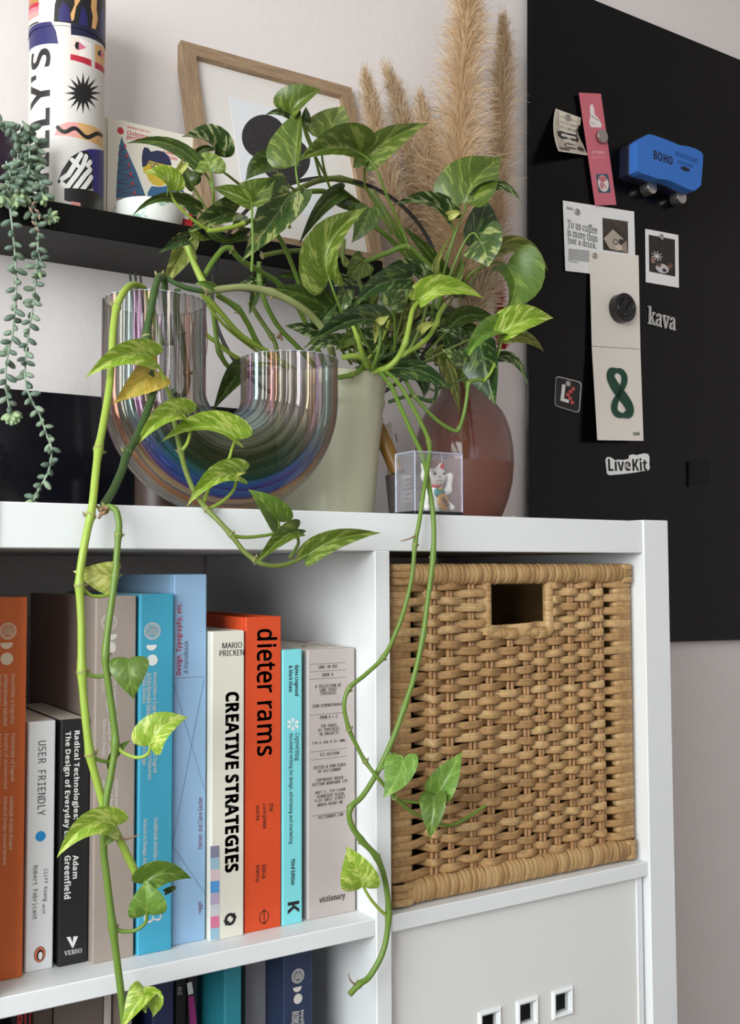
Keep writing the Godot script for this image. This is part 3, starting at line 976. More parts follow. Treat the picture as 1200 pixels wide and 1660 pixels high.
func basket() -> void:
	var zf := -0.020
	var x0 := 0.0262
	var x1 := 0.3480
	var y_top := -0.0485
	var y_bot := SHELF_Y + 0.0005
	var o := thing("wicker_basket", "woven rattan basket with a square hand hole standing in the cube beside the books", "basket", Vector3((x0 + x1) * 0.5, SHELF_Y, -0.17))
	var tones := [rattan(rgb(186, 149, 98), 1), rattan(rgb(178, 139, 90), 2), rattan(rgb(194, 158, 108), 3), rattan(rgb(168, 129, 82), 4), rattan(rgb(182, 144, 95), 5)]
	var stake_mat := rattan(rgb(174, 130, 86), 9)
	var px := [701.4, 729.0, 765.0, 794.0, 827.0, 853.0, 876.7, 900.5, 926.0, 949.0, 972.0]
	var sx := []
	for p in px: sx.append(P(p, 1118, zf).x)
	var hl := P(792, 985, zf).x
	var hr := P(886, 985, zf).x
	var hb := P(838, 1020, zf).y
	var pole_l := x0 + 0.0255
	var pole_r := x1 - 0.0255
	var fy0 := y_bot + 0.0235
	var fy1 := y_top - 0.019
	# stakes, two thin rods each
	for k in sx.size():
		for s in [-1, 1]:
			var b := MB.new()
			var top := fy1 + 0.006
			if k >= 3 and k <= 6: top = hb - 0.004
			var q := PackedVector3Array()
			for i in 9:
				var t := i / 8.0
				q.append(Vector3(sx[k] + s * 0.0021 + 0.0005 * sin(k * 2.0 + t * 7.0 + s), lerpf(fy0 - 0.006, top, t), zf + 0.0006 * sin(t * 11.0 + k + s)))
			tube(b, q, 0.0021, 7)
			part("stake", b.mesh(), stake_mat, o)
	# weft strands, one part for each row
	var rows := 39
	var pitch := (fy1 - fy0) / rows
	for r in rows:
		var y := fy0 + pitch * (r + 0.5)
		var spans := [[0, sx.size() - 1, r % 2 == 0, r % 2 == 0]]
		if y > hb + 0.003: spans = [[0, 2, r % 2 == 0, true], [7, sx.size() - 1, true, r % 2 == 0]]
		for sp in spans:
			var q := PackedVector3Array()
			var key := []
			var lift := rng.randf_range(-0.0006, 0.0006)
			if sp[0] == 0:
				if sp[2]: key += [Vector3(x0 - 0.001, y, zf - 0.012), Vector3(x0 + 0.0012, y, zf - 0.001), Vector3(x0 + 0.006, y, zf + 0.0042), Vector3(pole_l, y, zf + 0.0036)]
				else: key += [Vector3(sx[0] - 0.0125, y + 0.0018, zf - 0.013), Vector3(sx[0] - 0.007, y + 0.001, zf - 0.004)]
			else: key += [Vector3(hr + 0.001, y, zf - 0.006), Vector3(hr + 0.004, y, zf + 0.002)]
			for k in range(sp[0], sp[1] + 1):
				var front: float = 1.0 if (k + r) % 2 == 1 else -1.0
				if sp[0] == 0 and k == 0: front = -1.0 if sp[2] else 1.0
				key.append(Vector3(sx[k], y + lift + 0.0012 * front * sin(k * 1.7 + r), zf + 0.0046 * front))
			if sp[1] == sx.size() - 1:
				if sp[3]: key += [Vector3(pole_r, y, zf + 0.0036), Vector3(x1 - 0.006, y, zf + 0.0042), Vector3(x1 - 0.0012, y, zf - 0.001), Vector3(x1 + 0.001, y, zf - 0.012)]
				else: key += [Vector3(sx[-1] + 0.0075, y + 0.001, zf - 0.005), Vector3(sx[-1] + 0.012, y + 0.0018, zf - 0.013)]
			else: key += [Vector3(hl - 0.004, y, zf + 0.002), Vector3(hl - 0.001, y, zf - 0.006)]
			q = catmull(key, 5)
			var b := MB.new()
			weft(b, q, pitch * rng.randf_range(0.58, 0.66), 0.0016)
			part("weft", b.mesh(), tones[rng.randi() % 5], o)
		if r % 2 == 1:                                   # short wraps round the corner poles
			for s in [0, 1]:
				var key := [Vector3(x0 - 0.001, y, zf - 0.012), Vector3(x0 + 0.001, y, zf - 0.001), Vector3(x0 + 0.006, y, zf + 0.004), Vector3(pole_l - 0.003, y, zf + 0.003), Vector3(pole_l - 0.0005, y, zf - 0.004)]
				if s == 1:
					for i in key.size(): key[i].x = x0 + x1 - key[i].x
				var b := MB.new()
				weft(b, catmull(key, 4), pitch * 0.56, 0.0016)
				part("corner_wrap", b.mesh(), tones[rng.randi() % 5], o)
	# wrapped rims
	var wrap := MB.new()
	var wr := []
	for i in 21:
		var a := TAU * i / 20.0
		var row := PackedVector3Array()
		for e in [[-0.5, 0.93], [-0.36, 1.0], [0.0, 1.03], [0.36, 1.0], [0.5, 0.93]]:
			row.append(Vector3(e[0], cos(a) * e[1], sin(a) * e[1]))
		wr.append(row)
	grid(wrap, wr, false, Vector3(0, 1, 0))
	outward(wrap, 0, Vector3.ZERO)
	var wm := wrap.mesh()
	for e in [[y_top - 0.0103, 0.0104, 0.009, pole_l - 0.010, x1 - 0.014], [y_bot + 0.0118, 0.0116, 0.0095, pole_l - 0.010, x1 - 0.008]]:
		var x: float = e[3]
		while x < e[4]:
			var w := rng.randf_range(0.0047, 0.0068)
			var bs := Basis(Vector3.BACK, rng.randf_range(-0.10, 0.04)) * Basis.from_scale(Vector3(w * 1.05, e[1] * rng.randf_range(0.97, 1.03), e[2] * rng.randf_range(0.95, 1.04)))
			part("rim_wrap", wm, tones[rng.randi() % 5], o, Transform3D(bs, Vector3(x + w * 0.5, e[0], zf)))
			x += w * 0.97
		for s in [0, 1]:                                 # corners of the rim
			for k in 3:
				var y: float = e[0] + (k - 1) * 0.0068
				var key := [Vector3(x0, y, zf - 0.012), Vector3(x0 + 0.001, y, zf + 0.002), Vector3(x0 + 0.006, y, zf + 0.0075), Vector3(pole_l - 0.004, y, zf + 0.0072), Vector3(pole_l - 0.001, y, zf + 0.002)]
				if s == 1:
					for i in key.size(): key[i].x = x0 + x1 - key[i].x - (0.0 if i < 3 else -0.008)
				var b := MB.new()
				weft(b, catmull(key, 4), 0.0036, 0.0016)
				part("corner_wrap", b.mesh(), tones[rng.randi() % 5], o)
	# the wrapped frame of the hand hole
	for e in [[Vector3(hl - 0.003, fy1 + 0.002, zf), Vector3(hl - 0.003, hb - 0.004, zf)], [Vector3(hr + 0.003, fy1 + 0.002, zf), Vector3(hr + 0.003, hb - 0.004, zf)], [Vector3(hl - 0.003, hb - 0.004, zf), Vector3(hr + 0.003, hb - 0.004, zf)]]:
		var d: Vector3 = (e[1] - e[0]).normalized()
		var n := int(e[0].distance_to(e[1]) / 0.0056)
		for k in n + 1:
			var at: Vector3 = e[0].lerp(e[1], (k + 0.5) / (n + 1))
			var side := d.cross(Vector3.BACK).normalized()
			part("hole_wrap", wm, tones[rng.randi() % 5], o, Transform3D(Basis(d * 0.0066, side * 0.0056, d.cross(side) * 0.0052), at))
	# the other walls
	var body: Material = tones[3]
	part("back_wall", box_mesh(Vector3(x0, y_bot, -0.335), Vector3(x1, y_top, -0.329), 0.002), body, o)
	part("side_wall", box_mesh(Vector3(x0, y_bot, -0.33), Vector3(x0 + 0.006, y_top, zf - 0.010), 0.002), body, o)
	part("side_wall", box_mesh(Vector3(x1 - 0.006, y_bot, -0.33), Vector3(x1, y_top, zf - 0.010), 0.002), body, o)
	part("bottom", box_mesh(Vector3(x0, y_bot, -0.33), Vector3(x1, y_bot + 0.006, zf - 0.010), 0.002), body, o)
	var bag := MB.new()
	ball(bag, Vector3(0.187, -0.228, -0.17), Vector3(0.15, 0.133, 0.115), Basis(), 28, 18)
	for k in bag.v.size():
		var p := bag.v[k]
		bag.v[k] = p + Vector3(0.006 * sin(p.y * 60 + p.z * 30), 0.005 * sin(p.x * 70), 0.006 * sin(p.x * 55 + p.y * 40))
	solo("bag", bag.mesh(), mat(rgb(20, 21, 26), 0.7), "black fabric bag lying inside the woven basket behind its hand hole", "bag")

func weft(b: MB, q: PackedVector3Array, h: float, t: float) -> void:   # a flat, slightly cambered strip that stands on edge and follows q
	var rows := []
	var n := q.size()
	for i in n:
		var d := (q[mini(i + 1, n - 1)] - q[maxi(i - 1, 0)]).normalized()
		var out := d.cross(Vector3.UP).normalized() * -1.0
		if out.z < 0.0 and absf(d.x) > 0.3: out = -out
		var pinch := 1.0
		var ring := PackedVector3Array()
		for e in [[-1.0, 0.0], [-0.7, 0.75], [0.0, 1.0], [0.7, 0.75], [1.0, 0.0], [0.7, -0.6], [-0.7, -0.6]]:
			ring.append(q[i] + Vector3.UP * e[0] * h * pinch + out * e[1] * t)
		rows.append(ring)
	var f := b.ix.size()
	grid(b, rows, true, Vector3.ZERO, 1.0, n * 0.12)
	outward(b, f, (q[0] + q[n - 1]) * 0.5)

# ---------------------------------------------------------------- things on top of the cube shelf
func alpha_mat(c: Color, rough: float, metal: float) -> ORMMaterial3D:   # coated or tinted glass: part of the light passes, the rest meets a smooth coloured surface
	var m := ORMMaterial3D.new()
	var im := Image.create(4, 4, false, Image.FORMAT_RGB8)
	im.fill(Color(1, rough, metal))
	m.orm_texture = ImageTexture.create_from_image(im)
	m.albedo_color = c
	m.transparency = BaseMaterial3D.TRANSPARENCY_ALPHA
	m.vertex_color_use_as_albedo = true
	return m

func u_vase() -> void:
	var at := Vector3(-0.0893, 0.1205, -0.14)
	var o := thing("vase", "U-shaped ribbed iridescent glass vase with one arm taller than the other", "vase", Vector3(at.x, 0, at.z))
	var turn := Basis(Vector3.UP, -0.133)
	var rc := 0.0700
	var rt := 0.0500
	var path := []                                   # [point, outward direction in the vase's plane, how far round the bend 0..1, arm]
	for i in 8: path.append([Vector3(-rc, lerpf(0.0865, 0.0, i / 8.0), 0), Vector3(-1, 0, 0), 0.0, -1.0])
	for i in 45:
		var a := PI + PI * i / 44.0
		path.append([Vector3(cos(a) * rc, sin(a) * rc, 0), Vector3(cos(a), sin(a), 0), sin(PI * i / 44.0), lerpf(-1, 1, i / 44.0)])
	for i in range(1, 7): path.append([Vector3(rc, lerpf(0.0, 0.0410, i / 6.0), 0), Vector3(1, 0, 0), 0.0, 1.0])
	var b := MB.new()
	var rows := []
	var cols := []
	var ribs := 30
	var sides := ribs * 8
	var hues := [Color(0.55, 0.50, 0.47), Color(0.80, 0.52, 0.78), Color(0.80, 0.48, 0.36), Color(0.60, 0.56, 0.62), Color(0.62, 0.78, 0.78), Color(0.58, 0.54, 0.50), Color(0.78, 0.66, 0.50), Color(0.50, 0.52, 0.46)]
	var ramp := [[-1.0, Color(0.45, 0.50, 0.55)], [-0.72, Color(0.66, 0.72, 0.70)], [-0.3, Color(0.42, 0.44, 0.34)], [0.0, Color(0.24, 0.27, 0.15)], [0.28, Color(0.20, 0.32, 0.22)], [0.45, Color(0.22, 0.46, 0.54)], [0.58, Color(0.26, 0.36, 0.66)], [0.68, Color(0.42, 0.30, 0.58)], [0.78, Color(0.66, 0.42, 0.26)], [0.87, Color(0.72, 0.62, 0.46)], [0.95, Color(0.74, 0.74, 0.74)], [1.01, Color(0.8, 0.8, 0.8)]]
	for e in path:
		var row := PackedVector3Array()
		var cr := PackedColorArray()
		for j in sides:
			var a := TAU * j / sides
			var ridge := absf(cos(a * ribs * 0.5))
			var r := rt * (1.0 - 0.050 * (1.0 - ridge))
			row.append(at + turn * (e[0] + (e[1] * cos(a) + Vector3(0, 0, 1) * sin(a)) * r))
			var rib := int(round(a / TAU * ribs)) % ribs
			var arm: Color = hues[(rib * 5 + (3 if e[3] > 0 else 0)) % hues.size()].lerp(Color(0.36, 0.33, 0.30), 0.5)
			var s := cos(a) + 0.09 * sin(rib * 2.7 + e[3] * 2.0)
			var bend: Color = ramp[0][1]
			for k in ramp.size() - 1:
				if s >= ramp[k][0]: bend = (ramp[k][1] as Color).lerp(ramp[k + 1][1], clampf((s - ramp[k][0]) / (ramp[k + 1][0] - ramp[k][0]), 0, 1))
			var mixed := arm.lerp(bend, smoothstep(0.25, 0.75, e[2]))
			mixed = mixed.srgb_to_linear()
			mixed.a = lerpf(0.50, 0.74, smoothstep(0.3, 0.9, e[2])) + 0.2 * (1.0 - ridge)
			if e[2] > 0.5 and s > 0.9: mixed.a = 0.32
			cr.append(mixed)
		rows.append(row)
		cols.append(cr)
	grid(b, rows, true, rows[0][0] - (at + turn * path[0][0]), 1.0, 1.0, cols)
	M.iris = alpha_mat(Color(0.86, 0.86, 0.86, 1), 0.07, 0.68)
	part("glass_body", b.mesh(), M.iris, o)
	for k in [0, path.size() - 1]:                    # fluted rims
		var rb := MB.new()
		var loop := PackedVector3Array()
		for j in sides + 1: loop.append(rows[k][j % sides])
		tube(rb, loop, 0.0008, 5, false)
		part("rim", rb.mesh(), alpha_mat(Color(0.75, 0.76, 0.78, 0.7), 0.1, 0.5), o)

func turned(called: String, prof: Array, segs: int, at: Vector3, m: Material, o: Node, label := "") -> MeshInstance3D:
	return part(called, lathe_mesh(prof, segs, at), m, o, Transform3D(), label)

func shelf_top_things() -> void:
	u_vase()
	# glazed pot
	var pot_at := Vector3(0.0895, 0, -0.24)
	var o := thing("plant_pot", "sage cream glazed ceramic pot with two shallow rings behind the U vase, holding the pothos", "pot", pot_at)
	var glaze := mat(rgb(196, 194, 166), 0.22)
	glaze.clearcoat_enabled = true
	glaze.clearcoat = 0.5
	var prof := []
	for e in [[0.0, 0.0], [0.050, 0.0], [0.0525, 0.002], [0.0595, 0.085], [0.0622, 0.110], [0.0645, 0.121], [0.0632, 0.126], [0.0650, 0.134], [0.0668, 0.140], [0.0655, 0.146], [0.0672, 0.156], [0.0690, 0.166], [0.0686, 0.1695], [0.0672, 0.1705], [0.0656, 0.169], [0.064, 0.158], [0.060, 0.13]]: prof.append(Vector2(e[0], e[1]))
	var body := turned("pot_body", prof, 64, pot_at, glaze, o)
	turned("soil", [Vector2(0, 0.150), Vector2(0.03, 0.152), Vector2(0.0625, 0.148)], 32, pot_at, mat(rgb(46, 36, 28), 0.95), o)
	# wire hoop in the pot that holds the pothos up
	o = thing("wire_hoop", "black double wire hoop rising from the pot to support the pothos stems", "plant support", Vector3(0.0895, 0.15, -0.245))
	for s in [-1, 1]:
		var q := PackedVector3Array()
		for i in 65:
			var a := lerpf(-0.36 * PI, 1.36 * PI, i / 64.0)
			q.append(P(530 + cos(a) * (186 + 1.6 * s), 474 - sin(a) * (186 + 1.6 * s), -0.245 + 0.03 * cos(a)))
		var b := MB.new()
		tube(b, q, 0.0011, 7)
		part("wire", b.mesh(), mat(rgb(18, 18, 18), 0.35), o)
	# terracotta glass bottle
	var bt := Vector3(0.3225, 0, -0.285)
	o = thing("bottle_vase", "rounded terracotta pink glass bottle, clear above and frosted below, holding pampas grass", "vase", bt)
	var lower := []
	for e in [[0.0, 0.0], [0.036, 0.0], [0.042, 0.003], [0.0505, 0.020], [0.0578, 0.039], [0.0630, 0.061], [0.0652, 0.0855]]: lower.append(Vector2(e[0], e[1]))
	var upper := []
	for e in [[0.0652, 0.0855], [0.0650, 0.104], [0.0618, 0.125], [0.0565, 0.143], [0.0510, 0.154], [0.0425, 0.165], [0.0360, 0.1725], [0.0322, 0.1775], [0.0302, 0.184], [0.0296, 0.200], [0.0300, 0.222], [0.0310, 0.224], [0.0300, 0.226], [0.0280, 0.222], [0.0275, 0.205]]: upper.append(Vector2(e[0], e[1]))
	var frosted := alpha_mat(Color(rgb(112, 66, 52), 0.95), 0.55, 0.0)
	var clear := alpha_mat(Color(rgb(116, 62, 48), 0.60), 0.07, 0.0)
	turned("frosted_base", lower, 64, bt, frosted, o)
	turned("clear_shoulder", upper, 64, bt, clear, o)
	# lucky cat in a clear box
	lucky_cat()
	# cup with a marker and a tube
	var ct := P(657, 826, -0.22)
	ct.y = 0
	o = thing("pen_cup", "small grey tapered cup standing behind the clear cat box", "cup", ct)
	turned("cup_body", [Vector2(0, 0), Vector2(0.017, 0.0), Vector2(0.018, 0.001), Vector2(0.0235, 0.058), Vector2(0.0225, 0.059), Vector2(0.0215, 0.057), Vector2(0.016, 0.004), Vector2(0, 0.004)], 36, ct, mat(rgb(96, 88, 84), 0.5), o)
	var a := P(649, 774, -0.215)
	var d := (P(612, 692, -0.235) - a).normalized()
	o = thing("marker", "brown gold marker pen with black band leaning in the grey cup", "pen", a)
	for e in [["barrel", 0.007, 0.075, 0.0088, rgb(142, 104, 44)], ["band", 0.002, 0.007, 0.0090, rgb(20, 18, 16)], ["cap", -0.022, 0.002, 0.0086, rgb(120, 90, 42)]]:
		var b := MB.new()
		tube(b, PackedVector3Array([a + d * e[1], a + d * (e[1] + 0.0006), a + d * (e[2] - 0.0006), a + d * e[2]]), [e[3] * 0.93, e[3], e[3], e[3] * 0.93], 24)
		part(e[0], b.mesh(), mat(e[4], 0.35), o)
	o = thing("plastic_tube", "pale flat plastic tube with dark print leaning behind the brown marker", "tube", P(648, 770, -0.25))
	part("sleeve", slab([P(622, 690, -0.262), P(634, 684, -0.262), P(652, 790, -0.235), P(634, 795, -0.235)], Vector3(0, 0, -0.003)), mat(rgb(206, 196, 188), 0.35), o)
	part("print", slab([P(640.5, 703, -0.2565), P(642, 703, -0.2565), P(644.5, 716, -0.253), P(643, 716, -0.253)], Vector3(0, 0, -0.0002)), M.paper_ink, o)
	# folded paper at the right end
	var pb := MB.new()
	var q := [P(822, 836, -0.19), P(832, 828, -0.20), P(845, 838, -0.20), P(868, 836, -0.24), P(838, 828, -0.25)]
	q[0].y = 0.0005; q[2].y = 0.0005; q[3].y = 0.0005
	q[1].y = 0.0145; q[4].y = 0.012
	pb.face([q[0], q[1], q[2]], Vector3(0, 0.3, 1)); pb.face([q[1], q[2], q[3], q[4]], Vector3(0.3, 1, 0.3)); pb.face([q[0], q[1], q[4]], Vector3(-1, 0.3, 0))
	pb.face([q[0], q[2], q[3], q[4]], Vector3.DOWN)
	solo("folded_paper", pb.mesh(), mat(rgb(222, 220, 218), 0.7), "small folded white paper lying beside the terracotta glass bottle", "paper")
	# glossy black panel leaning on the wall behind the vases
	var l := P(-220, 624, -0.362)
	var r := P(452, 660, -0.362)
	o = thing("black_panel", "low glossy black panel leaning against the wall behind the U vase", "panel", Vector3((l.x + r.x) * 0.5, 0, -0.36))
	var g := mat(rgb(14, 14, 20), 0.1)
	part("glass_face", box_mesh(Vector3(l.x, 0.0005, -0.372), Vector3(r.x, P(0, 629, -0.362).y, -0.362), 0.001), g, o)
	# reed sticks behind the vase
	var rb := P(258, 640, -0.25)
	rb.y = 0
	o = thing("reed_bottle", "small dark brown bottle half hidden behind the taller arm of the U vase", "bottle", rb)
	turned("bottle_glass", [Vector2(0, 0.0), Vector2(0.024, 0.0), Vector2(0.025, 0.002), Vector2(0.025, 0.055), Vector2(0.022, 0.062), Vector2(0.011, 0.068), Vector2(0.011, 0.082), Vector2(0.0095, 0.083)], 32, rb, alpha_mat(Color(rgb(58, 40, 32), 0.9), 0.45, 0.0), o)
	var tips := [[210.5, 443], [219, 443], [227.5, 446]]
	for k in 3:
		var b := MB.new()
		var top := P(tips[k][0], tips[k][1], -0.262)
		tube(b, PackedVector3Array([top, Vector3(rb.x + 0.003 * (k - 1), 0.012, rb.z)]), 0.0013, 8)
		solo("reed", b.mesh(), mat(rgb(20, 19, 19), 0.7), ["black reed stick rising behind the U vase, first of three from the tube side", "black reed stick rising behind the U vase, middle one of three", "black reed stick rising behind the U vase, nearest to the pothos"][k], "stick", "black reed sticks")

func sd_capsule(p: Vector3, a: Vector3, b: Vector3, ra: float, rb: float) -> float:
	var ab := b - a
	var t := clampf((p - a).dot(ab) / maxf(ab.length_squared(), 1e-12), 0, 1)
	return p.distance_to(a + ab * t) - lerpf(ra, rb, t)

func surface_nets(bones: Array, cell: float, soft: float) -> ArrayMesh:
	var lo := Vector3(1e9, 1e9, 1e9)
	var hi := -lo
	for e in bones:
		for p in [e[0], e[1]]:
			var r: float = maxf(e[2], e[3]) + cell * 2.5
			lo = lo.min(p - Vector3(r, r, r)); hi = hi.max(p + Vector3(r, r, r))
	var n := Vector3i(((hi - lo) / cell).ceil()) + Vector3i.ONE
	var val := PackedFloat32Array()
	val.resize(n.x * n.y * n.z)
	var k := 0
	for z in n.z:
		for y in n.y:
			for x in n.x:
				var p := lo + Vector3(x, y, z) * cell
				var d := 1e3
				for e in bones:
					var s := sd_capsule(p, e[0], e[1], e[2], e[3])
					if s < d + soft:
						var h := clampf(0.5 + 0.5 * (s - d) / soft, 0, 1)
						d = lerpf(s, d, h) - soft * h * (1.0 - h)
				val[k] = d
				k += 1
	var b := MB.new()
	var id := PackedInt32Array()
	id.resize(val.size())
	id.fill(-1)
	var sx := 1
	var sy := n.x
	var sz := n.x * n.y
	for z in n.z - 1:
		for y in n.y - 1:
			for x in n.x - 1:
				var base := x + y * sy + z * sz
				var sum := Vector3.ZERO
				var cnt := 0
				for c in [[0, 1], [2, 3], [4, 5], [6, 7], [0, 2], [1, 3], [4, 6], [5, 7], [0, 4], [1, 5], [2, 6], [3, 7]]:
					var i0: int = base + (c[0] & 1) + ((c[0] >> 1) & 1) * sy + (c[0] >> 2) * sz
					var i1: int = base + (c[1] & 1) + ((c[1] >> 1) & 1) * sy + (c[1] >> 2) * sz
					if (val[i0] < 0.0) != (val[i1] < 0.0):
						var t := val[i0] / (val[i0] - val[i1])
						var p0 := Vector3(c[0] & 1, (c[0] >> 1) & 1, c[0] >> 2)
						var p1 := Vector3(c[1] & 1, (c[1] >> 1) & 1, c[1] >> 2)
						sum += p0.lerp(p1, t)
						cnt += 1
				if cnt: id[base] = b.add(lo + (Vector3(x, y, z) + sum / cnt) * cell)
	for z in range(1, n.z - 1):
		for y in range(1, n.y - 1):
			for x in range(1, n.x - 1):
				var i := x + y * sy + z * sz
				for ax in 3:
					var step: int = [sx, sy, sz][ax]
					if (val[i] < 0.0) == (val[i + step] < 0.0): continue
					var u: int = [sy, sz, sx][ax]
					var w: int = [sz, sx, sy][ax]
					var q := [id[i], id[i - u], id[i - u - w], id[i - w]]
					if q.has(-1): continue
					if val[i] < 0.0: b.quad(q[0], q[1], q[2], q[3])
					else: b.quad(q[0], q[3], q[2], q[1])
	var s := 0.0
	var mid := (lo + hi) * 0.5
	outward(b, 0, mid)
	return b.mesh()

func lucky_cat() -> void:
	var z1 := -0.02
	var z0 := -0.054
	var x0 := P(673, 780, z1).x
	var x1 := P(749.5, 780, z1).x
	var h := P(700, 733, z1).y
	var o := thing("display_box", "small clear acrylic box with black base around the white cat figurine", "box", Vector3((x0 + x1) * 0.5, 0, (z0 + z1) * 0.5))
	var pane := mat(Color(0.93, 0.93, 0.98, 0.05), 0.03)
	pane.transparency = BaseMaterial3D.TRANSPARENCY_ALPHA
	var t := 0.0009
	part("pane", box_mesh(Vector3(x0, 0.003, z1 - t), Vector3(x1, h, z1), 0.0002), pane, o)
	part("pane", box_mesh(Vector3(x0, 0.003, z0), Vector3(x1, h, z0 + t), 0.0002), pane, o)
	part("pane", box_mesh(Vector3(x0, 0.003, z0 + t), Vector3(x0 + t, h, z1 - t), 0.0002), pane, o)
	part("pane", box_mesh(Vector3(x1 - t, 0.003, z0 + t), Vector3(x1, h, z1 - t), 0.0002), pane, o)
	part("pane", box_mesh(Vector3(x0 + t, h - t, z0 + t), Vector3(x1 - t, h, z1 - t), 0.0002), pane, o)
	part("base_plate", box_mesh(Vector3(x0 - 0.0005, 0.0002, z0 - 0.0005), Vector3(x1 + 0.0005, 0.0032, z1 + 0.0005), 0.0004), M.black, o)
	var eb := MB.new()
	for e in [[x0, z1], [x1, z1], [x0, z0], [x1, z0]]:
		tube(eb, PackedVector3Array([Vector3(e[0], 0.003, e[1]), Vector3(e[0], h, e[1])]), 0.0006, 6)
	for e in [[Vector3(x0, h, z1), Vector3(x1, h, z1)], [Vector3(x0, h, z0), Vector3(x1, h, z0)], [Vector3(x0, h, z0), Vector3(x0, h, z1)], [Vector3(x1, h, z0), Vector3(x1, h, z1)]]:
		tube(eb, PackedVector3Array([e[0], e[1]]), 0.0006, 6)
	part("edges", eb.mesh(), alpha_mat(Color(0.80, 0.82, 0.92, 0.55), 0.1, 0.0), o)
	for k in 6:
		var y := h * (0.58 - 0.075 * k)
		part("print", box_mesh(Vector3(x0 - 0.0002, y, z0 + 0.012), Vector3(x0, y + h * (0.05 if k == 0 else 0.022), z1 - 0.006 - 0.001 * (k % 3)), 0.00005), mat(rgb(140, 134, 134), 0.6), o)
	# the figurine
	var zc := -0.038
	var k := px_size(P(703, 790, zc))
	var c := thing("cat_figurine", "white waving lucky cat figurine with red ears and gold coin in the clear box", "figurine", Vector3(P(703, 790, zc).x, 0.0035, zc))
	var C := func(x: float, y: float, dz: float) -> Vector3:
		var p := P(x, y, zc)
		p.z += dz
		return p
	var s := k
	var bones := [
		[C.call(703, 820, -0.001), C.call(704, 800, -0.002), 16 * s, 12.5 * s],
		[C.call(703, 800, 0.0), C.call(702, 790, 0.001), 11 * s, 10 * s],
		[C.call(693, 772.5, 0.002), C.call(710, 772.5, 0.002), 13.0 * s, 13.0 * s],
		[C.call(699, 777, 0.005), C.call(705, 777, 0.005), 9.0 * s, 9.0 * s],
		[C.call(690, 763, 0.001), C.call(684.5, 752.5, 0.0), 7.4 * s, 2.6 * s], [C.call(710, 763, 0.001), C.call(714.0, 752.5, 0.0), 7.4 * s, 2.6 * s],
		[C.call(715, 801, 0.002), C.call(724, 795, 0.003), 6.2 * s, 5.6 * s], [C.call(724, 795, 0.003), C.call(726, 772, 0.004), 5.2 * s, 5.6 * s],
		[C.call(690, 797, 0.002), C.call(687, 808, 0.008), 5.6 * s, 5.4 * s],
		[C.call(720, 818, 0.002), C.call(724, 824, 0.009), 8.5 * s, 5.4 * s], [C.call(686, 818, 0.002), C.call(684, 824, 0.009), 8.5 * s, 5.4 * s]]
	part("body", surface_nets(bones, 0.0011, 0.0028), mat(rgb(232, 230, 226), 0.25), c)
	var red := mat(rgb(190, 26, 36), 0.35)
	var V := func(called: String, x: float, y: float, dz: float, rx: float, ry: float, rz: float, m: Material, roll := 0.0) -> void:
		var b := MB.new()
		ball(b, C.call(x, y, dz), Vector3(rx, ry, rz) * s, Basis(Vector3.BACK, roll), 16, 10)
		part(called, b.mesh(), m, c)
	V.call("inner_ear", 687.0, 758.0, 0.0050, 4.0, 6.6, 2.2, red, 0.42)
	V.call("inner_ear", 712.4, 758.0, 0.0050, 4.0, 6.6, 2.2, red, -0.32)
	for e in [694.5, 709.5]:
		V.call("eye", e, 769, 0.0112, 2.9, 2.1, 1.3, mat(rgb(86, 118, 70), 0.2))
		V.call("pupil", e, 769, 0.0121, 1.4, 1.7, 0.9, M.ink)
		V.call("brow", e + (2.0 if e > 700 else -2.0), 765, 0.0112, 3.0, 0.6, 0.7, mat(rgb(90, 90, 92), 0.5), 0.15 if e < 700 else -0.15)
	V.call("nose", 702, 774.2, 0.0122, 1.7, 1.2, 1.0, mat(rgb(74, 70, 72), 0.4))
	for e in [-1, 1]:
		V.call("mouth", 702 + 2.3 * e, 780.3, 0.0118, 2.6, 0.55, 0.7, mat(rgb(150, 54, 58), 0.5), -0.45 * e)
		for j in 3: V.call("whisker", 702 + 12.0 * e, 775.5 + 2.0 * j, 0.0092, 3.8, 0.3, 0.4, mat(rgb(120, 120, 122), 0.5), 0.14 * e * (j - 1))
	var cb := MB.new()
	var loop := PackedVector3Array()
	for i in 33: loop.append(C.call(702, 788.5, 0.001) + Vector3(cos(TAU * i / 32) * 11.6 * s, 0.0003 * cos(TAU * i / 16), sin(TAU * i / 32) * 11.4 * s))
	tube(cb, loop, 2.2 * s, 10, false)
	part("collar", cb.mesh(), red, c)
	for i in 7:
		var a := lerpf(0.12, 0.88, i / 6.0) * PI
		var sb := MB.new()
		ball(sb, C.call(702, 788.5, 0.001) + Vector3(cos(a) * 13.6 * s, 0, sin(a) * 13.4 * s), Vector3(0.7, 0.7, 0.7) * s, Basis(), 8, 5)
		part("collar_stud", sb.mesh(), mat(rgb(235, 225, 190), 0.3), c)
	V.call("bell", 703, 793.5, 0.0118, 3.0, 3.0, 2.6, mat(rgb(206, 164, 74), 0.3, 0.8))
	V.call("bib", 706, 799.5, 0.0070, 10.8, 8.5, 4.6, mat(rgb(54, 132, 128), 0.4))
	V.call("coin", 707.5, 815, 0.0120, 11.0, 14.5, 2.6, mat(rgb(198, 148, 62), 0.35, 0.5), 0.38)
	V.call("coin_rim", 707.5, 815, 0.0122, 9.0, 12.2, 2.8, mat(rgb(176, 126, 46), 0.4, 0.4), 0.38)
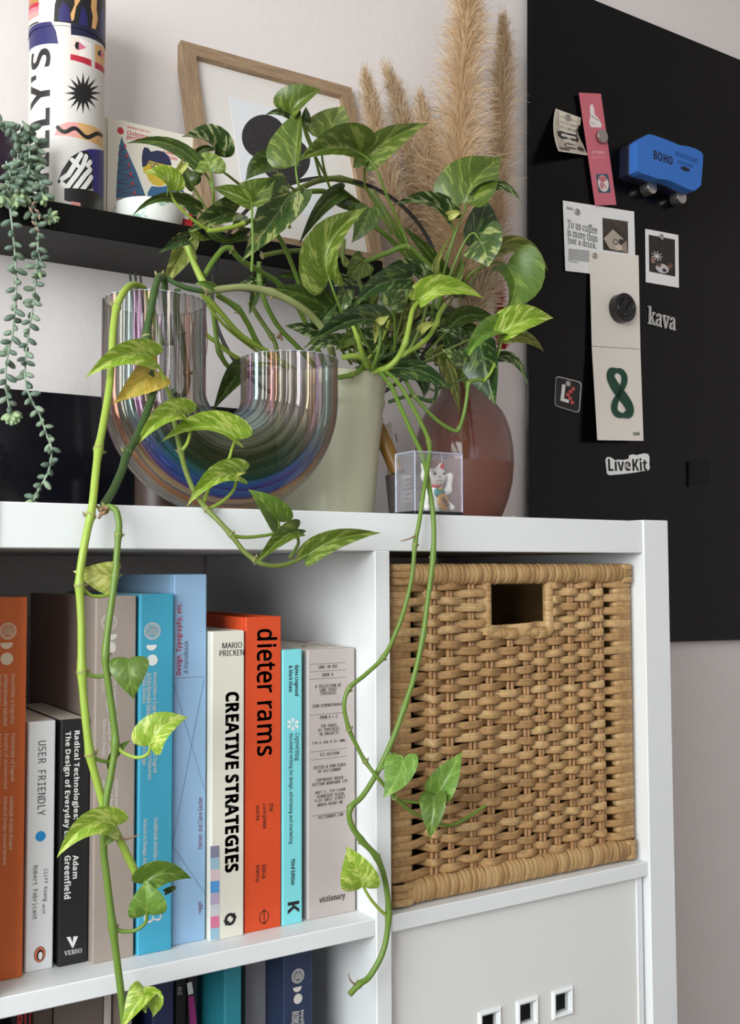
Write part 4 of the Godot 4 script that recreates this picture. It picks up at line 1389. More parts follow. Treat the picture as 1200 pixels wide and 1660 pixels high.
	for j in 4:
		var p: Vector3 = C.call(704.5 + 2.6 * j, 810.0 + 3.4 * j, 0.0145)
		for i in 3:
			part("coin_mark", box_mesh(Vector3(-2.6, -0.42, -0.4) * s + Vector3((i - 1) * 0.4 * s, 0, 0), Vector3(2.6, 0.42, 0.4) * s, 0.00005), M.ink, c, Transform3D(Basis(Vector3.BACK, 0.38 + (i - 1) * 0.5 * (1 - (j % 2))), p + Vector3(0, (i - 1) * 1.1 * s, 0)))
	for e in [[684, 825], [724, 825], [726, 769]]:
		for i in 2: V.call("toe_line", e[0] - 1.6 + 3.2 * i, e[1], 0.0143 if e[1] > 800 else 0.0082, 0.4, 1.8, 0.5, mat(rgb(120, 112, 108), 0.5))

# ---------------------------------------------------------------- things on the floating shelf
func cyl_hit(px: float, py: float, c: Vector3, r: float) -> Vector2:     # where the ray through that pixel meets an upright cylinder: angle from the side that faces the camera, height
	var d := (P(px, py, -0.3) - CAM).normalized()
	var f := Vector2(CAM.x - c.x, CAM.z - c.z)
	var g := Vector2(d.x, d.z)
	var a := g.dot(g)
	var b := f.dot(g)
	var disc_ := b * b - a * (f.dot(f) - r * r)
	var t := (-b - sqrt(maxf(disc_, 0.0))) / a
	var hit := Vector2(f.x + g.x * t, f.y + g.y * t)
	var face := f.normalized()
	return Vector2(atan2(face.cross(hit.normalized()), face.dot(hit.normalized())), CAM.y + d.y * t)

func ledge_things() -> void:
	var top := 0.3345
	# printed tube
	var c := P(107.5, 200, -0.32)
	c.y = top
	var r := 0.0408
	var H := 0.262
	var o := thing("gift_tube", "tall white cardboard tube printed with black letters and a sunburst on the black shelf", "tube", c)
	var im := Image.create(1024, 1024, false, Image.FORMAT_RGB8)
	im.fill(rgb(218, 213, 208))
	var U := func(x: float, y: float) -> Vector2:
		var h := cyl_hit(x / 2.6087, y / 2.6087, c, r)
		return Vector2(512.0 - h.x / TAU * 1024.0, (1.0 - (h.y - top) / H) * 1024.0)
	var poly := func(pts: Array, col: Color) -> void:
		var q := PackedVector2Array()
		for p in pts: q.append(U.call(p[0], p[1]))
		fill_poly(im, q, col)
	var navy := rgb(38, 34, 98)
	var blk := rgb(24, 23, 24)
	var orange := rgb(222, 172, 112)
	var pink := rgb(226, 158, 152)
	var crimson := rgb(188, 36, 60)
	poly.call([[118, -40], [300, -40], [300, 40], [235, 88], [118, 95]], rgb(238, 224, 214))
	poly.call([[228, 92], [232, 20], [250, -40], [448, -40], [448, 175], [300, 100]], blk)
	poly.call([[245, 85], [252, 35], [268, 5], [290, 30], [300, 92], [270, 92]], navy)
	poly.call([[330, 108], [340, 60], [348, 20], [368, 60], [372, 120]], navy)
	poly.call([[418, 150], [424, 60], [436, 20], [442, 160]], navy)
	poly.call([[298, 60], [316, 20], [312, -40], [342, -40], [340, 0], [322, 30], [312, 85], [302, 90]], orange)
	poly.call([[386, 130], [392, 70], [384, 30], [390, -40], [412, -40], [408, 40], [414, 80], [400, 140]], orange)
	for k in 5: poly.call([[122, 60 + 18 * k - 60], [150, 36 + 18 * k - 60], [168, 30 + 20 * k - 60], [162, 56 + 18 * k - 60], [124, 84 + 18 * k - 60]], [rgb(206, 120, 92), rgb(184, 130, 70), crimson, rgb(222, 128, 140), pink][k])
	poly.call([[118, 122], [160, 92], [168, 96], [122, 128]], blk)
	poly.call([[122, 218], [122, 134], [150, 104], [216, 92], [236, 130], [246, 184]], navy)
	poly.call([[300, 98], [448, 172], [448, 212], [300, 146]], rgb(22, 24, 58))
	poly.call([[300, 148], [390, 186], [390, 282], [298, 250]], rgb(240, 232, 226))
	for k in 6: poly.call([[301 + 6 * k, 150 + 2.4 * k], [303 + 6 * k, 151 + 2.4 * k], [303 + 6 * k, 236 + 2 * k], [301 + 6 * k, 235 + 2 * k]], rgb(226, 166, 140))
	poly.call([[334, 178], [322, 176], [316, 192], [322, 206], [334, 210]], blk)
	poly.call([[334, 176], [366, 202], [334, 212]], rgb(214, 112, 140))
	poly.call([[298, 228], [388, 254], [388, 282], [298, 252]], crimson)
	poly.call([[403, 184], [448, 212], [448, 290], [403, 266]], orange)
	poly.call([[428, 210], [416, 216], [414, 232], [428, 240]], blk)
	poly.call([[428, 212], [442, 232], [428, 248]], rgb(214, 112, 140))
	poly.call([[403, 262], [448, 296], [448, 322], [403, 288]], crimson)
	var star := []
	for k in 32:
		var a := TAU * k / 32.0
		var rr := (84.0 if k % 2 == 0 else 40.0) * (1.0 if k % 4 else 1.06)
		star.append([352 + cos(a) * rr * 0.88, 394 + sin(a) * rr])
	poly.call(star, blk)
	poly.call([[230, 572], [240, 535], [285, 516], [335, 518], [335, 584], [280, 574]], pink)
	poly.call([[335, 518], [395, 534], [438, 568], [438, 634], [400, 606], [335, 584]], orange)
	var wave := []
	for k in 25:
		var t := k / 24.0
		wave.append(U.call(244 + 190 * t, 538 + 44 * t + 13 * sin(t * 12.0)))
	fill_path(im, wave, 17.0, blk)
	poly.call([[340, 640], [380, 630], [448, 640], [448, 880], [400, 850], [390, 760]], rgb(38, 36, 120))
	poly.call([[242, 770], [262, 720], [300, 664], [340, 640], [372, 640], [388, 670], [396, 730], [392, 800], [340, 806], [270, 796]], blk)
	var stripes := [[[262, 756], [290, 738], [320, 690], [344, 652]], [[288, 786], [322, 742], [352, 700], [366, 660]], [[318, 796], [342, 764], [362, 738], [384, 716]], [[350, 800], [372, 772], [388, 748]], [[262, 776], [274, 786]], [[330, 700], [306, 676]], [[372, 700], [384, 684]]]
	for s in stripes:
		var q := []
		for p in s: q.append(U.call(p[0], p[1]))
		fill_path(im, q, 20.0, rgb(240, 238, 234))
	poly.call([[272, 796], [392, 806], [448, 850], [448, 930], [340, 872], [272, 846]], blk)
	poly.call([[300, 850], [342, 858], [342, 874], [300, 868]], rgb(222, 150, 140))
	var a1: Vector2 = U.call(130, 300)
	var a2: Vector2 = U.call(212, 300)
	var t1: Vector2 = U.call(180, 205)
	var t2: Vector2 = U.call(180, 868)
	fill_text(im, "MILLY'S", "bold", Rect2(a1.x, t1.y, a2.x - a1.x, t2.y - t1.y), blk, -1)
	var card := tex(mat(Color.WHITE, 0.42), im)
	var seam: Vector2 = cyl_hit(120, 44, c, r)
	var face := Vector2(CAM.x - c.x, CAM.z - c.z).angle()
	for e in [["tube_body", 0.0, seam.y - top, r - 0.0004], ["lid", seam.y - top, H, r + 0.0003]]:
		var b := MB.new()
		var n := 72
		for i in 2:
			for j in n + 1:
				var a := face + PI - TAU * j / n + 0.0
				var y: float = e[1] if i == 0 else e[2]
				b.add(c + Vector3(cos(a) * e[3], y, sin(a) * e[3]), Vector2(float(j) / n, 1.0 - y / H))
		for j in n: b.quad(j, n + 1 + j, n + 2 + j, j + 1)
		outward(b, 0, c + Vector3.UP * 0.1)
		part(e[0], b.mesh(), card, o)
		var cb := MB.new()
		disc(cb, c + Vector3.UP * (e[1] + 0.0005 if e[0] == "tube_body" else e[2] - 0.0005), Vector3.RIGHT, Vector3.FORWARD if e[0] == "lid" else Vector3.BACK, r - 0.0006, 0.0, 48)
		part("end_disc", cb.mesh(), mat(rgb(225, 220, 214), 0.6), o)
	# greeting card
	var zc := -0.345
	var tl := P(175, 190, zc)
	var tr := P(313, 215, zc)
	var ci := Image.create(512, 600, false, Image.FORMAT_RGB8)
	ci.fill(rgb(230, 224, 210))
	var ch := tl.y - top
	var K := func(x: float, y: float) -> Vector2:
		var p := P(x, y, zc)
		return Vector2((p.x - tl.x) / (tr.x - tl.x) * 512.0, (tl.y - p.y) / ch * 600.0)
	var kp := func(pts: Array, col: Color) -> void:
		var q := PackedVector2Array()
		for p in pts: q.append(K.call(p[0], p[1]))
		fill_poly(ci, q, col)
	var teal := rgb(58, 96, 124)
	kp.call([[197, 221], [204, 240], [222, 280], [236, 318], [188, 322], [190, 280], [193, 240]], teal)
	var red := rgb(196, 48, 56)
	for k in 6:
		var y := 236.0 + 15 * k
		fill_path(ci, [K.call(192.5 - k * 0.6, y), K.call(201 + 5.5 * k, y + 6), K.call(192 - k * 0.6, y + 13)], 4.0, rgb(90, 30, 60))
		kp.call([[201 + 3.0 * k, y + 1], [203 + 3.0 * k, y - 3], [205 + 3.0 * k, y + 1], [203 + 3.0 * k, y + 5]], red)
	var dot: Vector2 = K.call(195.5, 212)
	fill_oval(ci, dot.x, dot.y, 19, 19, red)
	for e in [["Whether you're a", 206, 203.2, 243, 208.6], ["Christmas tree", 206, 210.6, 258, 218.2], ["person", 206, 219.4, 233, 226.6], ["Cookie", 265, 242.6, 287, 248.4], ["person", 265, 251.0, 287, 258.6]]:
		var p: Vector2 = K.call(e[1], e[2])
		var q: Vector2 = K.call(e[1], e[4])
		var w2: Vector2 = K.call(e[3], e[2])
		fill_text(ci, e[0], "bold", Rect2(p.x, p.y, w2.x - p.x, q.y - p.y), red)
	var K2 := func(x: float, y: float) -> Vector2: return K.call(160.0 + x / 5.4765, 180.0 + y / 5.479)     # art measured on a close-up
	var ka := func(pts: Array, col: Color) -> void:
		var q := PackedVector2Array()
		for p in pts: q.append(K2.call(p[0], p[1]))
		fill_poly(ci, q, col)
	ka.call([[392, 500], [400, 490], [440, 440], [520, 455], [640, 470], [660, 520], [650, 590], [600, 650], [540, 672], [480, 655], [440, 610], [425, 560], [398, 550]], rgb(206, 178, 62))
	ka.call([[388, 500], [382, 420], [392, 350], [405, 322], [440, 328], [464, 362], [520, 350], [580, 362], [625, 405], [648, 470], [640, 486], [560, 470], [500, 455], [450, 440], [420, 490], [400, 496]], rgb(38, 44, 78))
	for e in [[478, 532, 28.0, rgb(214, 66, 54)], [560, 545, 22.0, rgb(214, 66, 54)], [514, 500, 30.0, rgb(40, 72, 108)], [514, 500, 22.0, rgb(206, 178, 62)], [592, 510, 26.0, rgb(40, 72, 108)], [592, 510, 19.0, rgb(206, 178, 62)], [512, 502, 15.0, rgb(228, 210, 150)], [512, 502, 9.0, rgb(30, 30, 36)], [590, 508, 13.0, rgb(228, 210, 150)], [590, 508, 8.0, rgb(30, 30, 36)]]:
		var p: Vector2 = K2.call(e[0], e[1])
		fill_oval(ci, p.x, p.y, e[2] * 0.68, e[2] * 0.68, e[3])
	fill_path(ci, [K2.call(446, 456), K2.call(490, 520)], 4.0, rgb(40, 72, 108))
	fill_path(ci, [K2.call(446, 456), K2.call(500, 474)], 4.0, rgb(40, 72, 108))
	fill_path(ci, [K2.call(538, 512), K2.call(568, 514)], 4.0, rgb(40, 72, 108))
	ka.call([[436, 722], [470, 668], [540, 676], [610, 664], [680, 640], [730, 664], [758, 718], [770, 800], [430, 800]], rgb(58, 100, 142))
	o = thing("greeting_card", "cream illustrated Christmas card with a blue tree and a bespectacled figure beside the tube", "card", Vector3((tl.x + tr.x) * 0.5, top, zc))
	part("front", slab([tl, Vector3(tr.x, tl.y, zc), Vector3(tr.x, top + 0.0003, zc), Vector3(tl.x, top + 0.0003, zc)], Vector3(0, 0, -0.0006)), tex(mat(Color.WHITE, 0.6), ci), o)
	part("fold", box_mesh(Vector3(tl.x - 0.0035, top + 0.0003, zc - 0.012), Vector3(tl.x - 0.0004, tl.y, zc - 0.0006), 0.0005), mat(rgb(214, 206, 192), 0.6), o)
	part("back", slab([tl + Vector3(0, 0, -0.012), Vector3(tr.x, tl.y, zc - 0.012), Vector3(tr.x, top + 0.0003, zc - 0.012), Vector3(tl.x, top + 0.0003, zc - 0.012)], Vector3(0, 0, -0.0006)), mat(rgb(222, 214, 200), 0.6), o)
	# marbled bowl
	var mug := P(242, 350, -0.315)
	mug.y = top
	var mr := (P(303, 340, -0.315) - P(181, 340, -0.315)).x * 0.5 * 0.86
	var mh := P(242, 316, -0.315 + mr).y - top
	var mi := Image.create(512, 128, false, Image.FORMAT_RGB8)
	var nn := FastNoiseLite.new()
	nn.seed = 21; nn.frequency = 0.012; nn.fractal_octaves = 4; nn.domain_warp_enabled = true; nn.domain_warp_amplitude = 40.0
	for y in 128:
		for x in 512:
			var g := nn.get_noise_2d(x * 0.8, y * 1.9)
			mi.set_pixel(x, y, rgb(232, 232, 226).lerp(rgb(96, 156, 126), smoothstep(0.12, 0.42, g) * 0.8))
	o = thing("bowl", "white bowl with green marbling standing before the Christmas card", "bowl", mug)
	turned("bowl_body", [Vector2(0, 0), Vector2(mr * 0.86, 0.0), Vector2(mr * 0.93, 0.002), Vector2(mr, mh * 0.6), Vector2(mr, mh - 0.001), Vector2(mr - 0.001, mh), Vector2(mr - 0.003, mh - 0.001), Vector2(mr * 0.9, 0.006), Vector2(0, 0.006)], 56, mug, tex(mat(Color.WHITE, 0.3), mi), o)
	# red box
	var rl := P(298, 372, -0.30)
	var rr2 := P(313, 372, -0.30)
	o = thing("gift_box", "small red box with a white ribbon tucked behind leaves beside the marbled bowl", "box", Vector3((rl.x + rr2.x) * 0.5, top, -0.31))
	part("box_body", box_mesh(Vector3(rl.x, top + 0.0002, -0.325), Vector3(rr2.x, P(305, 335, -0.30).y, -0.30), 0.001), mat(rgb(186, 34, 44), 0.5), o)
	part("ribbon", box_mesh(Vector3(rl.x - 0.0004, P(305, 356, -0.30).y, -0.3255), Vector3(rl.x + 0.006, P(305, 342, -0.30).y, -0.2995), 0.0004), mat(rgb(228, 224, 220), 0.6), o)
	# picture frame leaning on the wall
	var a := P(293, 66, -0.385)
	var b2 := P(570, 140, -0.385)
	var lo := Vector3(a.x, top + 0.0005, -0.302)
	var ex := Vector3.RIGHT
	var ey := (Vector3(a.x, 0.606, -0.385) - lo).normalized()
	var ez := ex.cross(ey)
	var fw := b2.x - a.x
	var fh := (Vector3(a.x, 0.606, -0.385) - lo).length()
	o = thing("picture_frame", "light wooden frame with a white mat around a print of a black speckled double circle", "picture", lo + ex * fw * 0.5)
	var X := Transform3D(Basis(ex, ey, ez), lo)
	var wi := Image.create(256, 64, false, Image.FORMAT_RGB8)
	var wn := FastNoiseLite.new()
	wn.seed = 31; wn.frequency = 1.0; wn.fractal_octaves = 4
	for y in 64:
		for x in 256:
			var g := wn.get_noise_2d(x * 0.012, y * 0.16) * 0.6 + wn.get_noise_2d(x * 0.05, y * 0.5) * 0.35
			wi.set_pixel(x, y, rgb(172, 146, 116).lerp(rgb(122, 98, 74), clampf(0.4 + g, 0, 1)))
	var wm := tex(mat(Color.WHITE, 0.55), wi)
	var w := 0.0185
	for e in 4:                                          # four mitred bars
		var q: Array = [[Vector2(0, 0), Vector2(0, fh), Vector2(w, fh - w), Vector2(w, w)], [Vector2(0, fh), Vector2(fw, fh), Vector2(fw - w, fh - w), Vector2(w, fh - w)], [Vector2(fw, fh), Vector2(fw, 0), Vector2(fw - w, w), Vector2(fw - w, fh - w)], [Vector2(fw, 0), Vector2(0, 0), Vector2(w, w), Vector2(fw - w, w)]][e]
		var b := MB.new()
		var L: float = q[0].distance_to(q[1]) / 0.22
		var uvs := [Vector2(0, 0.02), Vector2(L, 0.02), Vector2(L, 0.6), Vector2(0, 0.6)]
		var f3 := []
		var bk := []
		for p in q:
			f3.append(Vector3(p.x, p.y, 0.0)); bk.append(Vector3(p.x, p.y, -0.020))
		var ch2 := 0.0012
		b.face(f3, Vector3.BACK, uvs)
		b.face(bk, Vector3.FORWARD, uvs)
		var oc: Vector3 = (f3[0] + f3[1]) * 0.5 - (f3[2] + f3[3]) * 0.5
		b.face([f3[0], f3[1], bk[1], bk[0]], oc, [Vector2(0, 0.62), Vector2(L, 0.62), Vector2(L, 0.98), Vector2(0, 0.98)])
		b.face([f3[3], f3[2], bk[2], bk[3]], -oc, [Vector2(0, 0.62), Vector2(L, 0.62), Vector2(L, 0.98), Vector2(0, 0.98)])
		part("frame_bar", b.mesh(), wm, o, X)
	part("mat_board", box_mesh(Vector3(w - 0.002, w - 0.002, -0.010), Vector3(fw - w + 0.002, fh - w + 0.002, -0.008), 0.0002), mat(rgb(222, 217, 212), 0.75), o, X)
	part("back_board", box_mesh(Vector3(0.004, 0.004, -0.0195), Vector3(fw - 0.004, fh - 0.004, -0.0145), 0.0002), mat(rgb(120, 92, 66), 0.8), o, X)
	var Lc := func(x: float, y: float) -> Vector2:
		var d := P(x, y, -0.3) - CAM
		var pl := lo - ez * 0.0078
		var t := (pl - CAM).dot(ez) / d.dot(ez)
		var h := CAM + d * t - lo
		return Vector2(h.dot(ex), h.dot(ey))
	var p0: Vector2 = Lc.call(371, 157)
	var mx := p0.x
	var my := fh - p0.y
	var pw := fw - 2.0 * mx
	var ph := fh - 2.0 * my
	var pi_ := Image.create(384, 448, false, Image.FORMAT_RGB8)
	pi_.fill(rgb(220, 221, 225))
	for e in [[428, 222, 36, 36], [446, 242, 34, 36], [463, 259, 40, 38]]:
		var ring := PackedVector2Array()
		for j in 40:
			var g: Vector2 = Lc.call(e[0] + cos(TAU * j / 40.0) * e[2], e[1] + sin(TAU * j / 40.0) * e[3])
			ring.append(Vector2((g.x - mx) / pw * 384.0, (fh - my - g.y) / ph * 448.0))
		fill_poly(pi_, ring, rgb(36, 33, 35))
	var rr := RandomNumberGenerator.new()
	rr.seed = 5
	for k in 420:
		var x := rr.randi() % 384
		var y := rr.randi() % 448
		if pi_.get_pixel(x, y).r < 0.3: pi_.fill_rect(Rect2i(x, y, 1 + rr.randi() % 3, 1 + rr.randi() % 2), rgb(150, 148, 146))
	part("print", slab([Vector3(mx, fh - my, -0.0076), Vector3(fw - mx, fh - my, -0.0076), Vector3(fw - mx, my, -0.0076), Vector3(mx, my, -0.0076)], Vector3(0, 0, -0.0004)), tex(mat(Color.WHITE, 0.6), pi_), o, X)
	# purple pot of the trailing succulent
	var pp := P(-32, 330, -0.325)
	pp.y = top
	o = thing("succulent_pot", "dark purple pot at the left edge of the black shelf under the trailing succulent", "pot", pp)
	turned("pot_body", [Vector2(0, 0), Vector2(0.027, 0), Vector2(0.0285, 0.002), Vector2(0.0345, 0.072), Vector2(0.0345, 0.078), Vector2(0.032, 0.079), Vector2(0.030, 0.074), Vector2(0.026, 0.02)], 48, pp, mat(rgb(62, 40, 66), 0.35), o)
	turned("soil", [Vector2(0, 0.069), Vector2(0.030, 0.068)], 24, pp, mat(rgb(46, 36, 28), 0.95), o)

# ---------------------------------------------------------------- things on the glass board
func board_quad(l: Array, z: float) -> Array:
	var q := []
	for k in 4: q.append(P(l[k][0], l[k][1], z + (l[k][2] if l[k].size() > 2 else 0.0)))
	return q

func magnet(px: float, py: float, r: float, z: float, depth: float, m: Material, label: String, group := "", dark := false) -> Node3D:
	var c := P(px, py, z + depth)
	var k := px_size(c)
	var o := thing("magnet", label, "magnet", Vector3(c.x, c.y, z), group)
	var rr := r * k
	var e := minf(0.0008, depth * 0.3)
	var bs := Basis(Vector3.RIGHT, PI / 2)
	part("disc", lathe_mesh([Vector2(0, 0), Vector2(rr, 0), Vector2(rr, depth - e), Vector2(rr - e, depth), Vector2(0, depth)], 32, Vector3(c.x, c.y, z), bs), m, o)
	return o

func photo_picture(w: int, h: int, kind: int) -> Image:
	var im := Image.create(w, h, false, Image.FORMAT_RGB8)
	var n := FastNoiseLite.new()
	n.seed = 40 + kind; n.frequency = 0.03; n.fractal_octaves = 3
	for y in h:
		for x in w:
			var g := 0.5 + 0.5 * n.get_noise_2d(x, y)
			if kind == 0: im.set_pixel(x, y, rgb(206, 196, 178).lerp(rgb(150, 140, 124), g * g))
			elif kind == 1: im.set_pixel(x, y, rgb(40, 34, 30).lerp(rgb(112, 96, 84), g * 0.9 * (1.0 - y / float(h))))
			else: im.set_pixel(x, y, rgb(26, 23, 22).lerp(rgb(58, 46, 42), g * g))
	return im

func board_things() -> void:
	var zb := -0.3800
	# curled black and white photo
	var im := photo_picture(160, 200, 0)
	im.fill_rect(Rect2i(0, 0, 160, 6), rgb(222, 214, 200)); im.fill_rect(Rect2i(0, 0, 6, 200), rgb(222, 214, 200)); im.fill_rect(Rect2i(154, 0, 6, 200), rgb(222, 214, 200)); im.fill_rect(Rect2i(0, 194, 160, 6), rgb(222, 214, 200))
	fill_path(im, [Vector2(20, 60), Vector2(58, 72)], 4.0, rgb(120, 110, 98))
	fill_oval(im, 116, 76, 30, 26, rgb(120, 110, 100)); fill_oval(im, 112, 84, 18, 14, rgb(176, 166, 150))
	fill_oval(im, 48, 116, 28, 21, rgb(38, 34, 32), 0.1); fill_oval(im, 116, 116, 26, 20, rgb(44, 38, 36), 0.1)
	fill_path(im, [Vector2(72, 106), Vector2(94, 106)], 9.0, rgb(40, 36, 34)); fill_path(im, [Vector2(22, 104), Vector2(134, 98)], 6.0, rgb(40, 36, 34))
	fill_oval(im, 78, 164, 34, 14, rgb(92, 82, 74)); fill_oval(im, 134, 170, 20, 12, rgb(64, 58, 54)); fill_oval(im, 40, 184, 30, 8, rgb(98, 88, 80))
	var q := board_quad([[901, 176, 0.002], [942, 191, 0.002], [953.5, 252, 0.004], [906, 245, 0.034]], zb)
	solo("photo", slab(q, Vector3(0, 0, -0.0005), 8, Vector3(-0.0035, 0, -0.004)), tex(mat(Color.WHITE, 0.45), im), "small curled black and white photo of sunglasses, highest on the black board", "photo")
	magnet(922, 190, 5.2, zb + 0.004, 0.002, M.chrome, "tiny silver magnet holding the curled sunglasses photo", "small disc magnets")
	# pink bookmark
	im = Image.create(96, 460, false, Image.FORMAT_RGB8)
	im.fill(rgb(206, 108, 122))
	fill_poly(im, PackedVector2Array([Vector2(38, 60), Vector2(44, 46), Vector2(52, 46), Vector2(56, 60), Vector2(56, 88), Vector2(70, 104), Vector2(80, 128), Vector2(76, 140), Vector2(30, 140), Vector2(26, 120), Vector2(36, 92)]), rgb(232, 222, 220))
	fill_path(im, [Vector2(40, 92), Vector2(54, 104), Vector2(70, 112)], 3.0, rgb(120, 90, 96)); fill_path(im, [Vector2(34, 120), Vector2(50, 128)], 3.0, rgb(150, 120, 126))
	fill_text(im, "#*#&$#", "bold", Rect2(20, 237, 56, 11), rgb(232, 190, 194))
	fill_path(im, [Vector2(14, 264), Vector2(80, 264)], 2.0, rgb(226, 168, 174))
	fill_poly(im, PackedVector2Array([Vector2(22, 336), Vector2(26, 332), Vector2(74, 332), Vector2(78, 336), Vector2(78, 406), Vector2(74, 410), Vector2(26, 410), Vector2(22, 406)]), rgb(58, 84, 94))
	fill_oval(im, 50, 371, 24, 34, rgb(226, 214, 208)); fill_oval(im, 50, 352, 18, 12, rgb(196, 110, 116)); fill_oval(im, 42, 380, 9, 14, rgb(198, 130, 134)); fill_path(im, [Vector2(40, 358), Vector2(52, 372), Vector2(60, 390)], 4.0, rgb(196, 104, 112))
	q = board_quad([[939, 150, 0.006], [974.5, 152, 0.006], [999.6, 332, 0.006], [965.5, 333, 0.006]], zb)
	solo("bookmark", slab(q, Vector3(0, 0, -0.0008)), tex(mat(Color.WHITE, 0.5), im), "long pink paper bookmark tilted on the black board beside the curled photo", "bookmark")
	magnet(978.5, 220, 11.0, zb + 0.0062, 0.007, M.chrome, "round silver magnet on the right edge of the pink bookmark")
	# board eraser
	var ez := zb + 0.040
	var e0 := thing("board_eraser", "blue foam board eraser with dark print stuck to the black glass board", "eraser", P(1085, 262, zb))
	var out := [[1034.5, 229], [1040, 224], [1051.5, 217.5], [1060, 219], [1080, 226], [1092, 231], [1103, 235.5], [1116, 237], [1128, 241], [1136, 245.5], [1140, 250], [1140, 262], [1137, 300], [1132, 305], [1126, 309.5], [1112, 305], [1098, 298], [1084, 292], [1066, 289.5], [1054, 285], [1040, 281], [1034, 277]]
	var pts := []
	for p in out:
		var w := P(p[0], p[1], ez)
		pts.append(w)
	var blue := mat(rgb(52, 112, 196), 0.75)
	var back := []
	for w in pts: back.append(w + Vector3(0, 0, -0.018))
	part("foam", plate(back, Vector3(0, 0, 0.018)), blue, e0)
	var mid := []
	for w in pts: mid.append(w + Vector3(0, 0, -0.021))
	part("felt_edge", plate(mid, Vector3(0, 0, 0.003)), mat(rgb(52, 62, 84), 0.8), e0)
	var deep := []
	for w in pts: deep.append(Vector3(w.x, w.y, zb + 0.0004))
	part("base", plate(deep, Vector3(0, 0, 0.0186)), mat(rgb(14, 20, 46), 0.6), e0)
	var bi := mat(rgb(20, 28, 48), 0.6)
	var tr := func(s: String, f: String, l: float, t: float, r: float, bt: float, m: Material) -> void:   
		var wq := where(l, t, r, bt, ez + 0.0002)
		text(e0, s, f, wq[0], Vector3(1, -0.04, 0).normalized(), Vector3(0.04, 1, 0).normalized(), wq[1], wq[2] * 0.9, m)
	tr.call("BOHO", "bold", 1060, 248, 1090.5, 263.5, bi)
	var bi2 := mat(rgb(34, 74, 140), 0.6)
	tr.call("WHITEBOARD", "sans", 1095, 251, 1131, 259, bi2)
	tr.call("ERASER", "sans", 1100, 263, 1123, 269, bi2)
	flat_oval(e0, "badge", 1111, 274, 11, 3.6, ez + 0.0002, bi)
	for e in [[1056, 303, "silver magnet under the blue eraser, nearer to the pink bookmark"], [1104, 319, "silver magnet under the blue eraser, farther from the pink bookmark"]]:
		var mg := magnet(e[0] + 2.5, e[1], 10.8, zb + 0.002, 0.018, M.chrome, e[2], "magnets under the eraser")
		var c := P(e[0] + 2.5, e[1], zb + 0.02)
		part("neck", lathe_mesh([Vector2(0.0, 0.0), Vector2(0.0045, 0.0), Vector2(0.0045, 0.003), Vector2(0, 0.003)], 20, Vector3(c.x, c.y, zb + 0.0003), Basis(Vector3.RIGHT, PI / 2)), M.black, mg)
	# coffee card
	var card := thing("postcard", "white coffee card with serif text and a small dark photo on the black board", "card", P(972, 385, zb))
	part("sheet", slab(board_quad([[913, 325], [1028.3, 343], [1031, 452], [917, 439]], zb + 0.0025), Vector3(0, 0, -0.0006)), mat(rgb(238, 237, 236), 0.55), card)
	var gi := mat(rgb(74, 72, 72), 0.6)
	var gz := zb + 0.0027
	var sl := Vector3(1, 0.0, 0)
	for e in [["kava", "serif", 919, 334.5, 929.5, 340.5], ["To us coffee", "serif", 920.5, 360, 968, 375.5], ["is more than", "serif", 920, 374, 969, 388.5], ["just a drink.", "serif", 920.5, 387, 967.5, 403]]:
		var wq := where(e[2], e[3], e[4], e[5], gz)
		text(card, e[0], e[1], wq[0], Vector3.RIGHT, Vector3.UP, wq[1], wq[2] * 0.86, gi)
	for k in 9:
		flat_line(card, "text_line", [[921.5, 403.8 + 2.35 * k], [955.5 if k < 8 else 938, 407.6 + 2.35 * k]], 0.0010, gz - 0.0002, gi)
	im = photo_picture(120, 150, 1)
	fill_poly(im, PackedVector2Array([Vector2(4, 96), Vector2(48, 46), Vector2(96, 84), Vector2(70, 146), Vector2(30, 140)]), rgb(178, 166, 152)); fill_poly(im, PackedVector2Array([Vector2(60, 140), Vector2(112, 90), Vector2(118, 148)]), rgb(150, 138, 126))
	fill_oval(im, 60, 104, 12, 13, rgb(48, 36, 30)); fill_oval(im, 60, 104, 8, 9, rgb(190, 178, 164)); fill_oval(im, 84, 100, 9, 14, rgb(54, 42, 36)); fill_oval(im, 76, 128, 16, 14, rgb(206, 190, 176))
	part("picture", slab(board_quad([[977, 353], [1018, 359], [1019, 411], [978, 405]], gz), Vector3(0, 0, -0.0002)), tex(mat(Color.WHITE, 0.5), im), card)
	magnet(937.5, 343, 5.2, zb + 0.0026, 0.003, M.chrome, "tiny silver magnet at the top of the white coffee card", "small disc magnets")
	# calendar strip with the number 8
	var cal := thing("calendar_strip", "long cream calendar strip with a dark green number 8 hanging on the black board", "calendar", P(1000, 560, zb))
	q = board_quad([[956.5, 407.5, 0.004], [1035.5, 414, 0.004], [1038.5, 565.5, 0.006], [960, 561, 0.008]], zb)
	var cm := mat(rgb(238, 230, 220), 0.65)
	part("upper_leaf", slab(q, Vector3(0, 0, -0.0007)), cm, cal)
	q = board_quad([[960, 561.8, 0.008], [1038.5, 566.3, 0.006], [1043.5, 714.6, 0.016], [969, 713.5, 0.020]], zb)
	part("lower_leaf", slab(q, Vector3(0, 0, -0.0007)), cm, cal)
	var n3: Vector3 = (q[1] - q[0]).cross(q[0] - q[3]).normalized()
	if n3.z < 0: n3 = -n3
	var L := func(px: float, py: float) -> Vector3:
		var d := P(px, py, zb) - CAM
		return CAM + d * ((q[0] + n3 * 0.0002 - CAM).dot(n3) / d.dot(n3))
	var rx: Vector3 = (L.call(1024, 637) - L.call(986, 637)).normalized()
	var ry := n3.cross(rx)
	var eight := MB.new()                               # a high contrast 8: one looping stroke, heavy on the falling diagonal
	var ec: Vector3 = L.call(1005, 637)
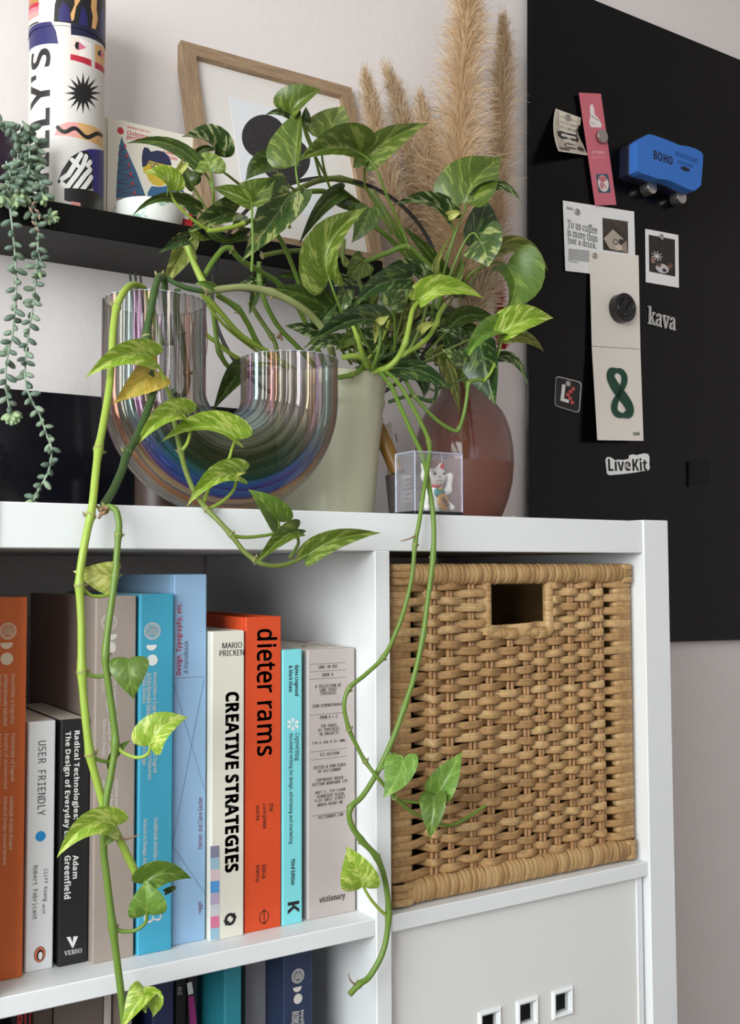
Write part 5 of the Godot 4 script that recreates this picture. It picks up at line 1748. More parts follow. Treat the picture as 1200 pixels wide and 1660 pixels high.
	var ew: float = (L.call(1024.5, 637) - L.call(985.5, 637)).length() * 0.5
	var eh: float = (L.call(1005, 599) - L.call(1005, 675.5)).length() * 0.5
	for k in 121:
		var t := TAU * k / 120.0
		var y := cos(t)
		var x := sin(2.0 * t) * (0.70 if y > 0.0 else 0.80)
		var dx := 2.0 * cos(2.0 * t) * 0.75
		var dy := -sin(t)
		var w := 0.13 + 0.13 * absf(sin(2.0 * t)) + (0.26 * pow(maxf(-sin(t), 0.0), 1.2) * (1.0 - 0.55 * absf(sin(2.0 * t))))
		var nn: Vector2 = Vector2(-dy * eh, dx * ew).normalized()
		for s in [-1.0, 1.0]:
			var q2: Vector2 = Vector2(x * ew * 0.80, y * eh * 0.93) + nn * s * w * ew * 1.02
			eight.add(ec + rx * q2.x + ry * q2.y + n3 * 0.0003)
		if k > 0: eight.quad(2 * k - 2, 2 * k - 1, 2 * k + 1, 2 * k)
	part("numeral", eight.mesh(), mat(rgb(24, 70, 52), 0.6), cal, Transform3D(), "dark green number 8")
	text(cal, "tab", "bold", L.call(1032, 702.3), rx, ry, (L.call(1037, 702) - L.call(1027, 702)).length(), 0.0058, mat(rgb(60, 84, 72), 0.6))
	magnet(965.8, 414, 4.8, zb + 0.004, 0.003, M.chrome, "tiny silver magnet at the top corner of the cream calendar strip", "small disc magnets")
	var kb := magnet(1015.5, 498, 23.5, zb + 0.0062, 0.015, mat(rgb(20, 20, 21), 0.3), "big round black magnet with a grip bar on the cream calendar strip")
	var kc := P(1015.5, 498, zb + 0.021)
	var gb := MB.new()
	for e in [[-0.0098, 0.5], [0.0042, 0.5]]:
		ball(gb, kc + Vector3(0, 0, -0.001) + Basis(Vector3.BACK, -0.55) * Vector3(e[0], 0, 0), Vector3(0.0042, 0.0150, 0.0050), Basis(Vector3.BACK, -0.55), 16, 10)
	part("grip", gb.mesh(), mat(rgb(16, 16, 17), 0.25), kb)
	var rg := MB.new()
	var loop := PackedVector3Array()
	for i in 41: loop.append(kc + Vector3(cos(TAU * i / 40), sin(TAU * i / 40), 0) * 0.0168 + Vector3(0, 0, -0.001))
	tube(rg, loop, 0.0024, 8, false)
	part("raised_rim", rg.mesh(), mat(rgb(22, 22, 23), 0.25), kb)
	# instant photo
	var pol := thing("instant_photo", "white framed instant photo of a dark scene to the right of the coffee card", "photo", P(1074, 420, zb))
	part("card_frame", slab(board_quad([[1047, 371], [1100, 381], [1101, 466.5], [1048, 457.5]], zb + 0.0025), Vector3(0, 0, -0.0012)), mat(rgb(236, 234, 234), 0.5), pol)
	im = photo_picture(120, 170, 2)
	for k in 9: fill_path(im, [Vector2(36, 92), Vector2(36 + 24 * cos(k * 0.7), 92 + 22 * sin(k * 0.7))], 4.0, rgb(206, 204, 204))
	fill_oval(im, 60, 144, 30, 22, rgb(196, 194, 196)); fill_oval(im, 44, 128, 12, 12, rgb(96, 66, 58)); fill_oval(im, 96, 124, 12, 14, rgb(112, 76, 66)); fill_oval(im, 18, 116, 9, 14, rgb(150, 108, 94)); fill_path(im, [Vector2(30, 122), Vector2(100, 116)], 5.0, rgb(34, 26, 26)); fill_oval(im, 70, 150, 10, 8, rgb(40, 32, 34))
	part("picture", slab(board_quad([[1052, 380.5], [1094.5, 388.5], [1095, 448.5], [1052.8, 440]], zb + 0.0027), Vector3(0, 0, -0.0002)), tex(mat(Color.WHITE, 0.4), im), pol)
	magnet(1074, 384, 4.8, zb + 0.0027, 0.003, M.chrome, "tiny silver magnet at the top of the instant photo", "small disc magnets")
	# metal word
	var kv := thing("lettering_magnet", "silver serif lettering magnet beside the black round magnet", "magnet", P(1071, 517, zb))
	var wq := where(1049.5, 501, 1093.5, 532.5, zb + 0.001)
	text(kv, "kava", "serif", wq[0] + Vector3(0, 0, 0.0006), Vector3(1, -0.06, 0).normalized(), Vector3(0.06, 1, 0).normalized(), wq[1], wq[2] * 0.92, mat(rgb(206, 204, 202), 0.35, 0.4), 0.003)
	# square pixel sticker magnet
	var zs := zb + 0.0012
	var sq := thing("sticker_magnet", "square black magnet with white outline, white L and red pixels", "magnet", P(920, 638, zb))
	var outl := func(ins: float) -> Array:
		var c4 := [[901, 609], [943, 619.5], [939, 670], [898.8, 658]]
		var mid4 := Vector2(920.5, 639)
		var res := []
		for k in 4:
			var p := Vector2(c4[k][0], c4[k][1])
			var a := Vector2(c4[(k + 3) % 4][0], c4[(k + 3) % 4][1])
			var b := Vector2(c4[(k + 1) % 4][0], c4[(k + 1) % 4][1])
			for t in [0.0, 0.5, 1.0]:
				var s := (p + (a - p).normalized() * 5.0).lerp(p, 1.0 - absf(t - 0.5) * 2.0 * 1.0 if t == 0.5 else 0.0)
				if t == 0.0: s = p + (a - p).normalized() * 5.0
				elif t == 1.0: s = p + (b - p).normalized() * 5.0
				else: s = p + ((a - p).normalized() + (b - p).normalized()) * 1.4
				s += (mid4 - s).normalized() * ins
				res.append([s.x, s.y])
		return res
	var sp := []
	for p in outl.call(0.0): sp.append(P(p[0], p[1], zb + 0.0004))
	part("backing", plate(sp, Vector3(0, 0, 0.0010)), mat(rgb(186, 184, 184), 0.5), sq)
	flat_poly(sq, "face", outl.call(1.6), zb + 0.0014, mat(rgb(22, 22, 23), 0.4), 0.0002)
	flat_poly(sq, "letter", [[911.5, 622.5], [917, 624], [914.5, 646], [922.5, 648.2], [922, 653.5], [908.5, 649.5]], zb + 0.0016, M.white_ink, 0.0002)
	var red := mat(rgb(214, 84, 84), 0.5)
	for e in [[929.5, 630.5], [925.2, 635.0], [920.8, 639.8], [924.4, 645.6], [928, 652.5]]: flat_poly(sq, "pixel", [[e[0] - 2.6, e[1] - 3.0], [e[0] + 2.8, e[1] - 1.8], [e[0] + 2.4, e[1] + 3.0], [e[0] - 3.0, e[1] + 1.8]], zb + 0.0016, red, 0.0002)
	magnet(922, 621.8, 5.2, zb + 0.0017, 0.003, M.chrome, "tiny silver magnet on the square black pixel magnet", "small disc magnets")
	# die-cut word sticker
	var lk := thing("word_magnet", "white outlined black cut-out word magnet below the number 8 strip", "magnet", P(1017, 753, zb))
	var cut := [[981.5, 745], [984, 741], [989, 741], [995, 745], [1010, 745.5], [1019, 744], [1020, 738], [1026, 736.5], [1031, 738], [1037, 736.5], [1044, 735], [1050, 736], [1052.5, 741], [1052, 752], [1053, 759], [1050, 763], [1040, 764], [1030, 766], [1018, 767.5], [1004, 769], [988, 770.5], [984, 768]]
	sp = []
	for p in cut: sp.append(P(p[0], p[1], zb + 0.0004))
	part("outline", plate(sp, Vector3(0, 0, 0.0012)), mat(rgb(238, 237, 236), 0.5), lk)
	wq = where(986, 741, 1049, 765, zb + 0.0018)
	text(lk, "LiveKit", "bold", wq[0], Vector3(1, 0.05, 0).normalized(), Vector3(-0.05, 1, 0).normalized(), wq[1], wq[2] * 0.86, M.ink)
	magnet(1017.5, 755, 4.2, zb + 0.0018, 0.002, M.chrome, "tiny silver magnet in the middle of the cut-out word magnet", "small disc magnets")
	# black square tag
	var bt := thing("square_magnet", "small black square magnet low on the black board below the instant photo", "magnet", P(1133, 766, zb))
	part("tile", slab(board_quad([[1118, 748], [1150, 745], [1150, 786], [1118, 789]], zb + 0.004), Vector3(0, 0, -0.0035)), mat(rgb(9, 9, 10), 0.4, 0.0, 0.3), bt)

# ---------------------------------------------------------------- trailing succulent
func burros_tail() -> void:
	var o := thing("burros_tail", "trailing grey green succulent with bead-like leaves hanging over the black shelf edge", "plant", P(-20, 250, -0.30))
	var bead := MB.new()
	var prof := [Vector2(0.0002, 0.0), Vector2(0.0011, 0.0006), Vector2(0.0021, 0.0022), Vector2(0.0027, 0.0045), Vector2(0.0027, 0.0068), Vector2(0.0019, 0.0092), Vector2(0.0009, 0.0104), Vector2(0.0001, 0.0108)]
	var bm := lathe_mesh(prof, 9)
	var tones := [mat(rgb(118, 138, 116), 0.5), mat(rgb(102, 122, 104), 0.5), mat(rgb(132, 150, 126), 0.5), mat(rgb(92, 112, 96), 0.5)]
	var young := [mat(rgb(146, 170, 126), 0.5), mat(rgb(160, 180, 134), 0.5)]
	var sm := mat(rgb(150, 166, 146), 0.6)
	var dry := mat(rgb(156, 132, 116), 0.8)
	var r := RandomNumberGenerator.new()
	r.seed = 17
	# path, distance between leaves in pixels, size, how many young leaves make the tip
	var strands := [
		[[[14, 322], [19, 360], [24, 410], [26, 450], [25, 490], [22, 530], [16, 560], [10, 590], [9, 620], [13, 650], [20, 676]], 9.0, 1.1, 18],
		[[[44, 215], [48, 260], [42, 300], [46, 330], [56, 352], [62, 378], [60, 420], [57, 460], [53, 500], [46, 540], [42, 580], [41, 618], [52, 650], [66, 676], [76, 706], [84, 730], [78, 765], [62, 795], [52, 816]], 7.4, 1.0, 6],
		[[[36, 196], [50, 215], [60, 240], [56, 268], [66, 296], [70, 320]], 4.6, 1.2, 5],
		[[[6, 196], [22, 212], [34, 232], [44, 262], [42, 290], [34, 318]], 4.4, 1.2, 5],
		[[[10, 262], [16, 284], [12, 306], [4, 322]], 5.0, 1.15, 5],
		[[[26, 250], [24, 280], [30, 306], [26, 326]], 5.0, 1.15, 5],
		[[[58, 352], [70, 352], [80, 350], [86, 352]], 5.2, 0.9, 9],
		[[[-16, 205], [-4, 198], [8, 200], [18, 206]], 6.0, 1.0, 2],
		[[[60, 405], [66, 425], [62, 445]], 7.0, 0.9, 3]]
	var k := 0
	for s in strands:
		var pts := []
		for p in s[0]: pts.append(P(p[0], p[1], -0.258 + 0.006 * sin(p[1] * 0.05 + s[1]) - (0.02 if p[0] < 0 else 0.0)))
		var c := catmull(pts, 14)
		var b := MB.new()
		tube(b, c, 0.0011, 6)
		part("stem", b.mesh(), sm, o)
		var step: float = s[1] * px_size(c[0])
		var acc := 0.0
		for i in range(1, c.size()):
			acc += c[i].distance_to(c[i - 1])
			if acc < step: continue
			acc -= step
			var t := (c[i] - c[i - 1]).normalized()
			var a := k * 2.39996 + r.randf_range(-0.4, 0.4)
			var side := t.cross(Vector3(0.3, 0.1, 1)).normalized()
			side = side.rotated(t, a)
			var dir := (side + t * r.randf_range(0.15, 0.6)).normalized()
			bead_at(o, bm, tones[r.randi() % 4], c[i], dir, s[2] * r.randf_range(0.82, 1.12))
			k += 1
		var t := (c[-1] - c[-8]).normalized()
		for j in s[3]:
			var a: float = j * 2.39996
			var side := t.cross(Vector3(0.3, 0.1, 1)).normalized().rotated(t, a)
			var f: float = float(j) / s[3]
			bead_at(o, bm, young[j % 2], c[-1] - t * 0.004 * f, (side * (0.35 + 0.8 * f) + t * (1.0 - 0.75 * f)).normalized(), s[2] * (0.75 + 0.3 * f))
	for e in [[54, 330], [60, 342], [64, 352], [50, 340], [55, 362], [60, 372]]:
		var b := MB.new()
		ball(b, P(e[0], e[1], -0.250), Vector3(0.0034, 0.0013, 0.0018), Basis(Vector3.BACK, e[0] * 1.3), 8, 5)
		part("dry_leaf", b.mesh(), dry, o)

func bead_at(o: Node, m: Mesh, mt: Material, at: Vector3, dir: Vector3, s: float) -> void:
	var x := dir.cross(Vector3(0.2, 0.3, 1)).normalized()
	var bs := Basis(x, dir, x.cross(dir)).scaled_local(Vector3(s, s, s))
	part("bead_leaf", m, mt, o, Transform3D(bs, at))

# ---------------------------------------------------------------- pampas grass
func pampas() -> void:
	var plumes := [
		["tallest full beige pampas plume, its tip cut by the picture's upper edge", [[748, 470], [742, 400], [740, 300], [746, 200], [752, 100], [757, 20], [758, -45]], [46, 52, 52, 46, 38, 26, 6], -0.272, 7000, rgb(232, 204, 164)],
		["beige pampas plume between the tallest plume and the black board", [[792, 470], [800, 400], [806, 320], [811, 240], [815, 160], [817, 100], [816, 58]], [24, 27, 27, 25, 23, 16, 4], -0.312, 4600, rgb(218, 194, 160)],
		["small beige pampas plume nearest to the picture frame", [[664, 440], [650, 380], [636, 320], [624, 270], [612, 215], [604, 175], [599, 150]], [22, 28, 28, 24, 18, 12, 3], -0.318, 2600, rgb(218, 194, 160)],
		["thin beige pampas plume with a bent tip, second from the picture frame", [[700, 430], [690, 380], [680, 330], [668, 270], [656, 215], [646, 170], [638, 143]], [30, 34, 32, 28, 20, 13, 5], -0.325, 3400, rgb(220, 198, 166)],
		["short wide beige pampas plume right behind the tallest one", [[722, 440], [712, 380], [704, 330], [698, 290], [694, 250], [690, 215], [686, 185]], [30, 34, 32, 28, 22, 14, 3], -0.300, 3000, rgb(220, 196, 162)],
		["low pale fluffy pampas plume drooping at the bottle neck", [[742, 580], [752, 545], [764, 510], [776, 480], [786, 450], [790, 425], [790, 405]], [22, 34, 38, 36, 30, 20, 8], -0.262, 3000, rgb(218, 200, 174)]]
	var foot := Vector3(0.3245, 0.09, -0.285)
	var r := RandomNumberGenerator.new()
	r.seed = 23
	for e in plumes:
		var pts := []
		for p in e[1]: pts.append(P(p[0], p[1], e[3]))
		var k := px_size(pts[2])
		var o := thing("pampas_plume", e[0], "dried grass", foot, "pampas grass in the glass bottle")
		var down := [foot + Vector3(r.randf_range(-0.015, 0.015), 0, r.randf_range(-0.012, 0.012)), Vector3(foot.x + r.randf_range(-0.008, 0.008), 0.215, foot.z + r.randf_range(-0.006, 0.006))]
		var b := MB.new()
		tube(b, catmull(down + pts.slice(0, 6), 6), 0.0014, 6)
		part("stalk", b.mesh(), mat(rgb(176, 140, 92), 0.7), o)
		var line := catmull(pts, 10)
		var h := MB.new()
		var col: Color = e[5]
		for i in e[4]:
			var t := pow(r.randf(), 0.9)
			var f := t * (line.size() - 1)
			var i0 := int(f)
			var at: Vector3 = line[i0].lerp(line[mini(i0 + 1, line.size() - 1)], f - i0)
			var ax: Vector3 = (line[mini(i0 + 1, line.size() - 1)] - line[maxi(i0 - 1, 0)]).normalized()
			var wi := t * 6.0
			var w: float = lerpf(e[2][int(wi)], e[2][mini(int(wi) + 1, 6)], wi - int(wi)) * k * 1.3
			var a := r.randf() * TAU
			var out := ax.cross(Vector3(0.2, 0.1, 1)).normalized().rotated(ax, a)
			var reach := w * r.randf_range(0.35, 1.12)
			var rise := r.randf_range(0.006, 0.030)
			var p1 := at + out * reach * 0.45 + ax * rise * 0.8
			var p2 := p1 + out * reach * 0.4 + ax * rise * r.randf_range(0.1, 0.7) + Vector3(r.randf_range(-1, 1), r.randf_range(-1, 1), r.randf_range(-1, 1)) * 0.004
			var p3 := p2 + out * reach * 0.25 + Vector3(r.randf_range(-1, 1), r.randf_range(-1.2, 0.5), r.randf_range(-1, 1)) * 0.007
			var c := col.lerp(rgb(170, 126, 82), r.randf() * r.randf() * 0.8).lightened(r.randf() * 0.12).srgb_to_linear()
			var wd := r.randf_range(0.00022, 0.00042)
			var n := (p3 - at).cross(Vector3(r.randf_range(-1, 1), r.randf_range(-1, 1), r.randf_range(-1, 1))).normalized() * wd
			var q := [at, p1, p2, p3]
			var first := h.v.size()
			for j in 4:
				var ww: Vector3 = n * [1.0, 1.0, 0.8, 0.25][j]
				h.add(q[j] - ww, Vector2.ZERO, c); h.add(q[j] + ww, Vector2.ZERO, c)
			for j in 3: h.quad(first + 2 * j, first + 2 * j + 1, first + 2 * j + 3, first + 2 * j + 2)
		var hm := mat(Color.WHITE, 0.85)
		hm.vertex_color_use_as_albedo = true
		hm.backlight_enabled = true
		hm.backlight = Color(0.6, 0.6, 0.6)
		part("plume", h.mesh(), hm, o).set_meta("kind", "stuff")
	# red dried flower beside them
	var o := thing("red_flower", "red feathery dried flower showing between the pothos leaves at the bottle", "dried flower", foot)
	var b := MB.new()
	tube(b, catmull([foot + Vector3(0.01, 0, 0.01), Vector3(foot.x + 0.008, 0.215, foot.z), P(812, 560, -0.29), P(808, 500, -0.29)], 6), 0.0013, 6)
	part("stalk", b.mesh(), mat(rgb(120, 30, 36), 0.6), o)
	var h := MB.new()
	for i in 2600:
		var t := r.randf()
		var at := P(lerpf(816, 806, t) + r.randf_range(-5, 5), lerpf(566, 462, t), -0.29)
		var d := Vector3(r.randf_range(-1, 1), r.randf_range(0.0, 1.4), r.randf_range(-1, 1)).normalized() * r.randf_range(0.008, 0.016)
		var n := d.cross(Vector3(r.randf() - 0.5, r.randf() - 0.5, r.randf() - 0.5)).normalized() * 0.0006
		var f := h.v.size()
		h.add(at - n); h.add(at + n); h.add(at + d)
		h.tri(f, f + 1, f + 2)
	part("bloom", h.mesh(), mat(rgb(186, 26, 48), 0.7), o).set_meta("kind", "stuff")

# ---------------------------------------------------------------- pothos
func stem(o: Node, pts: Array, r: float, m: Material, nodes := [], r2 := -1.0, called := "stem") -> MeshInstance3D:   # pts: [pixel x, pixel y, z]; nodes: which of them carry a brown leaf scar
	var w := []
	for p in pts: w.append(p if p is Vector3 else P(p[0], p[1], p[2]))
	var line := catmull(w, 7)
	var rad := PackedFloat32Array()
	for i in line.size():
		var t := float(i) / (line.size() - 1)
		rad.append(lerpf(r, r2 if r2 > 0.0 else r, t))
	for n in nodes:
		var i: int = n * 7
		for j in range(-2, 3):
			if i + j >= 0 and i + j < rad.size(): rad[i + j] *= [1.06, 1.18, 1.3, 1.18, 1.06][j + 2]
	var b := MB.new()
	tube(b, line, rad, 10)
	var s := part(called, b.mesh(), m, o)
	for n in nodes:
		var nb := MB.new()
		var i: int = n * 7
		var t := (line[mini(i + 1, line.size() - 1)] - line[maxi(i - 1, 0)]).normalized()
		var side := t.cross(Vector3(0.1, 0, 1)).normalized() * (1.0 if n % 2 else -1.0)
		tube(nb, PackedVector3Array([line[i] - t * r * 0.22 - side * r * 0.1, line[i] + t * r * 0.22]), r * 1.33, 10)
		tube(nb, PackedVector3Array([line[i], line[i] + side * r * 1.5 + t * r * 0.3, line[i] + side * r * 2.1 - t * r * 0.4]), [r * 0.5, r * 0.4, r * 0.15], 6)
		part("leaf_scar", nb.mesh(), M.scar, s)
	return s

const LS := [0.0, -0.055, -0.075, -0.05, 0.015, 0.09, 0.18, 0.29, 0.40, 0.52, 0.64, 0.75, 0.85, 0.93, 1.0]
const LF := [0.0, 0.26, 0.52, 0.76, 0.91, 0.985, 1.0, 0.965, 0.89, 0.77, 0.61, 0.43, 0.25, 0.105, 0.0]

# one leaf: base, middle and tip of its midrib in pixels, how far the blade reaches to the left and to the right of it, depths of base and tip, tone, and where its stalk starts
func leaf(o: Node, bx: float, by: float, mx: float, my: float, tx: float, ty: float, wl: float, wr: float, zb: float, zt: float, tone: String, stalk := [], sl := 1.0, sr := 1.0) -> void:
	var B := P(bx, by, zb)
	var T := P(tx, ty, zt)
	var Mi := P(mx, my, (zb + zt) * 0.5 + 0.004)
	var C := Mi * 2.0 - (B + T) * 0.5
	var k := px_size(Mi)
	var len3 := B.distance_to(Mi) + Mi.distance_to(T)
	var big := maxf(wl, wr) * k
	var w := clampf(len3 * 0.36, big, big * 1.35)
	var dl := sl * sqrt(maxf(w * w - wl * wl * k * k, 0.0)) * 0.75
	var dr := sr * sqrt(maxf(w * w - wr * wr * k * k, 0.0)) * 0.75
	var rows := []
	var uvs := []
	var half := 5
	var b := MB.new()
	var ph := bx * 0.37 + by * 0.11
	for i in LS.size():
		var s: float = LS[i]
		var t := clampf(s, 0.0, 1.0)
		var mid := B * (1 - t) * (1 - t) + C * 2.0 * t * (1 - t) + T * t * t
		var tg := ((C - B) * (1 - t) + (T - C) * t).normalized()
		var V := (mid - CAM).normalized()
		var left := tg.cross(V).normalized()
		var N := tg.cross(left)
		var row := PackedVector3Array()
		for j in range(-half, half + 1):
			var a := absf(j) / float(half)
			var p := mid
			var f: float = LF[i] * a
			if s < 0.0: p += tg * s * len3 * a
			if s < 0.1: p += tg * 0.05 * len3 * LF[i] * sin(PI * a) * -0.25
			if j < 0: p += left * wl * k * f + N * dl * pow(a, 1.25) * LF[i]
			else: p += -left * wr * k * f + N * dr * pow(a, 1.25) * LF[i]
			p += N * (sin(s * 9.0 + ph + (1.3 if j < 0 else 0.0)) * 0.035 * w * a * a - 0.07 * w * sin(PI * a) * LF[i] * -1.0)
			row.append(p)
			uvs.append(Vector2(0.5 + 0.5 * f * signf(j), clampf(0.03 + s * 0.95, 0.0, 1.0)))
		rows.append(row)
	grid(b, rows, false, (rows[3][6] - rows[3][4]).cross(rows[6][5] - rows[2][5]) * 1.0)
	for i in uvs.size(): b.uv[i] = uvs[i]
	var toward := 0.0
	for q in range(0, b.ix.size(), 3): toward += (b.v[b.ix[q + 2]] - b.v[b.ix[q]]).cross(b.v[b.ix[q + 1]] - b.v[b.ix[q]]).dot(CAM - B)
	if toward < 0.0:
		for q in range(0, b.ix.size(), 3):
			var x := b.ix[q + 1]
			b.ix[q + 1] = b.ix[q + 2]
			b.ix[q + 2] = x
	var me := part("leaf", b.mesh(), M[tone], o)
	if stalk.size():
		var q := [B + (C - B).normalized() * 0.002]
		if stalk[0] is Array:
			for p in stalk: q.append(P(p[0], p[1], p[2]))
		else:
			var A := P(stalk[0], stalk[1], stalk[2])
			var back := (B - C).normalized()
			var d := B.distance_to(A)
			q.append(B + back * d * 0.28 + Vector3.DOWN * d * 0.04)
			q.append(A.lerp(B, 0.35) + Vector3.UP * d * 0.05 + back * d * 0.08)
			q.append(A)
		var sb := MB.new()
		var line := catmull(q, 6)
		var rad := PackedFloat32Array()
		for i in line.size(): rad.append(lerpf(0.00115, 0.0017, float(i) / (line.size() - 1)))
		tube(sb, line, rad, 8)
		part("leaf_stalk", sb.mesh(), M.stem_lime if tone in ["C", "c", "E", "e"] else (M.stem if tone in ["B", "b", "D", "d", "F", "f"] else M.stem_olive), me)

func pothos_in_pot() -> void:
	var o := thing("pothos", "bushy variegated golden pothos growing from the sage cream pot, two vines trailing down", "plant", Vector3(0.0895, 0.15, -0.24))
	# thick old stems
	stem(o, [[262, 446, -0.160], [272, 452, -0.16], [300, 466, -0.155], [335, 473, -0.15]], 0.0026, M.stem_dark, [0])
	stem(o, [[332, 473, -0.150], [365, 468, -0.148], [400, 466, -0.148], [440, 474, -0.15], [478, 492, -0.152], [508, 515, -0.16], [530, 545, -0.17], [541, 585, -0.2]], 0.0036, M.stem_old, [0, 3], 0.0041)
	stem(o, [[352, 478, -0.17], [385, 500, -0.175], [402, 525, -0.185], [425, 566, -0.20], [470, 600, -0.22]], 0.0030, M.stem, [1])
	stem(o, [[333, 478, -0.175], [360, 510, -0.178], [392, 545, -0.19], [428, 567, -0.2], [480, 602, -0.22]], 0.0030, M.stem_lime, [])
	stem(o, [[322, 470, -0.176], [345, 505, -0.18], [372, 535, -0.19], [420, 572, -0.21]], 0.0016, M.stem_lime, [])
	stem(o, [[303, 398, -0.17], [316, 430, -0.165], [328, 455, -0.16], [338, 470, -0.155]], 0.0030, M.stem_lime, [0], 0.0042)
	stem(o, [[332, 446, -0.165], [345, 424, -0.168], [362, 404, -0.17], [374, 403, -0.172], [384, 415, -0.178], [398, 426, -0.185], [425, 442, -0.2], [450, 458, -0.21], [480, 492, -0.22], [530, 600, -0.23]], 0.0030, M.stem, [3])
	stem(o, [[395, 362, -0.16], [378, 368, -0.158], [345, 374, -0.155], [336, 372, -0.155]], 0.0025, M.stem_lime, [0])
	stem(o, [[395, 362, -0.162], [410, 358, -0.17], [440, 370, -0.19], [470, 420, -0.21], [520, 560, -0.23]], 0.0026, M.stem, [])
	stem(o, [[495, 312, -0.205], [510, 310, -0.205], [530, 312, -0.21], [555, 330, -0.215], [600, 362, -0.215], [640, 395, -0.22], [665, 440, -0.225], [640, 560, -0.235]], 0.0030, M.stem, [0])
	stem(o, [[462, 322, -0.23], [490, 304, -0.235], [520, 292, -0.238], [552, 290, -0.24], [585, 299, -0.24], [604, 312, -0.235], [625, 345, -0.225], [645, 380, -0.215], [665, 420, -0.215], [690, 460, -0.22], [660, 560, -0.235]], 0.0034, M.stem_olive, [3, 5])
	stem(o, [[590, 425, -0.19], [628, 410, -0.18], [660, 400, -0.175], [685, 420, -0.18], [705, 440, -0.185], [718, 458, -0.19], [700, 520, -0.21], [640, 590, -0.23]], 0.0030, M.stem, [2])
	stem(o, [[558, 388, -0.2], [556, 415, -0.2], [562, 430, -0.2], [590, 424, -0.19]], 0.0024, M.stem_olive, [2])
	stem(o, [[425, 415, -0.22], [460, 408, -0.22], [510, 407, -0.22], [560, 420, -0.22], [590, 480, -0.22], [600, 580, -0.23]], 0.0027, M.stem_olive, [0])
	stem(o, [[420, 425, -0.20], [421, 455, -0.2], [430, 490, -0.205], [452, 530, -0.215], [488, 568, -0.22], [520, 605, -0.23]], 0.0027, M.stem, [1])
	stem(o, [[404, 490, -0.23], [420, 515, -0.23], [440, 545, -0.23], [447, 560, -0.23], [452, 590, -0.23]], 0.0026, M.stem_olive, [2])
	stem(o, [[450, 548, -0.225], [458, 535, -0.225], [455, 545, -0.225], [458, 552, -0.225]], 0.0018, M.stem_brown)
	stem(o, [[345, 500, -0.215], [350, 540, -0.22], [356, 572, -0.22], [380, 600, -0.225], [440, 605, -0.235]], 0.0026, M.stem, [2])
	stem(o, [[330, 540, -0.235], [352, 556, -0.235], [385, 580, -0.235], [440, 600, -0.24]], 0.0024, M.stem_lime, [])
	stem(o, [[572, 528, -0.15], [580, 548, -0.15], [586, 570, -0.155], [594, 590, -0.165], [602, 600, -0.18]], 0.0024, M.stem_lime, [1], 0.0034)
	stem(o, [[555, 580, -0.16], [575, 577, -0.155], [592, 583, -0.16], [604, 597, -0.18]], 0.0032, M.stem_lime, [])
	stem(o, [[548, 612, -0.165], [570, 608, -0.165], [584, 600, -0.17], [592, 588, -0.175]], 0.0028, M.stem, [1])
	stem(o, [[614, 528, -0.14], [617, 548, -0.14], [612, 575, -0.145], [605, 595, -0.16], [600, 602, -0.18]], 0.0021, M.stem, [])
	stem(o, [[682, 486, -0.14], [670, 500, -0.135], [664, 525, -0.13], [657, 555, -0.13], [645, 580, -0.14], [628, 596, -0.15], [606, 602, -0.17]], 0.0026, M.stem_lime, [3], 0.0036)
	stem(o, [[722, 494, -0.16], [712, 510, -0.158], [708, 524, -0.156], [697, 543, -0.155], [680, 560, -0.156], [660, 572, -0.16], [645, 584, -0.165]], 0.0030, M.stem_lime, [2])
	stem(o, [[692, 492, -0.17], [688, 512, -0.17], [678, 540, -0.17], [664, 568, -0.175]], 0.0020, M.stem_olive, [])
	# inner stems that fill the middle of the plant
	var r := RandomNumberGenerator.new()
	r.seed = 41
	for i in 22:
		var x := r.randf_range(560, 745)
		var y := r.randf_range(470, 590)
		var z := r.randf_range(-0.27, -0.19)
		stem(o, [[x, y, z], [lerpf(x, 610, 0.4) + r.randf_range(-8, 8), y + (606 - y) * 0.45, z], [r.randf_range(560, 645), r.randf_range(596, 612), -0.23]], r.randf_range(0.0014, 0.0024), [M.stem, M.stem_olive, M.stem_dark, M.stem_lime][r.randi() % 4])
	# upper left leaves
	leaf(o, 327, 273, 272, 233, 204, 233, 13, 13, -0.17, -0.19, "A", [[338, 290, -0.172], [345, 305, -0.17]])
	leaf(o, 350, 250, 336, 226, 294, 222, 7, 33, -0.185, -0.165, "D", [[356, 272, -0.19], [372, 286, -0.19], [396, 305, -0.2]])
	leaf(o, 341, 278, 337, 262, 326, 248, 26, 26, -0.155, -0.17, "b", [[344, 295, -0.158], [346, 312, -0.16], [346, 335, -0.17]])
	leaf(o, 354, 250, 361, 248, 365, 256, 6, 6, -0.18, -0.17, "A")
	leaf(o, 318, 250, 335, 240, 352, 246, 6, 8, -0.20, -0.19, "A")
	leaf(o, 275, 307, 264, 287, 234, 279, 8, 27, -0.140, -0.125, "C", [[282, 325, -0.142], [298, 343, -0.145], [318, 360, -0.15], [336, 372, -0.155]])
	leaf(o, 296, 264, 284, 284, 276, 305, 10, 4, -0.136, -0.14, "e")
	leaf(o, 313, 302, 303, 285, 300, 266, 10, 20, -0.205, -0.215, "A", [[322, 318, -0.21], [335, 340, -0.21]])
	leaf(o, 318, 334, 262, 321, 213, 352, 8, 10, -0.165, -0.15, "A", [[332, 350, -0.17], [340, 362, -0.17]])
	leaf(o, 320, 340, 288, 322, 250, 324, 12, 14, -0.185, -0.195, "D", [[330, 350, -0.185], [340, 362, -0.18]])
	leaf(o, 382, 344, 345, 356, 304, 378, 16, 28, -0.185, -0.165, "d", [[395, 355, -0.19]])
	leaf(o, 312, 374, 322, 384, 344, 388, 8, 7, -0.170, -0.18, "b")
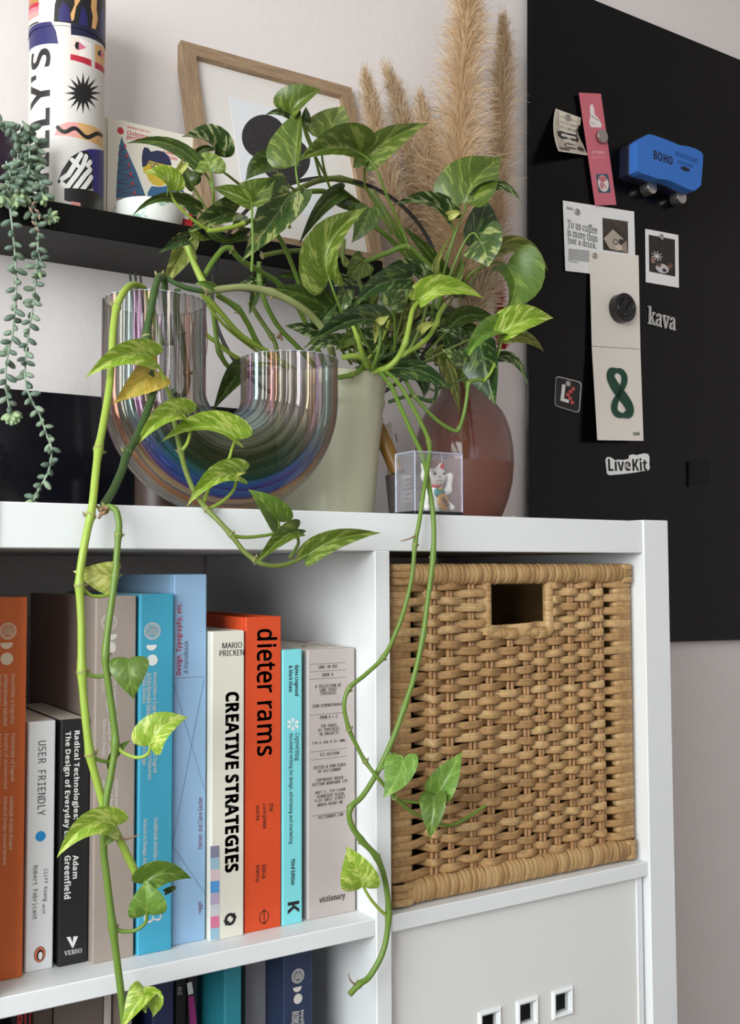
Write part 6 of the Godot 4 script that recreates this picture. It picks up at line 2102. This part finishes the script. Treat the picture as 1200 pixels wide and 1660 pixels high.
	leaf(o, 408, 330, 420, 312, 448, 287, 34, 22, -0.150, -0.165, "B", [[409, 360, -0.140], [410, 400, -0.138], [408, 440, -0.145]])
	leaf(o, 406, 328, 376, 314, 345, 304, 12, 18, -0.150, -0.170, "B")
	leaf(o, 470, 316, 436, 366, 393, 423, 32, 40, -0.175, -0.150, "d", [[462, 330, -0.19], [470, 370, -0.2]])
	leaf(o, 472, 183, 490, 162, 522, 145, 36, 10, -0.185, -0.165, "B", [[490, 200, -0.19], [505, 235, -0.2], [520, 290, -0.215]])
	leaf(o, 470, 188, 450, 182, 429, 187, 6, 8, -0.20, -0.19, "D")
	leaf(o, 479, 268, 482, 222, 487, 178, 48, 8, -0.160, -0.175, "B", [[481, 285, -0.158], [485, 302, -0.16], [492, 312, -0.17]])
	leaf(o, 528, 226, 541, 200, 556, 170, 40, 26, -0.185, -0.205, "b", [[522, 250, -0.19], [530, 290, -0.205], [545, 330, -0.22]])
	leaf(o, 580, 247, 538, 240, 482, 262, 18, 42, -0.155, -0.140, "B", [[597, 258, -0.152], [614, 282, -0.15], [622, 305, -0.155], [640, 345, -0.165], [660, 392, -0.172]])
	leaf(o, 591, 262, 632, 226, 696, 199, 24, 24, -0.170, -0.155, "b", [[591, 288, -0.18], [594, 306, -0.19], [612, 335, -0.2], [636, 380, -0.21]])
	leaf(o, 590, 252, 582, 264, 572, 272, 10, 14, -0.172, -0.175, "F")
	leaf(o, 534, 450, 536, 392, 597, 336, 44, 20, -0.150, -0.130, "b", [[540, 470, -0.15], [548, 490, -0.155], [560, 520, -0.165]])
	leaf(o, 600, 338, 590, 364, 570, 394, 22, 24, -0.165, -0.170, "A")
	leaf(o, 553, 313, 520, 340, 484, 398, 13, 16, -0.200, -0.185, "A", [[545, 300, -0.21]])
	leaf(o, 552, 312, 572, 326, 598, 338, 8, 20, -0.205, -0.200, "A")
	leaf(o, 440, 266, 418, 274, 398, 293, 14, 24, -0.195, -0.195, "A", [[455, 290, -0.2], [480, 310, -0.21]])
	leaf(o, 490, 205, 494, 190, 496, 172, 6, 12, -0.2, -0.2, "A", [[500, 230, -0.205], [530, 290, -0.22]])
	# upper right leaves
	leaf(o, 728, 351, 690, 326, 634, 334, 9, 22, -0.165, -0.150, "D", [[735, 368, -0.17], [735, 385, -0.175], [722, 420, -0.185]])
	leaf(o, 727, 350, 738, 346, 748, 344, 7, 8, -0.160, -0.150, "e")
	leaf(o, 756, 328, 772, 290, 816, 254, 56, 40, -0.160, -0.165, "B", [[752, 345, -0.165], [742, 368, -0.17], [726, 420, -0.18], [716, 455, -0.19]])
	leaf(o, 766, 316, 812, 298, 847, 332, 7, 12, -0.152, -0.140, "D")
	leaf(o, 766, 400, 779, 358, 788, 322, 22, 40, -0.185, -0.200, "a", [[752, 430, -0.19], [740, 460, -0.2]])
	leaf(o, 777, 388, 786, 405, 792, 434, 40, 42, -0.150, -0.125, "d", [[768, 378, -0.16], [756, 388, -0.165], [740, 420, -0.175], [725, 458, -0.185]])
	leaf(o, 798, 408, 850, 398, 889, 440, 14, 14, -0.200, -0.190, "O", [[780, 430, -0.2], [760, 470, -0.21]])
	leaf(o, 822, 430, 836, 464, 820, 504, 54, 26, -0.150, -0.130, "F", [[808, 425, -0.158], [790, 430, -0.165], [765, 442, -0.18], [745, 470, -0.2]])
	leaf(o, 814, 541, 852, 520, 898, 516, 32, 16, -0.120, -0.105, "C", [[812, 560, -0.125], [805, 582, -0.125], [796, 604, -0.125], [784, 618, -0.125]])
	leaf(o, 810, 534, 780, 548, 752, 588, 12, 24, -0.128, -0.110, "f", [[810, 560, -0.13], [803, 585, -0.13], [790, 615, -0.13]])
	leaf(o, 752, 586, 736, 574, 716, 566, 16, 12, -0.118, -0.115, "d")
	leaf(o, 780, 562, 790, 606, 804, 657, 24, 40, -0.150, -0.135, "a", [[770, 550, -0.16], [740, 560, -0.18], [690, 585, -0.2]])
	leaf(o, 807, 579, 836, 584, 857, 626, 8, 10, -0.160, -0.150, "D", [[790, 590, -0.165], [780, 612, -0.16]])
	leaf(o, 818, 550, 852, 548, 883, 571, 13, 10, -0.175, -0.170, "O", [[790, 556, -0.18], [740, 570, -0.2]])
	leaf(o, 734, 526, 768, 510, 818, 528, 16, 14, -0.190, -0.185, "A", [[722, 540, -0.19], [690, 575, -0.2]])
	leaf(o, 738, 535, 762, 530, 790, 545, 8, 14, -0.195, -0.19, "A")
	leaf(o, 681, 486, 722, 466, 786, 484, 24, 14, -0.135, -0.115, "c")
	leaf(o, 684, 453, 652, 436, 608, 448, 6, 22, -0.155, -0.140, "D", [[694, 460, -0.16], [705, 470, -0.17], [700, 510, -0.19]])
	leaf(o, 661, 452, 612, 464, 571, 502, 18, 24, -0.140, -0.120, "a", [[672, 462, -0.15], [670, 500, -0.17], [655, 560, -0.2]])
	leaf(o, 633, 498, 642, 478, 652, 458, 22, 22, -0.170, -0.180, "d", [[640, 520, -0.18], [640, 570, -0.2]])
	leaf(o, 613, 522, 562, 524, 490, 567, 10, 26, -0.125, -0.095, "a")
	leaf(o, 612, 523, 622, 514, 632, 507, 10, 8, -0.122, -0.120, "e")
	leaf(o, 540, 506, 492, 480, 443, 467, 22, 26, -0.185, -0.190, "A", [[555, 520, -0.19], [580, 570, -0.21]])
	leaf(o, 520, 537, 490, 530, 461, 528, 16, 10, -0.195, -0.190, "D", [[540, 550, -0.2], [570, 590, -0.22]])
	leaf(o, 520, 524, 534, 506, 549, 489, 10, 9, -0.175, -0.170, "a")
	leaf(o, 538, 450, 560, 452, 582, 464, 8, 14, -0.160, -0.155, "D")
	leaf(o, 590, 424, 576, 440, 560, 462, 22, 20, -0.180, -0.175, "B", [[600, 440, -0.19], [605, 500, -0.21]])
	leaf(o, 546, 550, 522, 556, 494, 573, 12, 10, -0.150, -0.135, "D", [[560, 560, -0.16], [585, 590, -0.19]])
	leaf(o, 572, 545, 558, 556, 543, 568, 12, 12, -0.165, -0.160, "B", [[590, 570, -0.18]])
	leaf(o, 560, 470, 556, 490, 552, 510, 16, 12, -0.168, -0.165, "d")
	leaf(o, 682, 536, 692, 528, 707, 524, 8, 7, -0.150, -0.145, "e")
	leaf(o, 746, 540, 728, 534, 707, 537, 9, 8, -0.152, -0.148, "D")
	leaf(o, 640, 596, 690, 604, 729, 632, 16, 18, -0.165, -0.150, "a", [[625, 600, -0.18]])
	leaf(o, 722, 580, 736, 620, 745, 670, 10, 14, -0.215, -0.205, "O", [[715, 565, -0.21], [690, 580, -0.22]])
	leaf(o, 611, 524, 610, 540, 607, 558, 6, 7, -0.130, -0.122, "e")
	leaf(o, 392, 604, 374, 622, 344, 668, 16, 22, -0.205, -0.200, "A", [[410, 590, -0.21], [450, 590, -0.22]])
	leaf(o, 304, 392, 288, 426, 258, 470, 18, 20, -0.190, -0.185, "O", [[312, 385, -0.185]])
	leaf(o, 302, 386, 282, 394, 256, 412, 12, 10, -0.150, -0.135, "a", [[312, 400, -0.155], [318, 420, -0.16]])
	leaf(o, 300, 384, 290, 384, 279, 386, 4, 4, -0.15, -0.145, "b")
	leaf(o, 346, 466, 330, 460, 316, 460, 6, 7, -0.140, -0.135, "f")
	leaf(o, 424, 446, 408, 456, 388, 458, 16, 12, -0.215, -0.215, "D")
	leaf(o, 414, 476, 410, 492, 404, 510, 8, 8, -0.22, -0.215, "A", [[420, 465, -0.215]])
	leaf(o, 396, 366, 384, 356, 370, 342, 10, 10, -0.21, -0.215, "A")
	leaf(o, 400, 380, 384, 384, 362, 396, 12, 10, -0.22, -0.22, "A")
	leaf(o, 498, 455, 470, 446, 440, 450, 8, 6, -0.225, -0.225, "A")
	leaf(o, 722, 452, 694, 410, 650, 364, 12, 14, -0.205, -0.205, "A")
	leaf(o, 690, 440, 660, 400, 612, 316, 7, 8, -0.212, -0.20, "F")
	leaf(o, 714, 458, 708, 428, 734, 378, 8, 6, -0.178, -0.172, "O")
	leaf(o, 736, 462, 746, 436, 748, 410, 8, 8, -0.19, -0.19, "B")
	leaf(o, 340, 374, 362, 388, 390, 392, 8, 8, -0.20, -0.205, "A")
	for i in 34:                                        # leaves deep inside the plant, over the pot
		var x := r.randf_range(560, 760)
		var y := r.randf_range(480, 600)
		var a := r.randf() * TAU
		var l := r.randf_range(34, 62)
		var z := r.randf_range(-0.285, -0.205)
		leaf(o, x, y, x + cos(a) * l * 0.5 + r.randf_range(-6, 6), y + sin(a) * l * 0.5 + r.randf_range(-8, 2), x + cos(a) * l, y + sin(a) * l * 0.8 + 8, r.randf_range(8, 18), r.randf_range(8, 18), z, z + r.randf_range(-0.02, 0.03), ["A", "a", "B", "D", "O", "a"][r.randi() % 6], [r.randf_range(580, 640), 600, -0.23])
	# the loop at the right
	stem(o, [[640, 590, -0.17], [655, 612, -0.165], [668, 636, -0.155], [673, 643, -0.15], [690, 663, -0.145], [712, 684, -0.14], [736, 698, -0.135], [744, 695, -0.132], [752, 672, -0.13], [757, 645, -0.128], [760, 622, -0.126], [772, 616, -0.126], [786, 617, -0.126]], 0.0022, M.stem, [3, 7, 10])
	stem(o, [[668, 560, -0.19], [690, 600, -0.18], [710, 628, -0.17], [735, 622, -0.165], [760, 610, -0.155]], 0.0013, M.stem_dark)
	stem(o, [[630, 652, -0.2], [665, 642, -0.19], [700, 650, -0.185], [708, 630, -0.185], [700, 600, -0.19]], 0.0022, M.stem_dark, [2])
	# the two trailing vines
	stem(o, [[612, 600, -0.165], [633, 624, -0.135], [650, 662, -0.105], [668, 702, -0.07], [686, 742, -0.03], [696, 790, 0.004], [703, 845, 0.014], [702, 905, 0.018], [692, 985, 0.02], [686, 1030, 0.021], [672, 1095, 0.02], [655, 1148, 0.02], [640, 1190, 0.02], [614, 1248, 0.019], [588, 1290, 0.018], [568, 1310, 0.018], [569, 1335, 0.018], [586, 1362, 0.018], [611, 1390, 0.02], [625, 1430, 0.022], [630, 1485, 0.022], [622, 1540, 0.022], [600, 1582, 0.021], [582, 1596, 0.021], [567, 1612, 0.021]], 0.0023, M.stem, [1, 4, 7, 9, 11, 15, 17, 18, 20, 23], 0.0027, "vine")
	stem(o, [[620, 598, -0.16], [643, 618, -0.13], [664, 650, -0.10], [683, 686, -0.065], [696, 718, -0.035], [695, 750, -0.012], [688, 790, 0.010], [680, 845, 0.016], [673, 882, 0.018], [668, 935, 0.02], [655, 990, 0.02], [640, 1030, 0.02], [622, 1065, 0.02], [592, 1094, 0.018], [566, 1116, 0.017], [558, 1145, 0.016], [566, 1182, 0.016], [579, 1210, 0.016], [592, 1234, 0.018], [612, 1260, 0.024], [640, 1292, 0.022], [668, 1316, 0.018], [700, 1330, 0.016], [730, 1338, 0.016], [760, 1324, 0.018], [788, 1305, 0.02]], 0.0023, M.stem, [1, 4, 8, 12, 14, 16, 18, 20], 0.0016, "vine")
	stem(o, [[673, 868, 0.018], [667, 872, 0.02], [655, 876, 0.022], [649, 877, 0.022]], 0.0009, M.stem_brown, [], 0.0003, "aerial_root")
	stem(o, [[578, 1598, 0.021], [569, 1590, 0.024], [566, 1582, 0.026], [565, 1577, 0.026]], 0.0009, M.stem_brown, [], 0.0003, "aerial_root")
	leaf(o, 655, 1228, 644, 1262, 621, 1293, 24, 30, 0.030, 0.034, "f", [[648, 1225, 0.028], [632, 1235, 0.024], [614, 1249, 0.02]])
	leaf(o, 711, 1286, 728, 1256, 750, 1218, 26, 22, 0.026, 0.030, "f", [[690, 1300, 0.022], [668, 1300, 0.02], [645, 1297, 0.02]])
	leaf(o, 704, 1290, 702, 1322, 697, 1360, 20, 24, 0.030, 0.036, "F", [[700, 1296, 0.025], [692, 1322, 0.018]])
	leaf(o, 588, 1437, 578, 1406, 562, 1371, 34, 30, 0.030, 0.034, "c", [[600, 1456, 0.028], [615, 1474, 0.025], [629, 1486, 0.022]])

func pothos_in_vase() -> void:
	var o := thing("pothos", "lime pothos cutting in the U vase with long vines hanging before the books", "plant", Vector3(-0.16, 0.2, -0.15))
	# long bright vine
	stem(o, [[262, 560, -0.15], [240, 480, -0.135], [223, 463, -0.122], [210, 464, -0.105], [199, 476, -0.094], [189, 498, -0.088], [184, 530, -0.075], [181, 580, -0.058], [177, 630, -0.040], [168, 685, -0.020], [160, 728, -0.004], [155, 770, 0.010], [151, 810, 0.018], [147, 836, 0.020], [139, 872, 0.024], [131, 920, 0.026], [129, 948, 0.026], [132, 1010, 0.026], [133, 1088, 0.026], [138, 1155, 0.026], [146, 1222, 0.026], [158, 1270, 0.026], [172, 1318, 0.026], [189, 1350, 0.026], [208, 1390, 0.026], [226, 1426, 0.026]], 0.0033, M.stem_lime, [5, 10, 13, 16, 18, 20], 0.0030, "vine")
	# dark vine
	stem(o, [[276, 560, -0.15], [268, 480, -0.14], [266, 452, -0.13], [258, 450, -0.118], [251, 470, -0.100], [244, 505, -0.092], [238, 546, -0.080], [243, 600, -0.068], [249, 628, -0.060], [240, 662, -0.052], [222, 708, -0.035], [206, 735, -0.022], [198, 762, -0.010], [183, 795, 0.004], [170, 816, 0.012], [168, 826, 0.016]], 0.0033, M.stem_dark, [3, 6, 8, 11, 15], 0.0034, "vine")
	stem(o, [[168, 824, 0.016], [180, 822, 0.020], [189, 830, 0.024], [193, 850, 0.026], [192, 866, 0.027], [189, 905, 0.028], [187, 932, 0.029], [180, 985, 0.030], [171, 1060, 0.030], [176, 1110, 0.030], [183, 1160, 0.030], [187, 1205, 0.030], [180, 1255, 0.030], [172, 1300, 0.030], [168, 1370, 0.030], [174, 1430, 0.030], [183, 1504, 0.030], [190, 1560, 0.030], [198, 1625, 0.030], [205, 1700, 0.030]], 0.0025, M.stem, [0, 4, 6, 8, 11, 16], 0.0029, "vine")
	for e in [[163, 826], [168, 834], [176, 823], [160, 840]]:
		stem(o, [[170, 824, 0.018], [e[0], e[1], 0.022]], 0.0022, M.stem_brown, [], 0.001, "aerial_root")
	# stem inside the glass, and the vine that leaves it towards the pot
	stem(o, [[288, 470, -0.13], [286, 500, -0.125], [292, 540, -0.12], [300, 580, -0.118], [303, 604, -0.118], [304, 622, -0.118], [298, 640, -0.115], [288, 642, -0.11], [280, 634, -0.10]], 0.0031, M.stem_dark, [2, 4], 0.0026)
	stem(o, [[276, 640, -0.085], [280, 668, -0.070], [286, 700, -0.058], [293, 732, -0.045], [302, 766, -0.030], [318, 802, -0.012], [336, 826, 0.006], [352, 842, 0.014], [374, 866, 0.02], [394, 892, 0.024], [412, 907, 0.027], [428, 915, 0.03], [452, 917, 0.032], [478, 910, 0.034], [496, 900, 0.036]], 0.0024, M.stem_olive, [3, 6, 8, 10], 0.0019, "vine")
	for k in 14:                                        # roots in the water
		var x := 240.0 + 7.0 * k
		stem(o, [[x, 500 + (k * 37) % 30, -0.15], [x + 6 * sin(k * 2.1), 560, -0.15], [x + 10 * sin(k * 1.3), 610 + (k * 53) % 60, -0.15]], 0.0006, M.stem_brown, [], 0.0003, "root")
	leaf(o, 245, 579, 196, 578, 138, 613, 20, 26, -0.052, -0.040, "c", [[258, 596, -0.058], [268, 622, -0.062], [276, 643, -0.072]])
	leaf(o, 250, 600, 226, 618, 183, 655, 34, 26, -0.070, -0.055, "E", [[254, 614, -0.068], [250, 628, -0.062]])
	leaf(o, 299, 673, 262, 680, 217, 728, 14, 26, -0.048, -0.034, "c", [[308, 690, -0.045], [305, 715, -0.043], [294, 732, -0.044]])
	leaf(o, 385, 712, 328, 692, 261, 717, 7, 32, -0.042, -0.050, "c", [[376, 728, -0.035], [370, 745, -0.03], [352, 760, -0.022], [330, 815, -0.005]])
	leaf(o, 386, 770, 346, 778, 303, 821, 14, 26, -0.020, -0.004, "C", [[380, 792, -0.015], [362, 812, -0.004], [338, 826, 0.006]])
	leaf(o, 384, 770, 392, 767, 400, 766, 3, 3, -0.019, -0.019, "e")
	leaf(o, 452, 846, 432, 820, 402, 793, 18, 28, 0.026, 0.032, "F", [[452, 856, 0.026], [440, 866, 0.024], [400, 871, 0.022], [376, 868, 0.021]])
	leaf(o, 479, 862, 452, 878, 411, 917, 12, 20, 0.034, 0.040, "B", [[484, 880, 0.034], [470, 905, 0.034]])
	leaf(o, 478, 862, 488, 862, 497, 860, 5, 5, 0.034, 0.032, "A")
	leaf(o, 497, 902, 548, 874, 619, 864, 20, 18, 0.036, 0.044, "b", [[490, 904, 0.036]])
	leaf(o, 186, 934, 158, 932, 118, 926, 30, 24, 0.020, 0.012, "e", [[178, 962, 0.02], [150, 966, 0.022], [132, 952, 0.025]])
	leaf(o, 209, 1068, 211, 1096, 217, 1134, 32, 32, 0.040, 0.044, "F", [[190, 1088, 0.032], [160, 1097, 0.028], [134, 1090, 0.026]])
	leaf(o, 243, 1208, 264, 1178, 306, 1163, 34, 22, 0.046, 0.052, "c", [[240, 1222, 0.044], [222, 1228, 0.038], [200, 1220, 0.032], [187, 1207, 0.03]])
	leaf(o, 188, 1222, 198, 1210, 212, 1200, 6, 6, 0.024, 0.022, "f", [[180, 1234, 0.024], [160, 1232, 0.026], [147, 1222, 0.026]])
	leaf(o, 184, 1224, 178, 1238, 180, 1254, 8, 6, 0.02, 0.018, "F")
	leaf(o, 187, 1338, 140, 1340, 92, 1391, 22, 26, 0.044, 0.050, "c", [[189, 1346, 0.038], [187, 1352, 0.03]])
	leaf(o, 186, 1352, 176, 1362, 168, 1370, 8, 10, 0.034, 0.034, "F")
	leaf(o, 234, 1432, 266, 1416, 311, 1424, 24, 20, 0.030, 0.034, "F", [[228, 1428, 0.027]])
	leaf(o, 268, 1446, 280, 1440, 285, 1438, 5, 5, 0.028, 0.03, "A")
	leaf(o, 238, 1481, 238, 1454, 236, 1428, 30, 32, 0.042, 0.040, "f", [[237, 1494, 0.04], [222, 1507, 0.036], [202, 1510, 0.032], [184, 1506, 0.03]])
	leaf(o, 236, 1610, 222, 1628, 196, 1670, 14, 26, 0.042, 0.044, "c", [[225, 1622, 0.036], [199, 1628, 0.03]])
	leaf(o, 238, 1614, 252, 1622, 248, 1650, 14, 26, 0.043, 0.040, "c")
	stem(o, [[190, 1352, 0.027], [200, 1360, 0.03], [214, 1358, 0.034], [227, 1352, 0.036]], 0.0011, M.stem_brown, [], 0.0004, "aerial_root")
